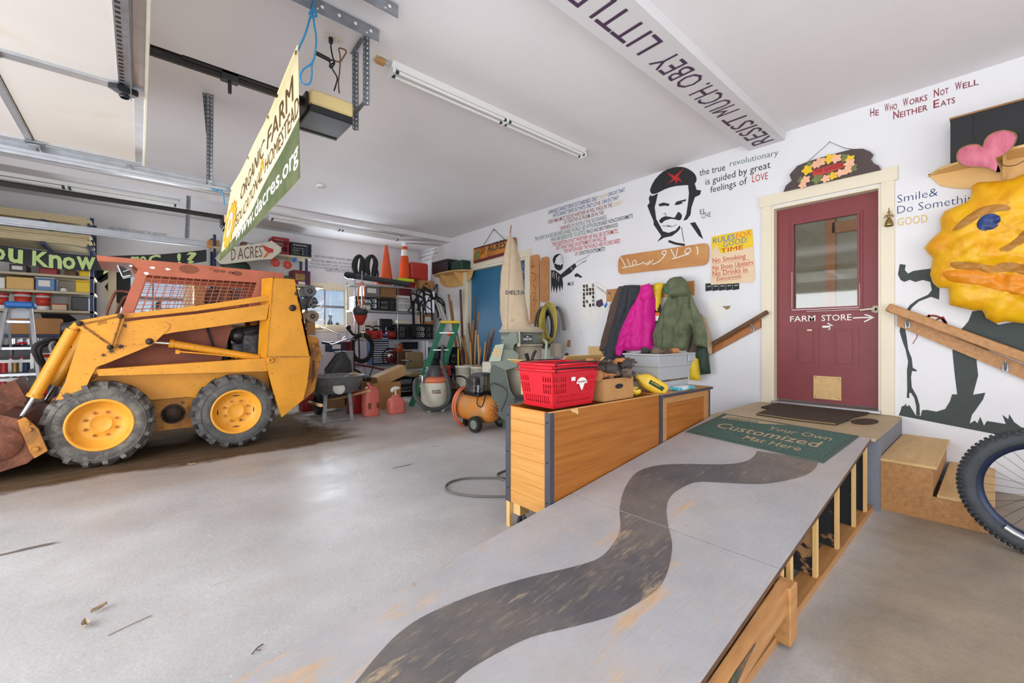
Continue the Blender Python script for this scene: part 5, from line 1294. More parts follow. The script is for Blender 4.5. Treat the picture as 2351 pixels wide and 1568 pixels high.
for i,(pxs,lb_)in enumerate((([(1334,712),(1352,708),(1362,738),(1346,744)],'white leaflet at the left under the picture poster'),([(1356,710),(1378,712),(1366,752),(1360,740)],'white leaflet hanging lowest below the posters'),([(1380,710),(1391,712),(1380,728)],'small white leaflet under the crane drawing'))):
    sheet('leaflet',lb_,pxs,'paper','leaflet',XR-.003-.001*i,.001,'leaflets on the wall')
sheet('tape_scrap','strip of brown tape left on the wall beside the coats',[(1303,781),(1310,780),(1309,797),(1301,796)],'cardboard','tape',XR-.002,.0012)
tag(MB().prism([PX(x,y,XR-.06)for x,y in((1351,795),(1381,797),(1381,850),(1351,850))],(.015,0,0)).build('plywood_sheet','ply'),'small plywood sheet standing against the wall below the leaflets','plywood')
b=MB()
for i in range(16):
    rr=random.Random(i*7); p=wp(rr.uniform(1290,1340),rr.uniform(730,830)); b.cyl(p,p+Vector((-.002,0,0)),.004,n=6)
b.build('nail_holes','dark_grey',wall_r)
# ------------------------------------------------------------------ over the red door
sg=thing('floral_sign','dark scalloped wooden sign with painted fruit and flowers over the red door','sign',tuple(PX(1910,410)))
o9,s9=(1720,300),2.375
G9=lambda*p:c5(o9,s9,p)
out=G9((187,332),(200,300),(232,272),(220,240),(262,192),(330,165),(430,135),(560,100),(620,98),(660,115),(676,130),(662,155),(682,180),(706,190),(718,212))
MB().prism([PX(x,y,XR-.05)for x,y in out],(.018,0,0)).build('board','sign_brown',sg,world=True)
XS=XR-.0515
MB().poly([PX(x,y,XS)for x,y in G9((345,215),(372,207),(470,180),(512,172),(520,196),(480,212),(400,240),(350,252))]).build('ribbon_scroll','tile_red',sg,world=True,fix=False)
lt=MB(); lettering(lt,'THE GARDEN',PX(*G9((356,236))[0],XS-.002),PX(*G9((508,196))[0],XS-.002),.042,bold=.0); lt.build('lettering','maroon',sg,world=True,fix=False)
rr=random.Random(5)
def bloom(x,y,r,m,k):
    p=PX(*G9((x,y))[0],XS-.002-.0008*k); b=MB()
    b.poly([p+Vector((0,r*(1+.22*cos(5*a))*cos(a),r*(1+.22*cos(5*a))*sin(a)))for a in[2*pi*i/25 for i in range(25)]]); b.build('flower',m,sg,world=True,fix=False)
k=0
for x,y,r,m in((330,190,.04,'leaf'),(560,205,.04,'leaf'),(520,148,.035,'leaf'),(285,270,.035,'leaf'),(440,250,.04,'leaf'),(317,214,.045,'lemon'),(440,153,.045,'lemon'),(550,155,.035,'lemon'),(372,265,.045,'leaf'),(458,245,.035,'lemon'),(385,172,.045,'flower_pink'),(475,152,.04,'flower_pink'),(547,178,.04,'flower_pink'),(535,215,.036,'flower_pink'),(498,230,.034,'flower_pink'),(417,262,.036,'flower_pink'),(308,268,.038,'flower_pink'),(292,296,.034,'flower_pink'),(362,185,.034,'flower_pink')):
    bloom(x,y,r,m,k); k+=1
MB().tube([PX(*G9((320,168))[0],XR-.02),PX(*G9((440,62))[0],XR-.012),PX(*G9((520,95))[0],XR-.015),PX(*G9((560,100))[0],XR-.02)],.0025,5).build('hanging_cord','grey_hose',sg,world=True)
MB().cyl(PX(*G9((440,60))[0],XR-.02),PX(*G9((440,60))[0],XR),.004,n=6).build('nail','black_metal',sg,world=True)
bl=thing('brass_bell','weathered brass figurine bell on the red door frame','bell',tuple(PX(2041,520)))
pb_=PX(2041,519,XR-.06)
MB().lathe([(.03,0),(.033,.005),(.028,.03),(.02,.055),(.012,.07),(.004,.075)],pb_,(0,0,1),18).build('bell','brass',bl,world=True)
MB().sph(pb_+Vector((0,0,.09)),.014,10,8,(1,1,1.4)).sph(pb_+Vector((0,0,.125)),.012,10,8).tube([pb_+Vector((0,-.03,.08)),pb_+Vector((0,-.02,.105)),pb_+Vector((0,0,.1)),pb_+Vector((0,.02,.105)),pb_+Vector((0,.03,.08))],.006,6).cyl(pb_+Vector((0,0,.13)),pb_+Vector((0,0,.17)),.006,.002,8).cyl(pb_+Vector((0,0,.1)),pb_+Vector((.06,0,.1)),.006,n=8).build('figurine','brass',bl,world=True)
# ------------------------------------------------------------------ shelf, heart and papier-mache fish on the right
def bow_shelf(name,label,c0,length,depth,zt,hgt,m='oak_light'):
    """shelf cut from a boat-shaped board: rounded plan, curved underside"""
    t=thing(name,label,'shelf',c0); b=MB(); n=20
    y1,y0=c0[1],c0[1]-length
    def prof(i):u=i/n; return(1-abs(2*u-1)**2.6)**.5 if 0<i<n else .0
    top=[Vector((XR-depth*prof(i),y1+(y0-y1)*i/n,zt))for i in range(n+1)]
    bot=[Vector((XR-.02,y1+(y0-y1)*i/n,zt-hgt*prof(i)))for i in range(n+1)]
    mb=MB()
    mb.prism([(XR,y1,zt)]+[tuple(p)for p in top]+[(XR,y0,zt)],(0,0,-.02)).build('top',m,t,world=True)
    MB().prism([tuple(p)for p in bot]+[(XR-.02,y0,zt-.02),(XR-.02,y1,zt-.02)],(.018,0,0)).build('back',m,t,world=True)
    for u in(.3,.7):
        y=y1+(y0-y1)*u; MB().prism([(XR-.02,y,zt-.02),(XR-.02,y,zt-hgt*.8),(XR-depth*.7,y,zt-.02)],(0,.02,0)).build('bracket',m,t,world=True)
    return t
pl_=PX(2137,402,XR-.05)
sh=bow_shelf('bow_shelf','pale wooden boat-shaped wall shelf right of the red door',(XR,pl_.y+.02,PX(2160,385,XR-.1).z),1.5,.30,PX(2160,388,XR-.1).z,.24)
zt=PX(2160,388,XR-.1).z
p0=PX(2182,300,XR-.2)
t=thing('black_case','long black painted box on the pale shelf','box',(XR-.11,p0.y-.45,zt))
MB().box((-.10,-.45,.002),(.10,.45,.36),.004).build('body','black_plastic',t); MB().box((-.105,-.455,.36),(.105,.455,.375),.003).build('top','wood_mid',t)
hp=wallpts(c5(o7,s7,[(585,520),(600,485),(640,462),(700,455),(728,470),(740,430),(780,395),(840,378),(900,392),(914,420),(890,470),(840,515),(800,530),(812,560),(828,605),(800,608),(760,585),(700,580),(630,575),(595,550)]),XR-.36)
ht=thing('wooden_heart','pink painted heart with gold edge hanging from wire','heart',(XR-.36,hp[0][0],min(q[1]for q in hp)))
relief(hp,lambda u,v,d:Vector((XR-.36-d,u,v)),.035,.03,.12,None,.0).build('body','heart_pink',ht,world=True)
MB().tube(smooth_pts([Vector((XR-.362,u,v))for u,v in hp],2,True),.004,5,closed=True).build('gold_edge','brass',ht,world=True)
MB().tube(smooth_pts([PX(x,y,XR-.34)for x,y in c5(o7,s7,[(728,475),(690,445),(670,400),(680,350),(670,300),(690,320)])],3),.003,5).tube(smooth_pts([PX(x,y,XR-.34)for x,y in c5(o7,s7,[(830,540),(840,570),(900,570),(953,545)])],3),.003,5).build('hanging_wire','black_metal',ht,world=True)
XFH=XR-.10
fpx=[(1050,590),(953,615),(900,640),(830,655),(700,662),(668,685),(662,740),(640,770),(600,785),(520,820),(495,860),(500,925),(440,980),(408,1020),(430,1050),(455,1075),(448,1120),(440,1165),(455,1210),(482,1236),(540,1240),(545,1330),(600,1345),(670,1360),(730,1362),(745,1402),(800,1432),(850,1420),(953,1432),(1150,1420),(1330,1250),(1350,950),(1230,700)]
fo=wallpts(c5(o7,s7,fpx),XFH)
fs_=thing('papier_mache_fish','large yellow crumpled papier-mache animal head with a blue eye','mask',(XFH,sum(p[0]for p in fo)/len(fo),min(p[1]for p in fo)))
def ffold(u,v):return .07*(mnoise.noise(Vector((u*4.2,v*5.5,3))))+.05*abs(mnoise.noise(Vector((u*7+v*3,v*11,1))))+.03*mnoise.noise(Vector((u*22,v*26,5)))-.02-.03*max(0,1-abs(v-PXz(u))/.07)
zm_=PX(*c5(o7,s7,[(700,1130)])[0],XFH).z
def PXz(u):return zm_+.0*u
relief(fo,lambda u,v,d:Vector((XFH-d,u,v)),.13,.022,.30,ffold,.0).build('head','papier_yellow',fs_,world=True)
XF2=XFH-.27
def hd(u,v):
    p=Vector((u,v)); best=9
    for i in range(len(fo)):
        a,c=Vector(fo[i]),Vector(fo[(i+1)% len(fo)]); d=c-a; t=max(0,min(1,(p-a).dot(d)/d.length_squared)); best=min(best,(a+d*t-p).length)
    k=min(1,best/.30); return .13*sqrt(max(0,1-(1-k)**2))+ffold(u,v)*k+.003
def fpatch(name,pts,m,off,nm=3,dep=.02,edge=.05):
    e=[(p.y,p.z)for p in smooth_pts([Vector((0,*q))for q in wallpts(c5(o7,s7,pts),XFH-.1)],2,True)]; relief(e,lambda u,v,d:Vector((XFH-d-hd(u,v),u,v)),dep*.3,.016,edge).build(name,m,fs_,world=True)
fpatch('eye',[(760+65*cos(a),882+45*sin(a)-14*cos(a))for a in[2*pi*i/20 for i in range(20)]],'eye_blue',.155,dep=.03)
fpatch('brow',[(560,925),(600,880),(690,812),(780,785),(860,790),(875,815),(800,825),(720,850),(660,890),(600,920)],'papier_brown',.132,dep=.03)
fpatch('lip',[(550,1100),(640,1098),(700,1105),(780,1115),(850,1098),(930,1105),(1000,1130),(1000,1172),(850,1150),(760,1160),(700,1142),(580,1135)],'papier_brown',.132,dep=.04)
fpatch('tongue',[(505,1150),(600,1140),(700,1145),(760,1162),(850,1160),(1000,1185),(1000,1290),(880,1270),(740,1232),(640,1215),(540,1198)],'papier_orange',.122,dep=.04)
fpatch('cheek_stripe',[(820,1030),(880,990),(960,920),(1000,920),(1000,960),(920,1010),(860,1045)],'papier_brown',.132,dep=.03)
# ------------------------------------------------------------------ open garage door and its tracks
gd=thing('garage_door','cream sectional garage door rolled up under the ceiling','garage door',(-1.2,3.2,2.70))
GY0,GY1,GZ=1.55,4.70,2.70
for i in range(4):
    x1=.03-i*.61; x0=x1-.605
    s=MB().box((x0,GY0,GZ),(x1,GY1,GZ+.045),.004).build('section','door_panel',gd,world=True)
    MB().box((x0+.004,GY1-.03,GZ-.012),(x1-.004,GY1-.002,GZ-.0005)).box((x0+.004,GY0+.002,GZ-.012),(x1-.004,GY0+.03,GZ-.0005)).build('end_stile','galv_bright',s,world=True)
    for y in(3.33,2.4):MB().box((x0+.002,y-.035,GZ-.014),(x1-.002,y+.035,GZ-.0005)).build('centre_stile','galv_bright',s,world=True)
    for x in(x0+.02,x1-.022):MB().box((x-.018,GY0+.03,GZ-.008),(x+.018,GY1-.03,GZ-.0005)).build('section_rail','galv_bright',s,world=True)if i else None
    if i==0:
        MB().box((x1-.05,GY0+.03,GZ-.006),(x1-.004,GY1-.03,GZ-.0005)).build('bottom_rail','galv_bright',s,world=True)
        MB().box((x1-.004,GY0,GZ-.02),(x1+.012,GY1,GZ+.04),.003).build('weather_strip','offwhite_plastic',s,world=True)
        b=MB().box((x1-.115,GY0+.03,GZ-.012),(x1-.06,3.37,GZ-.001)).box((x1-.064,GY0+.03,GZ-.055),(x1-.06,3.37,GZ-.0125))
        st=b.build('strut','galv',s,world=True)
        hs=MB()
        for k in range(44):
            y=1.62+k*.039; hs.box((x1-.108,y,GZ-.0135),(x1-.09,y+.016,GZ-.0122))
        h_=hs.build('strut_slots','black_metal',st,world=True); h_['kind']='stuff'
        MB().prism([(x1-.16,3.30,GZ-.04),(x1-.12,3.26,GZ-.05),(x1-.03,3.30,GZ-.05),(x1-.05,3.38,GZ-.03),(x1-.1,3.40,GZ-.03)],(0,0,.03)).lathe([(.02,0),(.026,.01),(.02,.02)],(x1-.09,3.33,GZ-.065),(0,0,1),12).build('lift_bracket','black_metal',s,world=True)
    for y in(GY1-.02,3.33):
        MB().box((x0-.05,y-.03,GZ-.02),(x0+.05,y+.03,GZ-.0145)).cyl((x0-.03,y,GZ-.03),(x0+.03,y,GZ-.03),.012,n=8).build('hinge','galv',s,world=True)
    c=Vector((x0+.02,GY1+.05,GZ-.04)); MB().cyl(c,c+Vector((0,.03,0)),.023,n=14).cyl(c+Vector((0,-.09,0)),c,.006,n=8).build('roller','steel',s,world=True)
c=Vector((-.06,GY1+.05,GZ-.04)); MB().cyl(c,c+Vector((0,.03,0)),.023,n=14).cyl(c+Vector((0,-.09,0)),c,.006,n=8).build('roller','steel',gd,world=True)
def track(name,label,Y,z,x0,x1,s):
    t=thing(name,label,'track',((x0+x1)/2,Y,z),0,'garage door tracks')
    b=MB().box((x0,Y,z),(x1,Y+.003,z+.065)).box((x0,Y-.035*s,z-.003),(x1,Y+.003*s,z)).box((x0,Y-.03*s,z+.065),(x1,Y+.003,z+.068)).box((x0,Y-.038*s,z),(x1,Y-.035*s,z+.018))
    b.build('channel','galv_bright',t,world=True)
    MB().box((x0,Y+.0035,z-.02),(x1,Y+.008,z+.03)).box((x0,Y+.0085,z-.02),(x1,Y+.05,z-.016)).build('angle','galv_bright',t,world=True)
    return t
track('door_track','galvanised track beside the rolled-up cream door',4.775,2.625,-3.2,.66,1)
track('door_track','galvanised track in front of the stacked boards at the back',7.85,2.625,-3.2,.75,1)
def perf_angle(name,label,p0,p1,w=.032,cat='bracket',extra=(),group='perforated hangers'):
    t=thing(name,label,cat,tuple(p1),0,group)
    for a,c in[(p0,p1)]+list(extra):
        a,c=Vector(a),Vector(c); d=(c-a).normalized(); L=(c-a).length
        s1=d.cross(Vector((1,1,.2))).normalized(); s2=d.cross(s1)
        view=(Vector((0,0,CAM_H))-a)
        if s2.dot(view)<0:s2=-s2
        MB().obox((a+c)/2+s1*w/2,d*L/2,s1*w/2,s2*.0012).obox((a+c)/2+s2*w/2,d*L/2,s2*w/2,s1*.0012).build('angle','galv',t,world=True)
        hb=MB(); n=int(L/.035)
        for i in range(n):
            q=a+d*(L*(i+.5)/n); hb.cyl(q+s1*w*.55+s2*.0015,q+s1*w*.55+s2*.0022,.006,n=8); hb.cyl(q+s2*w*.55+s1*.0015,q+s2*w*.55+s1*.0022,.006,n=8); hb.cyl(q+s1*w*.55-s2*.0022,q+s1*w*.55-s2*.0015,.006,n=8)
        o=hb.build('holes','paint_white',t,world=True); o['kind']='stuff'
    return t
perf_angle('track_hanger','perforated steel hanger from ceiling to the near track',(.49,4.74,3.468),(.49,4.79,2.63),.035,extra=[((.46,4.76,3.47),(.49,4.80,3.12))])
perf_angle('track_hanger','perforated steel hanger holding the far track',tuple(PY(433,450,7.85)),tuple(PY(429,548,7.85)),.035)
# ------------------------------------------------------------------ door openers
def opener(label,X,Y,z,rail_z,rx0,small):
    t=thing('door_opener',label,'door opener',(X,Y,z)); s=.8 if small else 1
    MB().box((X,Y,z+.055),(X+.3*s,Y+.35*s,z+.16),.012).build('cover','yellow_cover',t,world=True)
    MB().box((X-.004,Y+.002,z),(X+.296*s,Y+.348*s,z+.055),.006).box((X-.02,Y+.04,z+.02),(X-.004,Y+.3*s,z+.15),.004).build('base','black_plastic',t,world=True)
    MB().box((X-.001,Y+.33*s,z-.006),(X+.29*s,Y+.345*s,z-.0005)).build('lens_strip','sage',t,world=True)
    yr=Y+.17*s
    MB().box((rx0,yr-.012,rail_z-.02),(X+.02,yr-.008,rail_z+.02)).box((rx0,yr-.03,rail_z+.02),(X+.02,yr+.015,rail_z+.024)).box((rx0,yr-.012,rail_z-.024),(X+.02,yr+.012,rail_z-.0205)).build('rail','rail_black',t,world=True)
    ch=MB()
    return t
mat('yellow_cover',S(226,202,142),.5,var=.03,scale=5)
o1=opener('yellow and black garage door opener hung behind the banner',.90,3.15,2.83,2.955,-3.15,False)
MB().box((.40,3.29,2.925),(.50,3.35,2.985),.006).box((.44,3.31,2.85),(.46,3.33,2.925),.003).build('trolley','black_metal',o1,world=True)
MB().box((.2,3.29,2.96),(.95,3.35,2.985),.004).build('chain_cover','rail_black',o1,world=True)
opener('small beige opener box over the far bay',.80,6.30,2.62,2.76,-3.15,True)
perf_angle('opener_hanger','perforated angle frame carrying the yellow opener',(1.262,3.30,3.468),(1.262,3.30,2.86),.035,extra=[((1.253,3.07,3.468),(1.253,3.07,2.957)),((1.262,3.30,3.45),(1.253,3.07,3.45)),((1.262,3.29,2.965),(1.253,3.07,2.965))])
def channel(label,Y,x0,x1,z):
    t=thing('ceiling_channel',label,'channel',((x0+x1)/2,Y,z),0,'punched ceiling channels')
    MB().box((x0,Y,z),(x1,Y+.004,z+.085)).box((x0,Y+.004,z+.081),(x1,Y+.06,z+.085)).build('channel','galv',t,world=True)
    hb=MB(); n=int((x1-x0)/.11)
    for i in range(n):
        x=x1-.06-i*.11; hb.cyl((x,Y-.001,z+.05),(x,Y-.0004,z+.05),.011,n=10)
        if i% 3==0:hb.cyl((x-.03,Y-.001,z+.025),(x-.03,Y-.0004,z+.025),.006,n=8)
    o=hb.build('holes','paint_white',t,world=True); o['kind']='stuff'
channel('punched galvanised channel on the ceiling holding the blue rope',2.93,-.6,1.30,3.375)
channel('shorter punched galvanised channel cut off by the top of the photo',2.63,-.6,1.30,3.375)
def outlet(label,px,w,l,sockets,m='offwhite_plastic'):
    c=PZ(*px,ZC); t=thing('ceiling_outlet',label,'outlet',tuple(c),0,'ceiling outlets')
    MB().box((-l/2,-w/2,-.008),(l/2,w/2,0),.003).build('plate',m,t)
    for i in range(sockets):
        x=(i-(sockets-1)/2)*.045; MB().lathe([(0,-.013),(.016,-.013),(.017,-.008)],(x,0,0),(0,0,1),14).build('socket','offwhite_plastic',t)
    return t,c
_,c1_=outlet('beige ceiling outlet with a black plug above the opener',(766,86),.08,.13,2)
t2,c2_=outlet('square ceiling outlet with an orange plug beside the tube light',(874,136),.10,.11,1)
MB().box((-.05,-.045,-.05),(.03,.01,-.013),.01).build('adapter','orange_paint',t2)
MB().box((.02,-.04,-.04),(.055,-.005,-.02),.004).build('plug','bin_clear',t2)
t=thing('power_cord','black knotted power cord from the ceiling outlet to the opener','cord',(1.1,3.3,3.0))
pc=lambda x,y,Y=3.22:PY(x,y,Y)
MB().cyl(c1_+Vector((-.02,0,-.05)),c1_+Vector((-.02,0,-.013)),.016,n=10).build('plug','black_plastic',t,world=True)
MB().tube(smooth_pts([c1_+Vector((-.02,0,-.05)),pc(760,110),pc(764,132),pc(768,142),pc(757,150),pc(760,156),pc(768,145),pc(763,138),pc(757,143),pc(764,160),pc(774,178),pc(772,192),pc(767,208,3.28)],5),.0055,6).build('cord','black_plastic',t,world=True)
MB().tube(smooth_pts([pc(779,214,3.28),pc(777,190),pc(780,160),pc(781,130),pc(778,112),pc(786,112),pc(795,118),pc(788,132),pc(780,142),pc(770,140)],5),.005,6).build('cord','wood_dark',t,world=True)
MB().cyl(pc(726,122),pc(757,138),.014,n=10).build('capacitor','rail_black',t,world=True)
# ------------------------------------------------------------------ strip lights
def strip_light(label,x0,x1,Y,zt):
    t=thing('strip_light',label,'light fixture',((x0+x1)/2,Y,zt),0,'fluorescent strip lights'); xm=(x0+x1)/2
    MB().prism([(x0,Y-.05,zt),(x0,Y+.05,zt),(x0,Y+.025,zt-.045),(x0,Y-.025,zt-.045)],(x1-x0,0,0)).build('housing','white_plastic',t,world=True)
    for a,c in((x0+.03,xm-.02),(xm+.02,x1-.03)):
        for y in(Y-.035,Y+.035):
            tb=MB().cyl((a,y,zt-.075),(c,y,zt-.075),.0135,n=12).build('tube','tube_white',t,world=True)
            for e,q in((a,a+.025),(c-.025,c)):MB().cyl((e,y,zt-.075),(q,y,zt-.075),.0142,n=12).build('end_ring','green_dark',tb,world=True)
    for x in(x0,xm-.012,x1-.024):MB().box((x,Y-.055,zt-.095),(x+.024,Y+.055,zt-.046),.004).build('lamp_holder','white_plastic',t,world=True)
mat('tube_white',S(236,236,232),.25,var=.01,scale=3)
strip_light('long fluorescent strip light on the ceiling beside the beam lettering',1.53,3.96,3.235,ZC)
strip_light('fluorescent strip light over the left shelving by the stacked boards',-1.95,.47,8.42,3.375)
strip_light('fluorescent strip light above the traffic cones',1.70,4.12,8.30,3.375)
t=thing('smoke_alarm','round white smoke alarm on the ceiling','smoke alarm',tuple(PZ(736,425,ZC))); MB().lathe([(0,-.04),(.035,-.038),(.055,-.025),(.06,-.008),(.06,0)],n=24).build('body','white_plastic',t); MB().lathe([(.02,-.041),(.03,-.041),(.03,-.036)],n=16).build('grille','dark_grey',t)
# ------------------------------------------------------------------ hanging cloth banner
TLb,TRb,BLb,BRb=Vector((.646,4.70,2.627)),Vector((.754,2.90,3.087)),Vector((.564,4.74,1.955)),Vector((.80,3.02,2.30))
def bnr(u,v,off=0.0):
    """u 0..1 from the far top corner to the near one, v 0..1 downwards"""
    top=TLb.lerp(TRb,u); bot=BLb.lerp(BRb,u); p=top.lerp(bot,v); p.z-=.05*sin(pi*u)*(1-v)+.02*sin(pi*u)*v
    p.x+=.009*sin(5*u+2.5*v)*sin(pi*u)*(.4+.6*v)+.006*sin(11*u-4*v)*sin(pi*u)
    p.x-=off; return p
bt=thing('cloth_banner','cream and green printed farm banner hung by blue rope under the ceiling','banner',(.7,3.8,2.0))
MB().grid(lambda u,v:bnr(u,v),40,16).build('cloth','banner_cream',bt,world=True,fix=False)
def gtop(u):return .88-.34*u**1.4+.03*sin(u*6)
MB().grid(lambda u,v:bnr(u,gtop(u)+(1-gtop(u))*v,.0022),40,6).build('green_field','banner_green',bt,world=True,fix=False)
def btext(s,u0,u1,v0,v1,hv,m,bold=0.0,it=.0):
    vs,fs,w=text_mesh(s,bold); mb=MB()
    mb.add([bnr(u0+(u1-u0)*(q.x/w)+it*q.y,v0+(v1-v0)*(q.x/w)-hv*q.y/.7,.004)for q in vs],fs); mb.build('lettering',m,bt,world=True,fix=False)
btext('ORGANIC',.24,.62,.42,.36,.19,'wood_dark'); btext('FARM',.66,.95,.36,.33,.2,'wood_dark')
btext('EDUCATIONAL',.22,.62,.73,.60,.16,'wood_dark'); btext('&',.58,.64,.52,.50,.14,'paint_ochre',.01); btext('HOMESTEAD',.65,1.0,.58,.50,.15,'wood_dark')
btext('www.dacres.org',.26,.99,.95,.84,.16,'paint_white',.015)
sn=MB(); sc_=(.115,.60)
sn.poly([bnr(sc_[0]+r*.105*cos(a),sc_[1]-r*.34*sin(a),.005)for i in range(28)for r,a in(((1.0,.78)[i% 2],2*pi*i/28),)]); sn.build('sun_print','paint_ochre',bt,world=True,fix=False)
MB().poly([bnr(sc_[0]+.045*cos(a),sc_[1]-.17*sin(a),.0065)for a in[2*pi*i/20 for i in range(20)]]).build('egg_print','paint_white',bt,world=True,fix=False)
MB().poly([bnr(sc_[0]+.02*cos(a),sc_[1]-.08*sin(a),.008)for a in[2*pi*i/16 for i in range(16)]]).build('yolk_print','paint_ochre',bt,world=True,fix=False)
b=MB()
for i in range(26):
    rr=random.Random(i); u=rr.uniform(.02,.22); v=rr.uniform(.86,.99); b.ribbon([bnr(u,v,.0045),bnr(u+rr.uniform(-.01,.02),v-rr.uniform(.05,.1),.0045)],.004,(1,0,0))
o=b.build('grass_print','paint_lime',bt,world=True,fix=False); o['kind']='stuff'
MB().tube([bnr(u/20,0)for u in range(21)],.006,6).build('top_hem','banner_cream',bt,world=True)
for u,v in((.01,.03),(.985,.03),(.35,.02),(.65,.02)):
    MB().lathe([(.006,0),(.013,0),(.013,.003),(.006,.003)],bnr(u,v,.004),(-1,0,0),12).build('grommet','brass',bt,world=True)
rp_=thing('blue_rope','blue nylon rope tying the banner to the ceiling channel','rope',(.8,2.9,3.1))
q0=bnr(.985,.03); rY=lambda x,y,Y=2.9:PY(x,y,Y)
MB().tube(smooth_pts([q0,rY(700,80),rY(712,40),rY(716,26),rY(723,-6,2.91),rY(724,-30,2.93)],4),.006,6).tube(smooth_pts([rY(718,28),rY(722,60),rY(726,90),rY(722,130),rY(712,148),rY(698,158),rY(690,172),rY(692,188),rY(702,194),rY(712,190),rY(716,170),rY(716,150),rY(722,132)],4),.0055,6).build('cord','rope_blue',rp_,world=True)
MB().tube(smooth_pts([rY(710,32),rY(718,24),rY(726,34),rY(716,40),rY(712,28),rY(722,22),rY(727,38)],3),.007,6).build('knot','rope_blue',rp_,world=True)
rp2=thing('blue_rope','blue rope tying the lower banner corner to the door track','rope',tuple(bnr(.01,.03)))
MB().tube(smooth_pts([bnr(.01,.03),PY(515,432,4.76),PY(495,438,4.76),PY(486,432,4.76),PY(492,426,4.76),PY(505,436,4.76),PY(512,445,4.76),PY(515,470,4.76)],4),.0055,6).build('cord','rope_blue',rp2,world=True)
# ------------------------------------------------------------------ along the back wall
def bxp(x0,y0,x1,y1,Y,D,z0=None):
    """front face of a box from its picture corners on the plane Y; D deep"""
    xc=(x0+x1)/2; a,b=PY(x0,y1,Y),PY(x1,y0,Y); lo=PY(xc,y1,Y).z if z0 is None else z0
    return(a.x,Y,lo),(b.x,Y+D,max(PY(xc,y0,Y).z,lo+.01))
def ctr(lo,hi):return((lo[0]+hi[0])/2,(lo[1]+hi[1])/2,lo[2])
def loc(lo,hi):c=ctr(lo,hi); return tuple(lo[i]-c[i]for i in range(3)),tuple(hi[i]-c[i]for i in range(3))
def solid(name,label,cat,lo,hi,m,bev=.008,lid=None,tagm=None,group=None,part='body'):
    t=thing(name,label,cat,ctr(lo,hi),0,group); a,b=loc(lo,hi); h=b[2]-a[2]
    MB().box(a,(b[0],b[1],b[2]-(h*.14 if lid else 0)),bev).build(part,m,t)
    if lid:MB().box((a[0]-.006,a[1]-.006,b[2]-h*.135),(b[0]+.006,b[1]+.006,b[2]),bev).build('lid',lid,t)
    if tagm:MB().box((a[0]+(b[0]-a[0])*.15,a[1]-.002,a[2]+h*.3),(a[0]+(b[0]-a[0])*.75,a[1]-.0005,a[2]+h*.75)).build('label',tagm,t)
    return t
def pail(name,label,c,r,h,m,lid=None,band=None,handle=True,cat='bucket',group=None,taper=.86):
    t=thing(name,label,cat,c,0,group); hb=h*.93
    MB().lathe([(0,0),(r*taper,0),(r*(taper+.01),.006),(r*.99,hb),(r*1.05,hb),(r*1.05,h),(r*.97,h),(r*taper*.97,.01),(0,.01)],n=24).build('body',m,t)
    if lid:MB().lathe([(0,h+.012),(r*.95,h+.012),(r*1.08,h+.008),(r*1.08,h-.02),(r*1.06,h-.02)],n=24).build('lid',lid,t)
    if band:MB().lathe([(r*(taper+.05),h*.25),(r*.975,h*.78)],n=24,arc=pi*1.1).xf(Matrix.Rotation(-pi*.95,4,'Z')).build('label',band,t,fix=False,thick=.002)
    if handle:MB().tube([(r*1.07*cos(a),-r*1.07*abs(sin(a))*.9,h*.86-r*.55*abs(sin(a)))for a in[pi*i/10 for i in range(11)]],.003,5).build('handle','steel',t)
    return t
def bottle(name,label,c,r,h,m,cap,group=None,cat='bottle',band=None):
    t=thing(name,label,cat,c,0,group)
    MB().lathe([(0,0),(r,0),(r,h*.62),(r*.8,h*.74),(r*.36,h*.84),(r*.34,h*.88)],n=14).build('body',m,t)
    MB().lathe([(r*.42,h*.87),(r*.42,h),(0,h)],n=12).build('cap',cap,t)
    if band:MB().lathe([(r*1.01,h*.15),(r*1.01,h*.55)],n=14).build('label',band,t,fix=False)
    return t
def tin(name,label,c,r,h,m,group=None,cat='can',band=None,lidm='steel'):
    t=thing(name,label,cat,c,0,group)
    MB().lathe([(0,0),(r,0),(r,h),(0,h)],n=18,smooth=False).build('body',m,t)
    MB().lathe([(r*1.03,h-.008),(r*1.03,h+.004),(r*.9,h+.004),(r*.88,h-.002),(0,h-.002)],n=18).build('lid',lidm,t)
    if band:MB().lathe([(r*1.012,h*.25),(r*1.012,h*.75)],n=18).build('label',band,t,fix=False)
    return t
def crate(name,label,lo,hi,m,group='milk crates',n=5):
    t=thing(name,label,'crate',ctr(lo,hi),0,group); a,b=loc(lo,hi); h=b[2]-a[2]; w=.012
    fb=MB()
    for z0,z1 in((0,h*.14),(h*.86,h),(h*.48,h*.54)):fb.frame('z',z0,z1,a[0],b[0],a[1],b[1],w)
    for x in(a[0]+.02,b[0]-.02):
        for y in(a[1]+.02,b[1]-.02):fb.box((x-.018,y-.018,.002),(x+.018,y+.018,h-.002))
    fb.box((a[0],a[1],.001),(b[0],b[1],.012)).build('frame',m,t)
    g=MB()
    for s,(p,q,fy)in enumerate(((a[0],b[0],a[1]),(a[0],b[0],b[1]-w),(a[1],b[1],a[0]),(a[1],b[1],b[0]-w))):
        for i in range(n*2):
            for dr in(1,-1):
                u=p+(q-p)*(i+.5)/(n*2); dz=h*.34
                for zc in(h*.31,h*.70):
                    A=[u-dr*.03,zc-dz/2]; B=[u+dr*.03,zc+dz/2]
                    if s<2:g.bar((A[0],fy+w/2,A[1]),(B[0],fy+w/2,B[1]),.006,.008,(0,1,0))
                    else:g.bar((fy+w/2,A[0],A[1]),(fy+w/2,B[0],B[1]),.006,.008,(1,0,0))
    g.build('lattice',m,t); return t
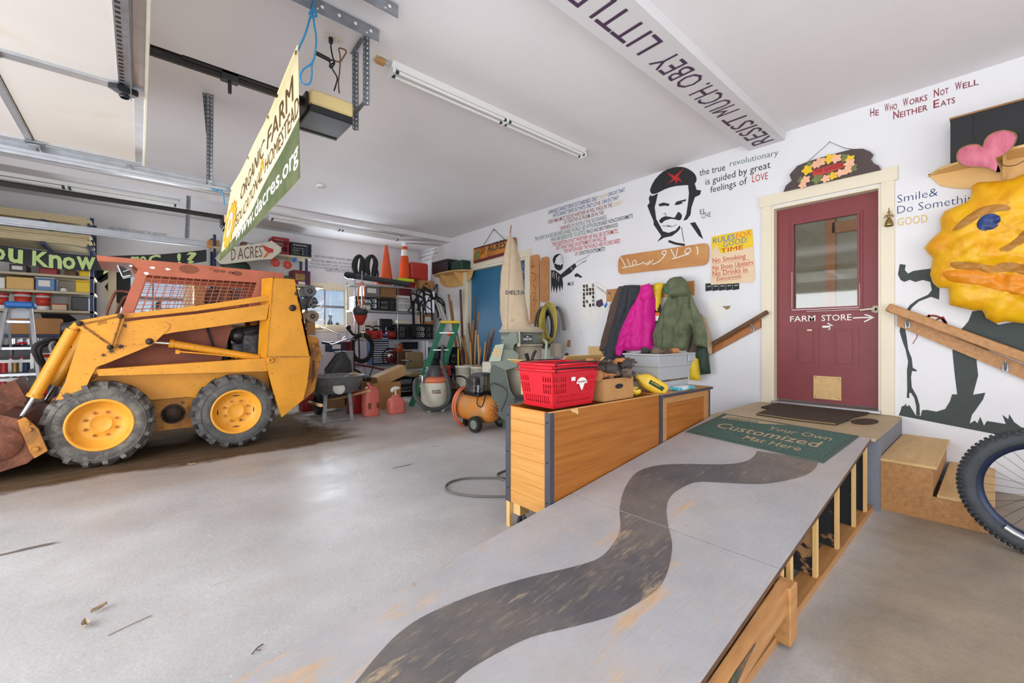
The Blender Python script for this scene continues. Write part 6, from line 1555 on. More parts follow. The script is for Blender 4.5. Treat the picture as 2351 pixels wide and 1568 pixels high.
# ---- blue-post shelving on the left
RYF=8.85
zs=[PY(100,y,RYF).z for y in(628,666.5,711,768)]
XRK0,XRK1=-2.5,PY(213,670,RYF).x
rk=thing('shelving_unit','tall blue-post shelving with beige shelves behind the loader','shelving',((XRK0+XRK1)/2,9.1,0))
for x in(XRK1-.03,XRK0):
    for y in(RYF+.02,9.42):MB().box((x,y-.02,0),(x+.04,y+.02,3.02)).build('post','navy',rk,world=True)
for i,z in enumerate(zs+[.75,.25]):
    MB().box((XRK0,RYF,z-.035),(XRK1+.02,9.45,z),.004).build('shelf','shelf_beige' if i<3 else 'navy',rk,world=True)
for z in(2.56,2.86):
    for x in(XRK1-.03,-1.0,-1.8):MB().box((x,8.55,z-.04),(x+.04,9.42,z),.003).build('arm','navy',rk,world=True)
nb_=0
for z0,n,d,xe,lbs in((2.56,6,.026,0.0,'lower'),(2.86,4,.026,.02,'upper')):
    for i in range(n):
        L=XRK1-.04+(.02*((i*7)% 3))
        o=MB().box((-2.6,8.58+.006*((i*5)% 4),z0+i*d),(L,9.35,z0+(i+1)*d-.002),.002).build('board','lumber'); o.name='lumber_board'
        tag(o,'%s pale board in the %s stack on the blue shelving'%(('lowest','second','third','fourth','fifth','topmost')[i]if not(i==n-1)else 'topmost',lbs),'board','stacked boards on the shelving')
bb=thing('black_banner','black cloth banner with pale green hand lettering across the shelving','banner',tuple(PY(120,610,8.52)))
tp=[(-80,552),(0,562),(60,571),(120,578),(180,585),(240,588),(300,586),(360,584),(420,579),(474,573)]
bt_=[(-80,592),(0,598),(60,607),(120,614),(180,619),(240,618),(300,616),(360,612),(420,606),(474,598)]
TP=smooth_pts([PY(x,y,8.52)for x,y in tp],4); BT=smooth_pts([PY(x,y+2,8.52)for x,y in bt_],4)
def bban(u,v,off=0.0):
    k=u*(len(TP)-1); i=min(int(k),len(TP)-2); f=k-i; a=TP[i].lerp(TP[i+1],f); c=BT[i].lerp(BT[i+1],f); p=a.lerp(c,v); p.y+=.004*sin(u*40)*v+.012*sin(v*3+u*9)-off; return p
MB().grid(lambda u,v:bban(u,v),60,8).build('cloth','banner_black',bb,world=True,fix=False)
XA,XB=TP[0].x,TP[-1].x
def uof(px):return(px+80)/554.0
def btx(s,x0,x1,v0,v1,m='paint_lime',bold=.03):
    vs,fs,w=text_mesh(s,bold); hh=max(q.y for q in vs)
    MB().add([bban(uof(x0+(x1-x0)*q.x/w),v0-(v0-v1)*q.y/hh,.014)for q in vs],fs).build('lettering',m,bb,world=True,fix=False)
btx('Y',-70,-38,.9,.05); btx('o',-36,-6,.9,.2); btx('u',0,36,.92,.12); btx('K',58,98,.95,.06); btx('n',97,128,.95,.18); btx('o',129,160,.92,.2); btx('w',162,207,.9,.12); btx(',',224,238,1.0,.7); btx('mo',290,326,.6,.1); btx('C',330,360,.8,.02); btx('!',398,408,.9,.05); btx('?',420,444,.95,.05)
solid('parts_case','dark grey parts case with white label on the top shelf','box',*bxp(21,606,62,623,RYF+.04,.3,zs[0]),'dark_grey',tagm='paper')
solid('parts_case','blue and red lidded case on the top shelf','box',*bxp(89,613,132,627,RYF+.04,.3,zs[0]),'red_dark',lid='storage_blue')
solid('tool_tray','low brown tray of tools on the top shelf','tray',*bxp(148,620,176,631,RYF+.04,.3,zs[0]),'wood_dark')
solid('yellow_case','small yellow case at the right end of the top shelf','box',*bxp(183,620,205,634,RYF+.04,.25,zs[0]),'yellow',lid='grey_plastic')
solid('cardboard_box','tan cardboard box with white base on the second shelf','box',*bxp(14,636,78,661,RYF+.03,.35,zs[1]),'cardboard_light',tagm=None)
solid('cardboard_box','white carton at the left end of the second shelf','box',*bxp(-20,636,11,659,RYF+.03,.35,zs[1]),'paper')
solid('clear_tote','grey plastic tote with blue contents on the second shelf','tote',*bxp(81,636,126,664,RYF+.03,.3,zs[1]),'storage_blue',lid='tote',tagm='paper')
tin('small_cup','small white cup on the second shelf',(PY(145,664,RYF).x,RYF+.09,zs[1]),.04,.055,'white_can')
yb_lo,yb_hi=bxp(174,644,212,668,RYF+.02,.26,zs[1])
t=solid('yellow_bin','bright yellow open bin at the right end of the second shelf','bin',yb_lo,yb_hi,'yellow',lid='yellow'); 
for i,(x0,x1,lb,h0)in enumerate(((-14,24,'red-lidded white tub partly cut by the left edge on the third shelf',674),(31,76,'red-lidded white tub behind the stepladder cap',672),(81,120,'red-lidded white tub right of the stepladder',675))):
    a=PY((x0+x1)/2,705,RYF+.14); r=(PY(x1,700,RYF).x-PY(x0,700,RYF).x)/2
    pail('screw_tub',lb,(a.x,RYF+.02+r,zs[2]),r*.92,PY((x0+x1)/2,h0,RYF).z-zs[2],'white_can','tin_red','tile_red',False,'tub','screw tubs')
solid('small_carton','low red and white carton on the third shelf','box',*bxp(119,697,153,712,RYF+.03,.2,zs[2]),'paper_tan',lid='tile_red')
solid('card_file','dark grey two-part file box on the third shelf','box',*bxp(163,681,203,713,RYF+.03,.3,zs[2]),'dark_grey',tagm=None,bev=.015)
solid('cardboard_box','long brown cardboard box behind the stepladder','box',*bxp(22,730,138,766,RYF+.05,.35,zs[3]),'cardboard')
t=thing('grey_sack','slumped grey sack right of the brown box','bag',(PY(150,760,RYF).x,RYF+.2,zs[3])); MB().sph((0,0,.09),.17,14,9,(1.2,.8,.55)).build('body','grey_plastic',t); MB().tube([(-.18,-.02,.1),(-.24,-.05,.12),(-.26,-.06,.08)],[.03,.02,.03],8).build('neck','white_plastic',t)
zd=.93
solid('work_deck','grey work shelf in front of the blue shelving','shelf',(-2.3,8.42,zd-.05),(-.45,8.82,zd+.16),'dark_grey')
rr=random.Random(11)
for i in range(7):
    x=PY(20+17*i,790,8.6).x; t=thing('clamp',('black bar clamp with red grip at the far left of the deck','black bar clamp with red handle under the stepladder','long black clamp crossing the stepladder leg','red-handled clamp right of the stepladder leg','short black clamp by the hydraulic hose','black clamp behind the loader hoses','rightmost black clamp on the grey deck')[i],'clamp',(x,8.55,zd+.16),rr.uniform(-.4,.4),'clamps on the grey deck')
    MB().box((-.18,-.012,.02+.01*(i% 3)),(.18,.012,.05+.01*(i% 3)),.003).build('bar','black_metal',t); MB().box((-.16,-.012,.06),(-.13,.012,.15),.003).build('jaw','steel',t); MB().box((.02,-.012,.06),(.05,.012,.14),.003).build('jaw','steel',t)
    MB().tube([(.05,0,.06),(.12,0,.09),(.18,0,.085)],[.016,.018,.014],8).build('grip','red_plastic' if i% 2==0 else 'black_plastic',t)
WZ=[PY(40,y,8.55).z for y in(851,895)]
wr=thing('white_rack','white metal rack of cans and bottles behind the loader bucket','rack',(-1.2,8.4,0))
XW1=PY(84,850,8.3).x
for x in(XW1-.03,-2.0):
    for y in(8.10,8.36):MB().box((x,y,0),(x+.03,y+.03,1.05)).build('post','white_plastic',wr,world=True)
for z in WZ+[.08]:MB().box((-2.0,8.1,z-.02),(XW1,8.39,z)).build('shelf','dark_grey',wr,world=True)
for y in(828,870):z=PY(40,y,8.1).z; MB().box((-2.0,8.09,z-.025),(XW1,8.099,z+.012)).build('rail','white_plastic',wr,world=True)
CB=[('red',8,'tin_red','red spray can'),('w',22,'white_can','white spray can'),('g',34,'brass','amber glass jar'),('w',47,'white_can','tall white bottle'),('n',59,'navy','navy bottle'),('s',70,'steel','silver spray can')]
for i,(k,x,m,nm)in enumerate(CB):
    p=PY(x,850,8.16);(tin if i% 2==0 else bottle)('can' if i% 2==0 else 'bottle','%s on the upper level of the white rack'% nm,(p.x,8.20+.02*(i% 2),WZ[0]),.033,.20 if i% 2 else .15,m,*(()if i% 2==0 else('tin_red',)),group='cans on the white rack')
for i,(x,m,nm)in enumerate(((6,'tin_red','large red jug'),(24,'white_can','large white jug'),(41,'tin_red','slim red jug'),(58,'dark_grey','dark grey jug'))):
    p=PY(x,893,8.16); bottle('jug','%s on the lower level of the white rack'% nm,(p.x,8.22,WZ[1]),.05,.22,m,'white_plastic','jugs on the white rack','jug')
p=PY(101,846,8.0); tin('paint_can','red and white can standing right of the white rack',(p.x,8.0,p.z),.055,.19,'tin_red',band='white_can',lidm='white_plastic')
solid('side_stand','low dark stand under the red and white can','stand',(p.x-.12,7.88,0),(p.x+.12,8.12,p.z-.001),'dark_grey')
t=thing('floor_jack','red trolley jack frame behind the loader cylinder','jack',(PY(110,900,7.7).x,7.7,0)); MB().box((-.2,-.1,.03),(.2,.1,.12),.02).build('body','red_plastic',t); MB().tube([(.1,0,.12),(0,0,.4),(-.05,0,.85)],.018,8).build('handle','red_plastic',t); MB().cyl((-.15,-.12,.05),(-.15,.12,.05),.05,n=12).build('wheel','black_metal',t)
al=thing('stepladder','aluminium stepladder with a blue top cap at the left','ladder',(PY(42,700,8.2).x,8.2,0))
aT=[PY(16,704,8.1),PY(70,704,8.1)]; aB=[PY(-14,860,7.75),PY(88,860,7.75)]
for p,q in zip(aT,aB):
    d=(q-p); q2=p+d*(p.z/(p.z-q.z)); q2.z=0
    MB().bar(p,q2,.03,.06,(0,1,0)).build('rail','alu',al,world=True)
lo,hi=bxp(8,692,78,706,8.02,.22); MB().box(lo,hi,.02).build('top_cap','blue',al,world=True)
MB().prism([PY(22,710,8.11),PY(68,710,8.11),PY(70,731,8.08),PY(20,731,8.08)],(0,.01,0)).build('label_plate','galv_bright',al,world=True)
for y in(738,800,862):
    k=(y-704)/156; Y=8.1-.35*k; a,c=PY(16-30*k+3,y,Y),PY(70+18*k-3,y,Y); MB().box((a.x,Y-.01,a.z-.02),(c.x,Y+.07,a.z+.015),.003).build('step','alu',al,world=True)
for x in(18,66):a=PY(x,706,8.22); MB().bar(a,(a.x,8.75,0),.02,.035,(0,1,0)).build('rear_leg','alu',al,world=True)
def bpaint(px,m='paint_black'):MB().poly([PY(x,y,YB-.0012)for x,y in px]).build('painted_shape',m,wall_b,fix=False)
bpaint([(225,640),(262,612),(300,605),(300,690),(290,735),(278,700),(262,690),(240,658),(262,632),(230,650)])
bpaint([(218,612),(252,608),(245,630),(226,648),(216,646)])
bpaint([(90,715),(150,715),(178,735),(150,742),(100,735)])
for i,(s,a,c)in enumerate((('RIGHT NOW WE MUST BE RADICAL MEXICANS',(722,590),(818,601)),('OF NATURE, AMERICANS LIKE THE PEOPLE',(717,600),(812,609)),('WHO WAS ABOLISHED SLAVERY, LIKE THE PEOPLE',(712,607),(812,617)),('LIKE THE CIVIL RIGHTS MOVEMENT, LIKE THE ONE',(708,614),(812,624)),('WE MUST DO THAT NOW',(747,623),(796,627)))):
    mb=MB(); lettering(mb,s,PY(*a,YB-.0012),PY(*c,YB-.0012),.047,bold=.005); mb.build('lettering','paint_grey',wall_b,fix=False)
mb=MB(); lettering(mb,'WELCOME REVOLUTIONARIES THE LABORATORY',PY(250,527,YB-.0012),PY(384,543,YB-.0012),.05,bold=.0); mb.build('lettering','paint_grey',wall_b,fix=False)
# ---- second blue rack between the windows
R2Y=9.0
zr=[PY(690,588,R2Y).z,PY(700,654,R2Y).z,1.45,.9,.3]
X2a,X2b=PY(490,600,R2Y).x,PY(707,620,R2Y).x
r2=thing('shelving_unit','blue-post shelving with white shelves left of the small window','shelving',((X2a+X2b)/2,9.2,0))
for x in(X2b-.04,X2a):
    for y in(R2Y+.03,9.42):MB().box((x,y-.02,0),(x+.04,y+.02,3.05)).build('post','navy',r2,world=True)
MB().box((X2a,R2Y,zr[0]-.04),(PY(716,590,R2Y).x,9.45,zr[0]),.004).build('shelf','shelf_beige',r2,world=True)
for z in zr[1:]:MB().box((X2a+.5,R2Y,z-.04),(PY(742,655,R2Y).x,9.45,z),.004).build('shelf','shelf_beige',r2,world=True)
for i,(x0,y0,x1,y1,m,lb)in enumerate(((446,655,470,700,'cardboard','brown carton seen through the right of the cab mesh'),(473,662,500,700,'black_plastic','black case seen through the cab mesh'),(503,650,530,700,'wood_dark','dark wooden box seen through the cab mesh'),(533,664,560,700,'dark_grey','grey case near the rear of the cab mesh'),(563,658,592,700,'cardboard','brown carton nearest the loader tower seen through the mesh'),(440,705,520,745,'green_coat','green bin low behind the loader cab'))):
    solid('stored_box',lb,'box',*bxp(x0,y0,x1,y1,8.97,.3),m,.01,group='boxes behind the loader cab')
for y_ in(701,746):z_=PY(520,y_,9.0).z; MB().box((X2a,8.96,z_-.035),(X2a+.5,9.45,z_-.002)).build('shelf','wood_dark',r2,world=True)
MB().box((X2a+.52,8.99,PY(560,700,9.0).z-.035),(X2b-.05,9.30,PY(560,700,9.0).z-.002)).build('shelf','wood_dark',r2,world=True)
lo,hi=bxp(625,545,664,583,R2Y+.03,.3,zr[0]); crate('bottle_crate','red plastic bottle crate on the top shelf beside the wooden arrow sign',lo,hi,'red_dark','crates on the back shelf',3)
lo,hi=bxp(667,558,715,589,R2Y+.03,.32,zr[0]); crate('wire_crate','black plastic crate right of the red crate on the top shelf',lo,hi,'black_plastic','crates on the back shelf',4)
solid('brown_carton','small brown carton on the top shelf left of the banner tip','box',*bxp(478,551,504,574,R2Y+.03,.25,zr[0]),'cardboard')
solid('paint_tray','blue tin at the far end of the top shelf','tin',*bxp(443,545,454,556,R2Y+.03,.2,zr[0]),'storage_blue')if False else None
lo,hi=bxp(672,621,713,651,R2Y+.03,.3,zr[1]); t=solid('maroon_cooler','maroon crate with a paper label on the second shelf','crate',lo,hi,'maroon',tagm='brass')
a,b_=loc(lo,hi); MB().box((a[0]+.1,a[1]-.004,.01),(b_[0]-.1,a[1]-.002,.06)).build('paper_strip','paper',t)
ws=thing('arrow_sign','pale wooden arrow sign lettered D ACRES behind the banner tip','sign',tuple(PY(580,600,8.8)))
MB().prism([PY(x,y,8.78)for x,y in((494,592),(513,571),(560,563),(616,556),(623,552),(646,568),(645,578),(623,595),(600,596),(520,606),(508,606))],(0,.03,0)).build('board','offwhite_plastic',ws,world=True)
for s,x0,x1 in(('D',531,541),('ACRES',546,602)):
    mb=MB(); lettering(mb,s,PY(x0,598-(x0-531)*.12,8.777),PY(x1,598-(x1-531)*.12,8.777),.21,bold=-.005); mb.build('lettering','wood_dark',ws,world=True,fix=False)
for k,pts in enumerate((((600,561),(616,568),(628,572),(627,580),(616,581),(608,574)),((604,592),(612,580),(618,582),(610,591)))):MB().poly([PY(x,y,8.776)for x,y in pts]).build('bird_print','paint_orange' if k else 'tile_red',ws,world=True,fix=False)
MB().tube([PY(520,580,8.8),PY(560,556,9.0),PY(610,566,8.8)],.005,5).build('hanging_cord','grey_hose',ws,world=True)
MB().box(tuple(PY(555,590,8.811)),tuple(PY(563,560,9.0)),.002).build('hook_bar','wood_dark',ws,world=True)
for i,(x,y,m,lb)in enumerate(((632,603,'tile_red','left red paper flower under the back shelf'),(660,608,'tile_red','right red paper flower under the back shelf'))):
    p=PY(x,y,8.97); t=thing('paper_flower',lb,'flower',tuple(p),0,'red paper flowers')
    for k in range(7):
        a=2*pi*k/7; MB().sph((.05*cos(a),0,.05*sin(a)),.035,8,6,(1,.4,1)).build('petal',m,t)
    MB().tube([(0,.03,0),(.0,.05,zr[0]-.038-p.z)],.004,5).build('stem','leaf',t)
p=PY(676,598,8.97); t=thing('paper_bird','folded blue paper bird under the back shelf','bird',tuple(p)); MB().prism([(-.04,0,0),(0,0,-.05),(.045,0,.02),(.03,0,.07),(-.03,0,.03)],(0,.02,0)).build('body','blue',t); MB().tube([(0,.04,.0),(0,.05,zr[0]-.038-p.z)],.003,5).build('thread','rope_blue',t)
t=thing('camouflage_tarp','crumpled dark green tarp on the shelf behind the loader tower','tarp',tuple(PY(640,640,9.1)))
for i in range(6):
    p=PY(575+17*i,628+3*i,9.1); MB().sph(p,.12,10,7,(1.3,.8,.6+.1*(i% 2))).build('fold',('black_coat','green_coat','olive_coat')[i% 3],t,world=True)
t=thing('green_sack','green cloth sack below the wooden arrow sign','sack',tuple(PY(540,622,9.05))); MB().sph(PY(540,612,9.05),.2,12,8,(1.2,.6,.7)).build('body','green_coat',t,world=True)
for i,(x,y,w,h,m,lb)in enumerate(((712,668,30,26,'grey_plastic','upper grey roll on the shelf by the small window'),(716,694,34,22,'dark_grey','middle dark roll on the shelf by the small window'),(718,726,36,24,'tan_coat','lower tan roll on the shelf by the small window'))):
    p=PY(x,y,8.95); t=thing('cloth_roll',lb,'roll',(p.x,8.95,p.z-.1),0,'rolls by the window'); MB().cyl((0,0,.1),(0,.35,.1),.12,n=16).build('roll',m,t); MB().lathe([(.02,-.002),(.05,-.002),(.05,-.001)],(0,0,.1),(0,1,0),14).build('core','dark_grey',t)
solid('brown_box','brown box low on the shelf behind the loader rear door','box',*bxp(706,740,724,768,8.95,.3),'cardboard')
t=thing('wire_bundle','tangle of white wire hanging before the small window','wire',tuple(PY(735,740,8.9))); b=MB()
for i in range(7):
    rr=random.Random(i+40); cx,cy=716+rr.uniform(0,24),690+i*9; b.tube(smooth_pts([PY(cx+18*cos(a)*rr.uniform(.6,1),cy+10*sin(a),8.9+.02*i)for a in[2*pi*k/9 for k in range(9)]],3,True),.004,5,closed=True)
b.build('wire','white_plastic',t,world=True)
t=thing('wire_hook','bent steel rod jutting below the small window','rod',tuple(PY(770,765,8.9))); MB().tube([PY(735,750,9.495),PY(748,755,8.9),PY(782,769,8.9),PY(783,778,8.9)],.008,6).tube(smooth_pts([PY(775,766,8.9),PY(777,776,8.9),PY(786,779,8.9),PY(790,774,8.9),PY(797,774,8.9)],3),.007,6).build('rod','steel',t,world=True)
# ------------------------------------------------------------------ chrome rack and its load
CYF,CXL,CXR,CYB=8.60,3.30,5.17,9.05
cz=[2.36,PY(900,714,CYF).z,PY(900,779,CYF).z,PY(900,836,CYF).z,.12]
ck=thing('chrome_rack','chrome wire shelving loaded with tools and crates in the far corner','rack',((CXL+CXR)/2,8.82,0))
for x in(CXL,CXR):
    for y in(CYF,CYB):MB().cyl((x,y,0),(x,y,2.42),.010,n=10).build('post','galv',ck,world=True)
MB().cyl((4.24,CYF,0),(4.24,CYF,2.40),.008,n=10).build('post','galv',ck,world=True)
for z in cz:
    b=MB().frame('z',z-.035,z-.004,CXL-.01,CXR+.01,CYF-.005,CYB+.005,.008)
    for i in range(40):x=CXL+(CXR-CXL)*(i+.5)/40; b.box((x-.0025,CYF+.005,z-.006),(x+.0025,CYB-.005,z-.001))
    b.build('wire_shelf','steel',ck,world=True)
def cone(label,px,ytop,ybase,Y,bands,m,group='traffic cones'):
    z0=cz[0]+.055; c=PY(px,ybase,Y); h=PY(px,ytop,Y).z-z0; t=thing('traffic_cone',label,'cone',(c.x,Y,z0),0,group); r0,r1=.145,.028
    MB().box((-r0*1.25,-r0*1.25,0),(r0*1.25,r0*1.25,.03),.01).build('base','black_plastic' if bands else m,t)
    MB().lathe([(r0,.03),(r0*.97,.05),(r1,h),(r1*.6,h),(r1*.6,h-.03)],n=24).build('body',m,t)
    for f0,f1 in bands:
        q=lambda f:(r0+(r1-r0)*f)*1.012
        MB().lathe([(q(f0),h*f0),(q(f1),h*f1)],n=24).build('reflective_band','paint_white',t,fix=False)
    return t
cone('plain faded orange traffic cone on the chrome rack',887,563,638,8.75,(),'orange_cone')
cone('taller orange traffic cone with two white bands on the chrome rack',929,535,634,8.80,((.56,.68),(.74,.90)),'orange_bright')
lbw=thing('leaf_blower','black backpack leaf blower tube and harness lying on the chrome rack','leaf blower',(3.8,8.62,cz[0]))
a,c=PY(800,632,8.52),PY(938,652,8.52)
MB().cyl(a,c,.062,.05,16).build('tube','dark_grey',lbw,world=True)
e=MB(); d=(c-a).normalized()
for i in range(5):e.lathe([(.06,0),(.075,.012),(.06,.024)],a+d*(-.02+.03*i),d,16)
e.sph(a-d*.02,.068,14,8).build('bellows','black_plastic',lbw,world=True)
for(x0,x1)in((815,833),(843,862)):
    pts=smooth_pts([PY(x0+3,632,8.68),PY(x0-1,612,8.66),PY(x0+3,594,8.68),PY((x0+x1)/2+2,588,8.72),PY(x1,600,8.72),PY(x1-2,620,8.68),PY(x1-5,636,8.68)],4)
    MB().tube(pts,[.05+.012*sin(i*.4)for i in range(len(pts))],8).build('shoulder_strap','black_coat',lbw,world=True)
MB().prism([PY(x,y,8.74)for x,y in((826,592),(842,590),(850,632),(822,634))],(0,.06,0)).build('back_plate','offwhite_plastic',lbw,world=True)
MB().tube(smooth_pts([PY(862,610,8.68),PY(868,630,8.62),PY(862,645,8.6)],3),.02,6).build('loose_strap','black_coat',lbw,world=True)
solid('tarp_bundle','folded orange tarp on the cardboard box atop the chrome rack','tarp',*bxp(945,603,984,624,8.72,.25,cz[0]+.205),'tile_red',.03)
t=open_box('fruit_box','open cardboard fruit box on top of the chrome rack',(4.98,8.84,cz[0]+.002),0,.36,.36,.20,'cardboard')
for s in(-.07,.07):MB().poly([(s+.014*cos(k),-.1815,.075+.022*sin(k))for k in[2*pi*i/10 for i in range(10)]]).build('vent_hole','black_plastic',t,fix=False)
t=thing('rope_coil','coil of rope in the cardboard fruit box','rope',(4.98,8.82,cz[0]+.20)); MB().lathe([(.09,-.02),(.11,0),(.09,.03),(.06,.03),(.05,0)],n=20).build('coil','khaki',t)
solid('red_carton','small red carton between the cones and the fruit box','box',*bxp(939,637,953,656,8.62,.2,cz[0]+.002),'red_dark',.004)
t=thing('lime_strap','lime green strap under the banded cone','strap',tuple(PY(930,640,8.56))); MB().box(tuple(PY(914,644,8.50)),tuple(PY(948,641.5,8.56)),.003).build('webbing','lime',t,world=True)
solid('grey_tub','grey tub on the black crate of the second level','tub',*bxp(838,656,872,681,8.66,.3,cz[1]+.30),'grey_plastic',lid='galv_bright',tagm='paper')
CR=[(816,681,868,713,'black_plastic','black milk crate at the left of the second level'),(871,684,909,713,'black_plastic','black milk crate in the middle of the second level'),(912,679,948,713,'white_can','white lattice crate on the second level'),(914,745,949,778,'black_plastic','black milk crate left of centre on the third level'),(953,744,994,778,'black_plastic','black milk crate at the right of the third level')]
for x0,y0,x1,y1,m,lb in CR:
    lo,hi=bxp(x0,y0,x1,y1,8.63,.33,cz[1]if y1<730 else cz[2]); crate('milk_crate',lb,lo,hi,m)
solid('wicker_box','brown woven box on the middle crate of the second level','basket',*bxp(873,656,911,684,8.68,.28,cz[1]+.29),'wood_mid',.02)
solid('maroon_cloth','maroon cloth bundle in the white crate','cloth',*bxp(915,660,947,682,8.7,.22,cz[1]+.32),'maroon',.04)
hs=thing('harness_pile','pile of black leather harness straps hanging over the rack edge','harness',(4.85,8.6,cz[1]))
rr=random.Random(21)
for i in range(22):
    x0=rr.uniform(948,1000); y0=rr.uniform(664,705); x1=x0+rr.uniform(-26,26); Y=8.52-.002*i
    pts=smooth_pts([PY(x0,y0,Y),PY((x0+x1)/2+rr.uniform(-12,12),y0-rr.uniform(4,14),Y),PY(x1,y0+rr.uniform(6,26),Y)],4); MB().tube(pts,rr.uniform(.012,.022),6).build('strap','black_coat',hs,world=True)
for i,(x,y0,y1)in enumerate(((947,690,765),(950,690,770),(964,700,742),(971,700,752),(990,690,735),(999,680,712),(1004,690,730))):MB().bar(PY(x,y0,8.54),PY(x+2,y1,8.54),.035,.008,(0,1,0)).build('hanging_strap','black_coat',hs,world=True)
for i in range(6):p=PY(962+1.5*i,690+6*i,8.5); MB().tube(arc_pts(p,.022,0,2*pi,8,(1,0,0),(0,0,1))[:-1],.005,5,closed=True).build('chain_link','chrome',hs,world=True)
vt=thing('vacuum_wand','bundle of pale tubes strapped to the rack corner','tube',tuple(PX(1015,730,5.1)))
for i in range(3):MB().cyl(PY(1000+4*i,690,8.35),PY(1019+4*i,742,8.2),.028,n=10).build('tube','steel' if i !=1 else 'offwhite_plastic',vt,world=True)
MB().tube(smooth_pts([PY(1004,690,8.3),PY(1022,705,8.3),PY(1020,725,8.25),PY(1008,735,8.25)],3),.02,7).tube(smooth_pts([PY(1000,680,8.3),PY(1016,690,8.3),PY(1024,715,8.3),PY(1018,740,8.25)],3),.018,7).build('strap','black_coat',vt,world=True)
def chainsaw(label,px,m,big=False):
    c=PY(px,778,8.66); t=thing('chainsaw',label,'chainsaw',(c.x,8.70,cz[2]),0,'chainsaws on the rack')
    MB().box((-.11,-.08,.01),(.11,.1,.19),.04).build('body',m,t); MB().lathe([(0,-.012),(.05,-.012),(.06,0)],(-.02,-.08,.1),(0,1,0),16).build('starter_cover','red_dark',t)
    MB().tube(smooth_pts([(-.1,0,.16),(-.11,0,.25),(0,0,.28),(.09,0,.24),(.1,0,.15)],3),.016,8).build('front_handle','black_plastic',t); MB().box((.04,.1,.05),(.07,.34,.12),.004).build('guide_bar','steel',t); MB().box((-.12,-.06,.19),(.0,.06,.225),.01).build('air_cover','black_plastic',t)
chainsaw('orange-red chainsaw at the left of the third level',848,'tile_red'); chainsaw('orange-red chainsaw second from the left on the third level',868,'tile_red'); chainsaw('dark red chainsaw beside the black crate',900,'maroon')
solid('saw_case','pale grey plastic case lying on the black crate','case',*bxp(913,735,945,746,8.66,.25,cz[2]+.335),'offwhite_plastic',.02)
solid('small_carton','tilted brown carton with white label on the right crate','box',*bxp(972,722,995,744,8.63,.25,cz[2]+.345),'cardboard',.004,tagm='paper')
solid('black_tool_bag','black power tool at the back of the third level','tool',*bxp(872,732,903,752,8.86,.15,cz[2]+.002),'black_plastic',.03)
tp_=thing('trellis_panel','small cream panel behind the third level','panel',tuple(PY(835,760,9.48))); MB().box(tuple(PY(812,778,9.47)),tuple(PY(858,738,9.499))).build('panel','trim_cream',tp_,world=True)
lo,hi=bxp(855,771,893,838,8.72,.3,cz[3]); t=thing('tool_chest','blue-grey tool chest with rows of pale drawer pulls','tool chest',ctr(lo,hi)); a,b_=loc(lo,hi); h=b_[2]
MB().box(a,b_,.008).build('body','navy',t); MB().box((a[0],a[1],h+.001),(b_[0],b_[1],h+.05),.01).build('lid','storage_blue',t)
for i in range(12):z=.03+(h-.06)*i/12; dr=MB().box((a[0]+.02,a[1]-.012,z),(b_[0]-.02,a[1]-.001,z+(h-.06)/12-.008)).build('drawer','navy',t); MB().box((a[0]+.02,a[1]-.02,z+.012),(b_[0]-.02,a[1]-.0125,z+.028)).build('pull','paint_white',dr)
lo,hi=bxp(882,800,920,834,8.6,.3,cz[3]); t=thing('portable_generator','dark red and chrome portable machine with black tube handle','machine',ctr(lo,hi)); a,b_=loc(lo,hi)
MB().sph((0,.02,.14),.15,16,10,(1.05,.9,.9)).build('housing','maroon',t); MB().sph((-.03,-.07,.18),.09,12,8,(1,.8,.8)).build('cover','chrome',t); MB().tube(smooth_pts([(-.17,-.1,.02),(-.2,-.1,.2),(-.1,-.1,.33),(.05,-.1,.32)],3),.016,8).tube(smooth_pts([(-.17,.1,.02),(-.2,.1,.2),(-.1,.1,.33),(.05,.1,.32)],3),.016,8).build('handle','black_metal',t)
solid('brown_crate','brown wooden crate under the orange funnel','crate',*bxp(912,806,948,835,8.66,.3,cz[3]),'wood_dark',.006)
p=PY(921,808,8.62); t=thing('orange_funnel','bright orange funnel and lid on the brown crate','funnel',(p.x,8.76,p.z)); MB().lathe([(.07,0),(.125,.08),(.13,.085),(.12,.08),(.065,.0)],n=20).build('bowl','orange_bright',t); MB().sph((.05,.02,.15),.06,10,8,(1.1,.8,.6)).build('cap','orange_bright',t); MB().tube([(-.03,0,.02),(-.06,0,.14),(-.09,0,.17)],.01,6).build('spout','steel',t)
solid('dark_bin','black bin in the shadows of the lower level','bin',*bxp(925,785,960,806,8.9,.12,cz[3]+.3),'black_plastic')
crate('milk_crate','black milk crate on the floor under the chrome rack',(4.1,8.3,.0),(4.6,8.58,.42),'black_plastic')
crate('milk_crate','black crate stack top beside the brown chair',(4.62,8.3,.0),(5.05,8.58,.45),'black_plastic')
solid('battery_charger','dark case on the bottom of the chrome rack','case',(3.5,8.62,.122),(4.0,8.98,.42),'black_plastic',.03)
tr=thing('string_trimmer','red and black string trimmer hanging engine-down on the rack','trimmer',tuple(PY(832,740,8.45)))
MB().cyl(PY(831,622,8.45),PY(831,700,8.45),.014,n=10).build('shaft','steel',tr,world=True)
p=PY(827,715,8.45); MB().sph(p,.16,14,9,(1.0,.7,.75)).build('engine_cover','dark_grey',tr,world=True); MB().lathe([(.14,0),(.1,-.1),(.05,-.19),(.02,-.2)],p+Vector((0,0,-.08)),(0,0,1),16).build('shroud','tile_red',tr,world=True); MB().sph(p+Vector((.02,-.1,.08)),.06,10,8,(1.2,.7,.7)).sph(p+Vector((.12,-.1,.06)),.05,10,8).build('tank','offwhite_plastic',tr,world=True)
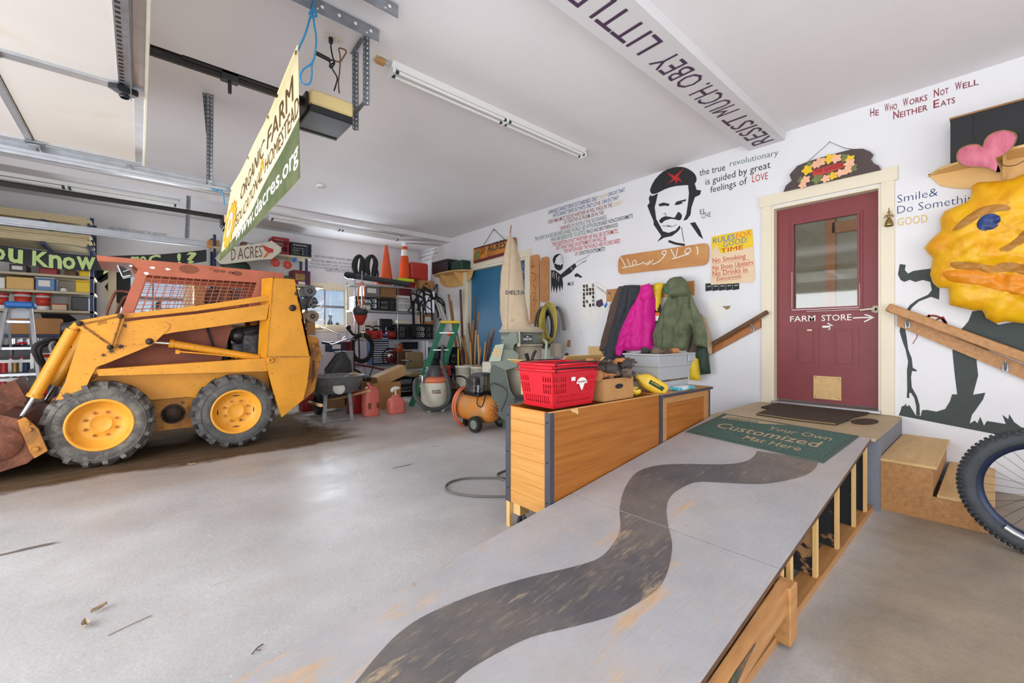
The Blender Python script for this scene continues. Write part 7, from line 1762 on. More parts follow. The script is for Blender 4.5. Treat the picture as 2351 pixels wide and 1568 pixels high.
for dx in(-6,8):MB().tube(smooth_pts([PY(831+dx*.3,648,8.44),PY(829+dx,665,8.43),PY(828+dx*.9,690,8.43),PY(829,704,8.44)],3),.012,6).build('harness_strap','paint_orange',tr,world=True)
tr2=thing('brush_cutter','long steel shafts standing behind the hose coil','trimmer',(PY(832,900,8.3).x,8.3,0))
for x,y0,y1,m in((823,740,830,'black_plastic'),(837,742,918,'steel'),(825,790,870,'steel')):MB().cyl(PY(x,y0,8.32),PY(x+2,y1,8.28),.016,n=8).build('shaft',m,tr2,world=True)
MB().tube([PY(800,755,8.3),PY(810,768,8.3),PY(838,772,8.3)],[.03,.025,.015],8).sph(PY(800,752,8.3),.05,10,8).build('handle','black_plastic',tr2,world=True)
hc=thing('hose_coil','large coil of black hose hung at the rack front','hose',tuple(PY(832,840,8.2)))
cc=PY(831,799,8.2)
for i in range(7):MB().tube([cc+Vector(((.17+.012*i+.008*sin(3*a+i))*cos(a),-.012*(i% 3),(.22+.012*i)*sin(a)))for a in[2*pi*k/28 for k in range(28)]],.011,6,closed=True).build('loop','rubber',hc,world=True)
MB().box(tuple(cc+Vector((-.02,-.05,.2))),tuple(cc+Vector((.02,.02,.3))),.006).build('tie','leaf',hc,world=True)
MB().tube(smooth_pts([cc+Vector((.2,0,-.1)),cc+Vector((.23,0,-.35)),cc+Vector((.15,0,-.55))],3),.011,6).build('tail','rubber',hc,world=True)
bc=thing('old_bicycle','bicycle with black grips and silver bars behind the wheelbarrow','bicycle',(PY(800,860,8.0).x,8.0,0))
MB().tube(smooth_pts([PY(740,788,7.9),PY(762,791,7.9),PY(775,787,7.95),PY(800,778,8.0),PY(815,780,8.05)],3),.014,8).build('handlebar','chrome',bc,world=True)
MB().tube([PY(739,786,7.9),PY(757,790,7.9)],.022,8).tube([PY(757,790,7.89),PY(754,795,7.88)],.012,6).build('grip','black_plastic',bc,world=True)
c=PY(800,850,8.1); w_=MB().tube(arc_pts((c.x,8.1,.34),.32,0,2*pi,28)[:-1],.022,8,closed=True).build('wheel','rubber',bc,world=True); MB().tube(arc_pts((c.x,8.1,.34),.29,0,2*pi,28)[:-1],.01,6,closed=True).build('rim','chrome',w_,world=True)
MB().cyl((c.x,8.1,.34),PY(806,784,8.05),.018,n=8).cyl((c.x+.1,8.1,.75),(c.x+.75,8.2,.6),.018,n=8).build('frame','maroon',bc,world=True)
solid('bike_basket','white and navy carton behind the bicycle bars','box',*bxp(758,785,790,808,8.4,.3),'navy',.006,tagm='paper')
solid('bench_stand','red-brown workbench top behind the bicycle bars','bench',*bxp(786,784,815,812,8.45,.12,0),'maroon',.01)
tr_=thing('plastic_tray','dark grey plastic tray leaning behind the wheelbarrow','tray',tuple(PY(780,850,7.6)))
o_=[PY(x,y,7.55)for x,y in((745,852),(768,818),(778,808),(792,808),(806,830),(808,852),(808,926),(750,936))]
relief([(p.x,p.z)for p in o_],lambda u,v,d:Vector((u,7.55-d,v)),.10,.05,.12).build('shell','dark_grey',tr_,world=True)
MB().tube([PY(745,850,7.44),PY(770,816,7.44),PY(782,807,7.44),PY(792,810,7.44)],.014,6).build('rim','black_plastic',tr_,world=True)
solid('steel_panel','pale steel panel leaning behind the dark tray','panel',*bxp(768,806,812,855,7.75,.03,0),'galv',.004)
# ------------------------------------------------------------------ wheelbarrow
wbx=PZ(770,945); wb_=thing('wheelbarrow','grey steel wheelbarrow with wooden handles holding cement tools','wheelbarrow',(2.28,6.72,0))
def wtray(k,z):
    L,Wd=.40*k,.33*k; return[Vector((2.28+L*cos(a)*(abs(cos(a))**4+abs(sin(a))**4)**-.25,6.74+Wd*sin(a)*(abs(cos(a))**4+abs(sin(a))**4)**-.25,z))for a in[2*pi*i/28 for i in range(28)]]
rings=[wtray(.55,.40),wtray(.75,.42),wtray(.98,.66),wtray(1.02,.665),wtray(1.0,.655),wtray(.73,.43),wtray(.5,.415)]
vs=[p for r in rings for p in r]; n=28
MB().add(vs,[(i*n+k,i*n+(k+1)% n,(i+1)*n+(k+1)% n,(i+1)*n+k)for i in range(6)for k in range(n)]+[tuple(range(n))[::-1],tuple(range(6*n,7*n))],True).build('tray','galv_tray',wb_,world=True)
MB().tube(wtray(1.02,.664),.010,6,closed=True).build('rim','galv_tray',wb_,world=True)
MB().sph((2.12,6.8,.5),.1,12,8,(1.1,1,.8)).build('cement_lump','paper',wb_,world=True)
pl=PY(778,893,6.40); dsk=[pl+Vector((.085*cos(a),-.0,.085*sin(a)))for a in[2*pi*i/24 for i in range(24)]]
MB().lathe([(0,0),(.09,0),(.09,.006)],PY(778,892,6.44),(0,-1,.35),24).build('badge','paper',wb_,world=True); 
mb=MB(); q=PY(770,886,6.425); lettering(mb,'JACKSON',q,q+Vector((.12,0,0)),.018,bold=.01); mb.build('lettering','green_dark',wb_,world=True,fix=False)
for a,c in(((2.02,6.45,0),(2.10,6.60,.42)),((2.42,6.42,0),(2.44,6.58,.42))):MB().bar(a,c,.05,.022,(0,1,0)).build('leg','galv',wb_,world=True)
MB().bar((2.02,6.46,.03),(2.42,6.43,.03),.02,.02).build('cross_brace','galv',wb_,world=True)
for a,c in(((2.05,7.25,.22),PZ(735,930,.42)+Vector((0,-.05,0))),((2.35,7.2,.22),PY(850,897,6.15))):MB().bar(a,c,.04,.035,bev=.006).build('handle','wood_light',wb_,world=True)
MB().tube(arc_pts((2.2,7.3,.18),.15,0,2*pi,20,(0,1,0))[:-1],.045,8,closed=True).build('wheel','rubber',wb_,world=True)
t=thing('trowel','steel trowel with wooden handle lying across the barrow','trowel',tuple(PY(800,860,6.6))); MB().tube([PY(777,873,6.5),PY(805,858,6.6)],.009,6).build('shank','steel',t,world=True); MB().prism([PY(755,874,6.5),PY(768,871,6.5),PY(779,872,6.5),PY(775,876,6.5)],(0,.08,0)).build('blade','steel',t,world=True); MB().tube([PY(803,859,6.6),PY(821,857,6.62)],.018,8).build('grip','wood_light',t,world=True)
a,c=PZ(745,952),PZ(802,946); tag(MB().box((a.x,a.y+.18,.06),(c.x,a.y+.30,.22),.008).build('timber_block','wood_mid'),'brown timber block under the wheelbarrow','timber')
# ------------------------------------------------------------------ fuel cans and cartons
def fuel_can(label,px,w,h,d,m,spout=None,rz=0.0,tall=False):
    c=PZ(*px); t=thing('fuel_can',label,'fuel can',(c.x,c.y+d/2,0),rz,'fuel cans'); a=w/2
    prof=[(0,0),(a*.92,0),(a,.02),(a,h*.62),(a*.82,h*.8),(a*.4,h*.93),(a*.3,h),(0,h)]if not tall else[(0,0),(a*.94,0),(a,.02),(a,h*.78),(a*.85,h*.9),(a*.45,h*.99),(0,h)]
    MB().lathe(prof,n=28,sq=4).xf(Matrix.Diagonal((1,d/w,1,1))).build('body',m,t)
    if tall:
        MB().tube(smooth_pts([(-a*.1,-d*.4,h*.86),(-a*.35,-d*.2,h*1.03),(-a*.2,d*.2,h*1.05),(a*.2,d*.42,h*.86)],3),.022,8).build('handle',m,t)
        MB().box((-.012,-d/2-.006,h*.1),(.012,-d/2+.01,h*.75),.005).build('rib',m,t)
        for s in(-1,1):MB().sph((s*a*.55,-d/2+.004,h*.36),.035,10,6,(.9,.2,1.6)).build('dimple','rust',t)
    else:MB().tube(smooth_pts([(-a*.5,0,h*.82),(-a*.3,0,h*1.02),(a*.3,0,h*1.02),(a*.5,0,h*.82)],3),.016,8).build('handle',m,t)
    if spout:MB().cyl((0,0,h*.9),(-.01,0,h+.12),.018,.014,10).build('spout',spout,t)
    return t
fuel_can('tall faded orange-red fuel can beside the wheelbarrow handle',(857,956),.25,.47,.2,'red_faded',None,.1,True)
fuel_can('small pink fuel can with pale spout and rag',(915,950),.28,.29,.2,'red_faded','offwhite_plastic',.0)
fuel_can('dark red fuel can right of the wheelbarrow leg',(822,950),.26,.38,.2,'red_dark',None,0,True)
fuel_can('red fuel can half hidden behind the loader',(714,944),.30,.30,.22,'red_dark',None,.3)
c=PZ(915,950); t=thing('paper_rag','white paper rag tied on the pink fuel can spout','rag',(c.x,c.y+.1,.41)); MB().sph((0,0,0),.05,10,7,(1.6,.7,.6)).sph((-.06,0,-.03),.035,8,6).build('rag','paper',t)
c=PZ(888,944,0); t=open_box('carton','brown carton with an orange corner behind the fuel cans',(c.x+.1,c.y+.45,0),.05,.55,.42,.46,'cardboard',hole=False)
MB().poly([(.02,-.2115,.12),(.272,-.2115,.14),(.272,-.2115,.34)]).build('orange_corner','orange_paint',t,fix=False)
tag(MB().obox(PY(893,862,7.3),(.26,-.02,.10),(0,.14,.0),(-.03,0,.085),.006).build('plank_offcut','wood_light'),'thick wooden offcut leaning on the brown carton','wood')
fc=thing('camp_chair','brown padded folding chair beside the chrome rack','chair',(4.45,8.0,0))
MB().obox(PY(952,827,7.9),(.2,0,0),(0,.03,.0),(0,.02,.17),.025).build('backrest','khaki',fc,world=True); MB().obox(PY(955,858,7.7),(.22,0,0),(0,.2,0),(0,0,.045),.03).build('seat','khaki',fc,world=True)
s0=PY(935,860,7.6); 
for sx in(-.2,.26):
    for sy in(-.18,.2):MB().cyl((s0.x+sx,7.7+sy,0),(s0.x+sx*.9,7.7-sy*.6,s0.z),.011,n=8).build('leg','black_metal',fc,world=True)
for x in(931,985):p=PY(x,828,7.7); MB().box((p.x-.03,7.5,p.z-.015),(p.x+.03,7.85,p.z+.015),.01).build('armrest','dark_grey',fc,world=True)
# ------------------------------------------------------------------ shop vacuum
vc=thing('shop_vacuum','cream shop vacuum drum with orange rim and thick dark hose','vacuum',(3.83,6.38,0))
MB().lathe([(0,.07),(.215,.07),(.23,.09),(.245,.48),(.25,.5),(0,.5)],n=32).build('drum','offwhite_plastic',vc)
MB().lathe([(.25,.49),(.262,.5),(.262,.55),(.24,.57),(.1,.585),(0,.585)],n=32).build('rim','orange_hose',vc)
MB().lathe([(.17,.58),(.16,.68),(.10,.76),(0,.77)],n=24).xf(Matrix.Translation((.03,.06,0))).build('motor_head','dark_grey',vc)
MB().box((-.3,-.1,.5),(-.2,.0,.62),.01).cyl((-.36,-.05,.56),(-.26,-.05,.56),.035,n=12).build('inlet','steel',vc)
for a in(-2.6,-1.4,0,1.6):q=Vector((.2*cos(a),.2*sin(a),.035)); w_=MB().cyl(q+Vector((0,-.015,0)),q+Vector((0,.015,0)),.033,n=12).build('caster','white_plastic',vc); MB().box(tuple(q+Vector((-.03,-.025,.02))),tuple(q+Vector((.03,.025,.06))),.008).build('caster_fork','dark_grey',w_)
hv=smooth_pts([(-.36,-.05,.56),(-.46,-.15,.5),(-.5,-.25,.3),(-.36,-.33,.12),(-.12,-.36,.09),(.06,-.35,.22),(.10,-.28,.45),(.08,-.16,.72),(.12,-.05,.84)],6)
MB().tube(hv,[.034+(.003 if i% 2 else 0)for i in range(len(hv))],10).build('hose','hose_dark',vc)
MB().cyl((.14,-.02,.62),(.17,.02,1.12),.028,n=12).build('wand','dark_grey',vc)
mb=MB(); aa=(-2.28,-1.72); vs,fs,w=text_mesh('RIDGID',.015)
mb.add([Vector((.2435*cos(-2.30+.62*q.x/w),.2435*sin(-2.30+.62*q.x/w),.32+.06*q.y/.7))for q in vs],fs); mb.build('lettering','black_plastic',vc,fix=False)
MB().lathe([(.2432,.318),(.2434,.325)],n=30,arc=.62).xf(Matrix.Rotation(-2.3,4,'Z')).build('red_line','tin_red',vc,fix=False)
t=thing('extension_cord','bundled orange extension cord on the shop vacuum','cord',(4.0,6.3,.55)); rr=random.Random(9); b=MB()
for i in range(7):b.tube(smooth_pts([Vector((.1*cos(a)*rr.uniform(.7,1.1),.06*sin(a),.12+.1*sin(a+i)*rr.uniform(.6,1)))for a in[2*pi*k/8 for k in range(8)]],3,True),.007,5,closed=True)
b.build('cord','tile_red',t)
gl_=thing('green_stepladder','green fibreglass stepladder with yellow cap leaning by the poles','ladder',(4.1,7.0,0))
T0,T1=PY(1018,742,6.9),PY(1050,742,6.75); B0,B1=Vector((3.72,7.02,0)),Vector((4.02,6.86,0))
for p,q in((T0,B0),(T1,B1)):MB().bar(p,q,.10,.03,(-.4,-1,0)).build('rail','green_fibre',gl_,world=True)
MB().bar(T0+Vector((.02,.12,-.02)),B0+Vector((.3,.15,0)),.025,.05,(-.4,-1,0)).build('rear_leg','green_fibre',gl_,world=True); MB().bar(T1+Vector((.02,.12,-.02)),B1+Vector((.3,.15,0)),.025,.05,(-.4,-1,0)).build('rear_leg','green_fibre',gl_,world=True)
for k in(.12,.33,.54,.76):MB().bar(T0.lerp(B0,k),T1.lerp(B1,k),.08,.02).build('step','alu',gl_,world=True)
m_=(T0+T1)/2; MB().bar(T0+Vector((-.05,.02,.02)),T1+Vector((.05,-.02,.02)),.16,.05,bev=.012).build('top_cap','yellow',gl_,world=True)
t=thing('orange_clamp','orange spring clamp hooked in the green ladder','clamp',tuple(T0.lerp(T1,.5)+Vector((-.02,.0,-.2)))); MB().sph((0,0,0),.05,10,8,(1,.7,1)).build('body','orange_bright',t)
# ------------------------------------------------------------------ poles, buckets, landing at the blue door
ld=thing('back_landing','rough dark landing below the blue door carrying the buckets','landing',(4.75,6.4,0)); MB().box((4.25,5.6,.33),(5.24,7.4,.37)).build('deck','wood_dark',ld,world=True)
for y in(5.62,6.5,7.34):MB().box((4.28,y,0),(5.2,y+.04,.33)).build('dark_joist','wood_dark',ld,world=True)
BKT=[((4.42,6.36,.372),'offwhite_plastic','empty white bucket at the front of the blue door'),((4.50,6.00,.372),'offwhite_plastic','white bucket full of sticks at the blue door'),((4.75,6.55,.372),'drum_grey','grey bucket of long poles behind the white ones')]
for c,m,lb in BKT:pail('pail',lb,c,.155,.37,m,None,None,True,'bucket','pails at the blue door')
def pole(label,a,c,r,m,name='wooden_pole',group='poles and handles by the blue door'):
    t=thing(name,label,'pole',tuple(c),0,group); MB().tube([c,(Vector(a)+Vector(c))/2,a],[r,r*.95,r*.85],8).build('shaft',m,t,world=True); return t
def PT(x,y,t_):r=_ray(x,y); return Vector((r.x*t_,r.y*t_,CAM_H+r.z*t_))
bk2=Vector((4.50,6.00,.42)); bk3=Vector((4.75,6.55,.42))
for i,(x,y,tt_,m,r,lb)in enumerate(((1121,765,7.3,'grey_hose',.012,'thin grey metal rod in the white stick bucket'),(1132,752,7.4,'wood_mid',.016,'orange-brown handle leaning right in the stick bucket'),(1126,775,7.35,'wood_dark',.018,'dark stick second from the right in the stick bucket'),(1115,784,7.3,'wood_light',.016,'pale short stick in the stick bucket'),(1105,795,7.3,'wood_mid',.016,'shortest brown stick in the stick bucket'),(1098,768,7.35,'wood_light',.018,'light handle left in the stick bucket'),(1135,760,7.45,'wood_dark',.014,'dark handle rightmost in the stick bucket'))):
    o=Vector((.05*cos(i*2.1),.05*sin(i*2.1),0)); pole(lb,PT(x,y,tt_),bk2+o,r,m)
for i,(x,y,tt_,m,r,lb)in enumerate(((1089,678,7.9,'wood_dark',.014,'tall thin pole with dark tip against the blue door'),(1100,716,7.9,'wood_mid',.016,'pointed pole right of the tall one'),(1087,735,7.8,'wood_mid',.018,'brown stave in the grey bucket'),(1076,742,7.9,'wood_dark',.02,'stout dark stave in the grey bucket'),(1093,758,7.8,'wood_light',.02,'pale stave with broken top'),(1066,770,7.9,'wood_mid',.018,'bent brown stave leaning left'),(1080,785,7.8,'wood_light',.016,'short pale stave in the grey bucket'),(1058,772,7.95,'wood_mid',.022,'knobbed walking stick leftmost in the grey bucket'))):
    o=Vector((.06*cos(i*1.7),.06*sin(i*1.7),0)); pole(lb,PT(x,y,tt_),bk3+o,r,m)
for i,(x0,y0,x1,y1,Yp,r,m,lb)in enumerate(((1057,665,1072,850,7.45,.03,'wood_dark','thick dark post beside the blue door frame'),(1030,676,1052,830,7.6,.028,'wood_mid','brown pole leaning left of the thick post'),(1036,690,1054,830,7.58,.02,'wood_mid','thinner brown pole touching the leaning one'),(1048,760,1066,850,7.3,.02,'wood_mid','crooked stick in front of the thick post'))):
    a,c=PY(x0,y0,Yp),PY(x1,y1,Yp); d=(c-a); c2=a+d*((a.z-.375)/(a.z-c.z)); c2.x=min(c2.x,5.18); a.x=min(a.x,5.2); pole(lb,a,c2,r,m)
pole('yellow fibreglass handle by the black crates',PY(1052,800,6.9),Vector((PY(1053,850,6.9).x,6.9,.372)),.018,'yellow')
crate('tall_crate','black crate behind the yellow handle',(4.55,7.45,0),(5.1,7.85,1.05),'black_plastic')
# ------------------------------------------------------------------ dust collector
DC=Vector((4.19,4.57,0)); TD=6.2
dc=thing('dust_collector','sage green dust collector with tall canvas bag beside the bench','dust collector',tuple(DC))
def ring_at(y,xl,xr,fold):
    z=CAM_H+(HY-y)/FOC*TD; cx=(xl+xr)/2; r=(xr-xl)/2*TD/FOC; off=(cx-1197.5)*TD/FOC
    c=DC+Vector((CY*off,-SY*off,z)); return[c+Vector(((r*(1+fold*sin(5*a+y*.03)))*cos(a),(r*(1+fold*sin(5*a+y*.03)))*sin(a),0))for a in[2*pi*i/30 for i in range(30)]]
BG=[(538,1171,1174,0),(545,1167,1178,.1),(560,1163,1184,.1),(590,1156,1193,.1),(630,1151,1199,.09),(670,1150,1204,.08),(710,1150,1212,.07),(735,1152,1215,.05),(747,1154,1220,.03),(752,1151,1238,.02),(757,1149,1246,0)]
rg=[ring_at(*q)for q in BG]; vs=[p for r in rg for p in r]; n=30
MB().add(vs,[(i*n+k,i*n+(k+1)% n,(i+1)*n+(k+1)% n,(i+1)*n+k)for i in range(len(rg)-1)for k in range(n)],True).build('canvas_bag','canvas',dc,world=True)
tpb=(sum(rg[0],Vector())/n); MB().tube([tpb,PT(1172,530,TD),PT(1174,517,TD)],[.012,.01,.008],6).build('bag_tie','wood_mid',dc,world=True)
def onbag(x,y):return PT(x,y,TD-.36)
sc=MB(); q0,q1=PT(1161,676,TD-.19),PT(1194,676,TD-.19); lettering(sc,'DELTA',q0,q1+(q1-q0)*.35,.055,bold=.02); sc.build('lettering','dark_grey',dc,world=True,fix=False)
MB().tube([PT(1173,530,TD-.05),PT(1168,640,TD-.32),PT(1165,760,TD-.36)],.006,5).build('cord','tan_coat',dc,world=True)
zr_=CAM_H+(HY-757)/FOC*TD
def cylz(r,z0,z1,m,nm):MB().lathe([(0,z0),(r,z0),(r,z1),(0,z1)],DC,(0,0,1),30).build(nm,m,dc,world=True)
cylz(.325,zr_-.045,zr_,'drum_grey','bag_ring'); cylz(.30,zr_-.20,zr_-.05,'sage','upper_band'); cylz(.315,zr_-.235,zr_-.205,'drum_grey','clamp_ring'); cylz(.295,.3,zr_-.24,'drum_grey','drum'); cylz(.32,.1,.3,'drum_grey','base_ring')
vd=Vector((-SY,-CY,0)); rt=Vector((CY,-SY,0))
pc_=DC+vd*.302+Vector((0,0,zr_-.13))+rt*.02
MB().obox(pc_+rt*.06,rt*.065,vd*.004,Vector((0,0,.05))).build('name_plate','black_plastic',dc,world=True)
mb=MB(); lettering(mb,'DELTA',pc_+rt*.0+vd*.006+Vector((0,0,-.02)),pc_+rt*.12+vd*.006+Vector((0,0,-.02)),.03,bold=.02); mb.poly([pc_+rt*.06+vd*.006+Vector((0,0,.04)),pc_+rt*.045+vd*.006+Vector((0,0,.02)),pc_+rt*.075+vd*.006+Vector((0,0,.02))]); mb.build('lettering','paint_white',dc,world=True,fix=False)
TB=TD-.45
EL=[(1190,762),(1172,764),(1158,776),(1150,792),(1147,803),(1178,803),(1180,792),(1186,788),(1192,787)]
MB().prism([PT(x,y,TB)for x,y in EL],-vd*.22).build('elbow_duct','sage',dc,world=True)
MB().prism([PT(x,y,TB)for x,y in((1187,762),(1194,761),(1195,795),(1188,796))],-vd*.24).build('flange','drum_grey',dc,world=True)
HB=[(1147,802),(1178,803),(1191,813),(1187,842),(1160,850),(1128,834),(1138,815)]
MB().prism([PT(x,y,TB-.06)for x,y in HB],-vd*.3).build('hopper','sage',dc,world=True)
MB().prism([PT(x,y,TB-.1)for x,y in((1137,792),(1157,790),(1149,829),(1122,830))],-vd*.03).build('side_box','sage_light',dc,world=True)
fp_=PT(1141,809,TB-.108)
for k in range(8):
    a=2*pi*k/8; u=rt*cos(a)+Vector((0,0,1))*sin(a); v=rt*-sin(a)+Vector((0,0,1))*cos(a); MB().poly([fp_+u*.012,fp_+u*.03+v*.012,fp_+u*.075,fp_+u*.03-v*.012]).build('petal_print','oak_light',dc,world=True,fix=False)
bcn=PT(1196,925,TB+.05)
BP=smooth_pts([PT(x,y,TB-.03)for x,y in((1130,838),(1158,848),(1164,868),(1172,900),(1190,925),(1196,945),(1186,962),(1162,964),(1142,948),(1131,915),(1127,875))],3,True)
MB().prism(BP,-vd*.17).build('blower_housing','sage_dark',dc,world=True)
MB().tube(BP,.008,6,closed=True).build('housing_seam','sage',dc,world=True)
MB().lathe([(0,-.02),(.07,-.02),(.09,.0),(.095,.04),(.095,.2),(0,.2)],PT(1216,925,TB-.1),tuple(-rt),22).build('motor','engine',dc,world=True)
MB().lathe([(.03,-.026),(.075,-.026),(.075,-.02)],PT(1216,925,TB-.1),tuple(-rt),18).build('motor_guard','chrome',dc,world=True)
for a in(0,2.1,4.2):q=DC+Vector((.27*cos(a),.27*sin(a),.04)); MB().cyl(q+Vector((0,-.02,0)),q+Vector((0,.02,0)),.04,n=12).box(tuple(q+Vector((-.03,-.03,.03))),tuple(q+Vector((.03,.03,.07)))).build('caster','black_plastic',dc,world=True)
MB().box((bcn.x-.12,bcn.y-.05,0),(bcn.x+.2,bcn.y+.25,bcn.z-.18)).build('blower_stand','sage_dark',dc,world=True)
MB().tube(smooth_pts([PT(1246,780,TD-.05),PT(1254,785,TD-.1),PT(1254,800,TD-.1),PT(1252,830,TD-.1),PT(1250,860,TD-.1)],3),.02,8).build('brace_pipe','sage_light',dc,world=True)
MB().tube(smooth_pts([PT(1120,890,TB-.1),PT(1135,880,TB-.12),PT(1165,900,TB-.15),PT(1150,945,TB-.15)],4),.007,6).build('power_cord','black_plastic',dc,world=True)
t=thing('tin_drum','grey tin cylinder on a stand right of the dust collector','tin',(4.85,4.55,.9)); q=PT(1277,818,6.6); MB().cyl(q,q+Vector((0,0,.2)),.09,n=20).build('body','drum_grey',t,world=True); MB().cyl(q+Vector((0,0,-.1)),q,.03,n=10).build('neck','galv',t,world=True)
tag(MB().box(tuple(q+Vector((-.2,-.2,-q.z))),tuple(q+Vector((.2,.2,-.102))),.01).build('side_cabinet','sage_dark'),'low green-grey cabinet under the tin cylinder','cabinet')
solid('red_tub','white and red tub left of the dust collector','tub',(PT(1124,862,6.4).x,PT(1124,862,6.4).y,0),tuple(PT(1124,862,6.4)+Vector((.2,.2,.2))),'offwhite_plastic',.02,tagm='tin_red')
hw=thing('hose_coil','black and grey hose coil hung on the wall beside the tall deck','hose',tuple(PX(1262,745)))
hcn=PX(1259,745,5.16)
for i in range(8):MB().tube([hcn+Vector((-.014*i,(.09+.02*i)*cos(a)+.02*sin(i*2.3),(.22+.018*i+.012*sin(3*a+i))*sin(a)-.04))for a in[2*pi*k/26 for k in range(26)]],.02,7,closed=True).build('loop','grey_hose' if i>5 else 'rubber',hw,world=True)
MB().tube(smooth_pts([PX(1272,712,5.1),PX(1280,706,5.08),PX(1288,718,5.08),PX(1293,740,5.08),PX(1295,758,5.08)],4),.028,8).build('loose_end','grey_hose',hw,world=True)
yw=thing('yellow_cable_coil','coil of yellow cable hung in front of the black hose','cable',tuple(PX(1266,745)))
ycn=PX(1262,742,5.0)
for i in range(9):MB().tube([ycn+Vector((-.006*i,(.10+.009*i)*cos(a)+.04*sin(a+.3*i),(.25+.012*i+.012*sin(2*a+i))*sin(a)))for a in[2*pi*k/26 for k in range(26)]],.007,6,closed=True).build('loop','yellow_hose',yw,world=True)
MB().tube(arc_pts(ycn+Vector((-.04,0,.3)),.03,0,2*pi,10,(0,1,0))[:-1],.006,5,closed=True).build('tie','yellow_hose',yw,world=True)
so=thing('farm_sign','orange-brown wooden D ACRES sign hung over the blue door','sign',tuple(PX(1130,575)))
sq=[(1087.5,570.6),(1183,545.6),(1183,577),(1086,603)]
MB().prism([PX(x,y,XR-.06)for x,y in sq],(.02,0,0)).build('board','sign_orange',so,world=True)
b=MB(); XO=XR-.0615
for p,q,w in(((1088,602),(1182,576),.06),((1088,571.5),(1182,546.5),.03)):b.ribbon([PX(*p,XO),PX(*q,XO)],w,(1,0,0))
b.build('frame_band','maroon',so,world=True,fix=False)
mb=MB(); lettering(mb,'D',PX(1105,583,XO-.002),PX(1112,581,XO-.002),.16,bold=.01); lettering(mb,'ACRES',PX(1119,579,XO-.002),PX(1160,568,XO-.002),.16,bold=.01); mb.build('lettering','green_coat',so,world=True,fix=False)
MB().sph(PX(1097,585,XO-.01),.08,10,7,(.15,1,1.2)).build('flower_print','leaf',so,world=True)
MB().tube([PX(1110,563,XR-.05),PX(1133.5,526,XR-.02),PX(1157,549,XR-.05)],.006,5).build('hanging_cord','grey_hose',so,world=True); MB().cyl(PX(1133.5,527,XR-.03),PX(1133.5,527,XR),.012,n=6).build('nail','black_metal',so,world=True)
p=PX(1001,630,XR-.1); bow_shelf('bow_shelf','pale wooden boat-shaped wall shelf beside the traffic cones',(XR,PX(1000,628,XR-.15).y+.08,PX(1030,627,XR-.15).z),1.35,.34,PX(1030,627,XR-.15).z,.3)
zz=PX(1030,627,XR-.15).z; yy=PX(1000,628,XR-.15).y
solid('black_case','black lidded case on the far wall shelf','box',(XR-.32,yy-.75,zz+.002),(XR-.04,yy-.12,zz+.27),'black_plastic',.01,lid='dark_grey')
solid('green_case','dark green case right of the black one on the far shelf','box',(XR-.26,yy-1.22,zz+.002),(XR-.05,yy-.80,zz+.19),'green_dark',.01)
# ------------------------------------------------------------------ air compressor
ac=thing('air_compressor','orange-painted air compressor with a sun on its tank end and a black motor','compressor',(3.6,4.9,0))
F_,R_=Vector((3.60,4.50,.275)),Vector((3.52,5.10,.275)); ax=(F_-R_).normalized(); LT=(F_-R_).length
MB().lathe([(0,-.08),(.08,-.07),(.15,-.035),(.185,.02),(.19,.06),(.19,LT-.06),(.185,LT-.02),(.15,LT+.035),(.08,LT+.07),(0,LT+.08)],R_,tuple(ax),36).build('tank','orange_paint',ac,world=True)
sd=ax.cross(Vector((0,0,1))).normalized(); fc_=F_+ax*.0
def dome(u,v):r=sqrt(u*u+v*v); return F_+sd*u+Vector((0,0,v))+ax*(.082-.10*(r/.19)**2.2)
b=MB()
def dstroke(pts,w):b.ribbon([dome(u,v)+ax*.003 for u,v in pts],w,ax)
dstroke([(.055*cos(a),.055*sin(a))for a in[2*pi*i/20 for i in range(21)]],.012); dstroke([(.03*(1-i/18)*cos(i*.6),.03*(1-i/18)*sin(i*.6))for i in range(14)],.010)
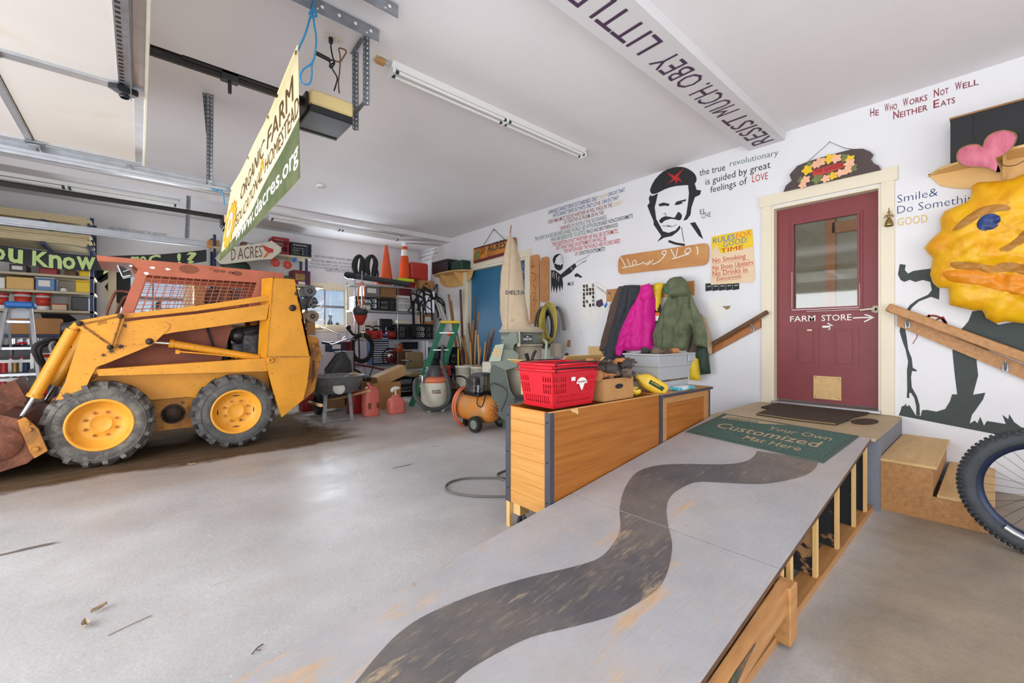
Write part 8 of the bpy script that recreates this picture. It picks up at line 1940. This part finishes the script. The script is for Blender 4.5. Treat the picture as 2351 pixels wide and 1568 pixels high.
for k in range(10):
    a=2*pi*k/10; dstroke([((.07+.018*j)*cos(a+.14*sin(j*1.4)),(.07+.018*j)*sin(a+.14*sin(j*1.4)))for j in range(6)],.010)
b.build('sun_painting','paint_brown',ac,world=True,fix=False)
for s in(-1,1):
    q=F_+sd*(.25*s)-ax*.08; q.z=.105; w_=MB().cyl(q-sd*.03,q+sd*.03,.105,n=24).build('wheel','rubber',ac,world=True); MB().cyl(q-sd*.034,q+sd*.034,.06,n=16).build('hub','sage',w_,world=True)
MB().cyl(F_-ax*.08+sd*-.25+Vector((0,0,-.17)),F_-ax*.08+sd*.25+Vector((0,0,-.17)),.012,n=8).build('axle','steel',ac,world=True)
MB().box((3.46,4.95,0),(3.6,5.0,.12)).build('foot','black_metal',ac,world=True)
mt=Vector((3.58,4.92,.52)); MB().box((3.44,4.62,.45),(3.78,4.96,.49),.006).build('saddle','black_metal',ac,world=True)
MB().box((3.52,4.64,.49),(3.80,4.92,.75),.03).build('motor_shroud','dark_grey',ac,world=True); MB().box((3.42,4.68,.49),(3.52,4.89,.70),.02).build('pump_head','engine',ac,world=True)
g=MB()
for i in range(8):z=.53+.024*i; g.box((3.55,4.634,z),(3.77,4.6385,z+.008))
for i in range(3):x=3.59+.06*i; g.box((x,4.63,.51),(x+.006,4.634,.72))
g.build('grille','khaki',ac,world=True)
MB().box((3.43,4.60,.51),(3.52,4.64,.61),.006).build('switch_box','galv',ac,world=True)
MB().tube(smooth_pts([(3.5,4.62,.58),(3.40,4.56,.48),(3.38,4.55,.36),(3.42,4.5,.34),(3.5,4.52,.48),(3.66,4.56,.53)],4),.008,6).build('cord','black_plastic',ac,world=True)
MB().tube(smooth_pts([(3.45,5.0,.5),(3.45,5.24,.66),(3.65,5.24,.66),(3.65,5.0,.5)],3),.014,8).build('push_handle','black_metal',ac,world=True)
for i in range(5):MB().tube([R_+ax*(.05+.018*i)+sd*(.235+.012*(i% 3))*cos(a)+Vector((0,0,1))*((.255+.012*((i+1)% 3))*sin(a)+.0)for a in[2*pi*k/28 for k in range(28)]],.011,6,closed=True).build('hose_loop','orange_hose',ac,world=True)
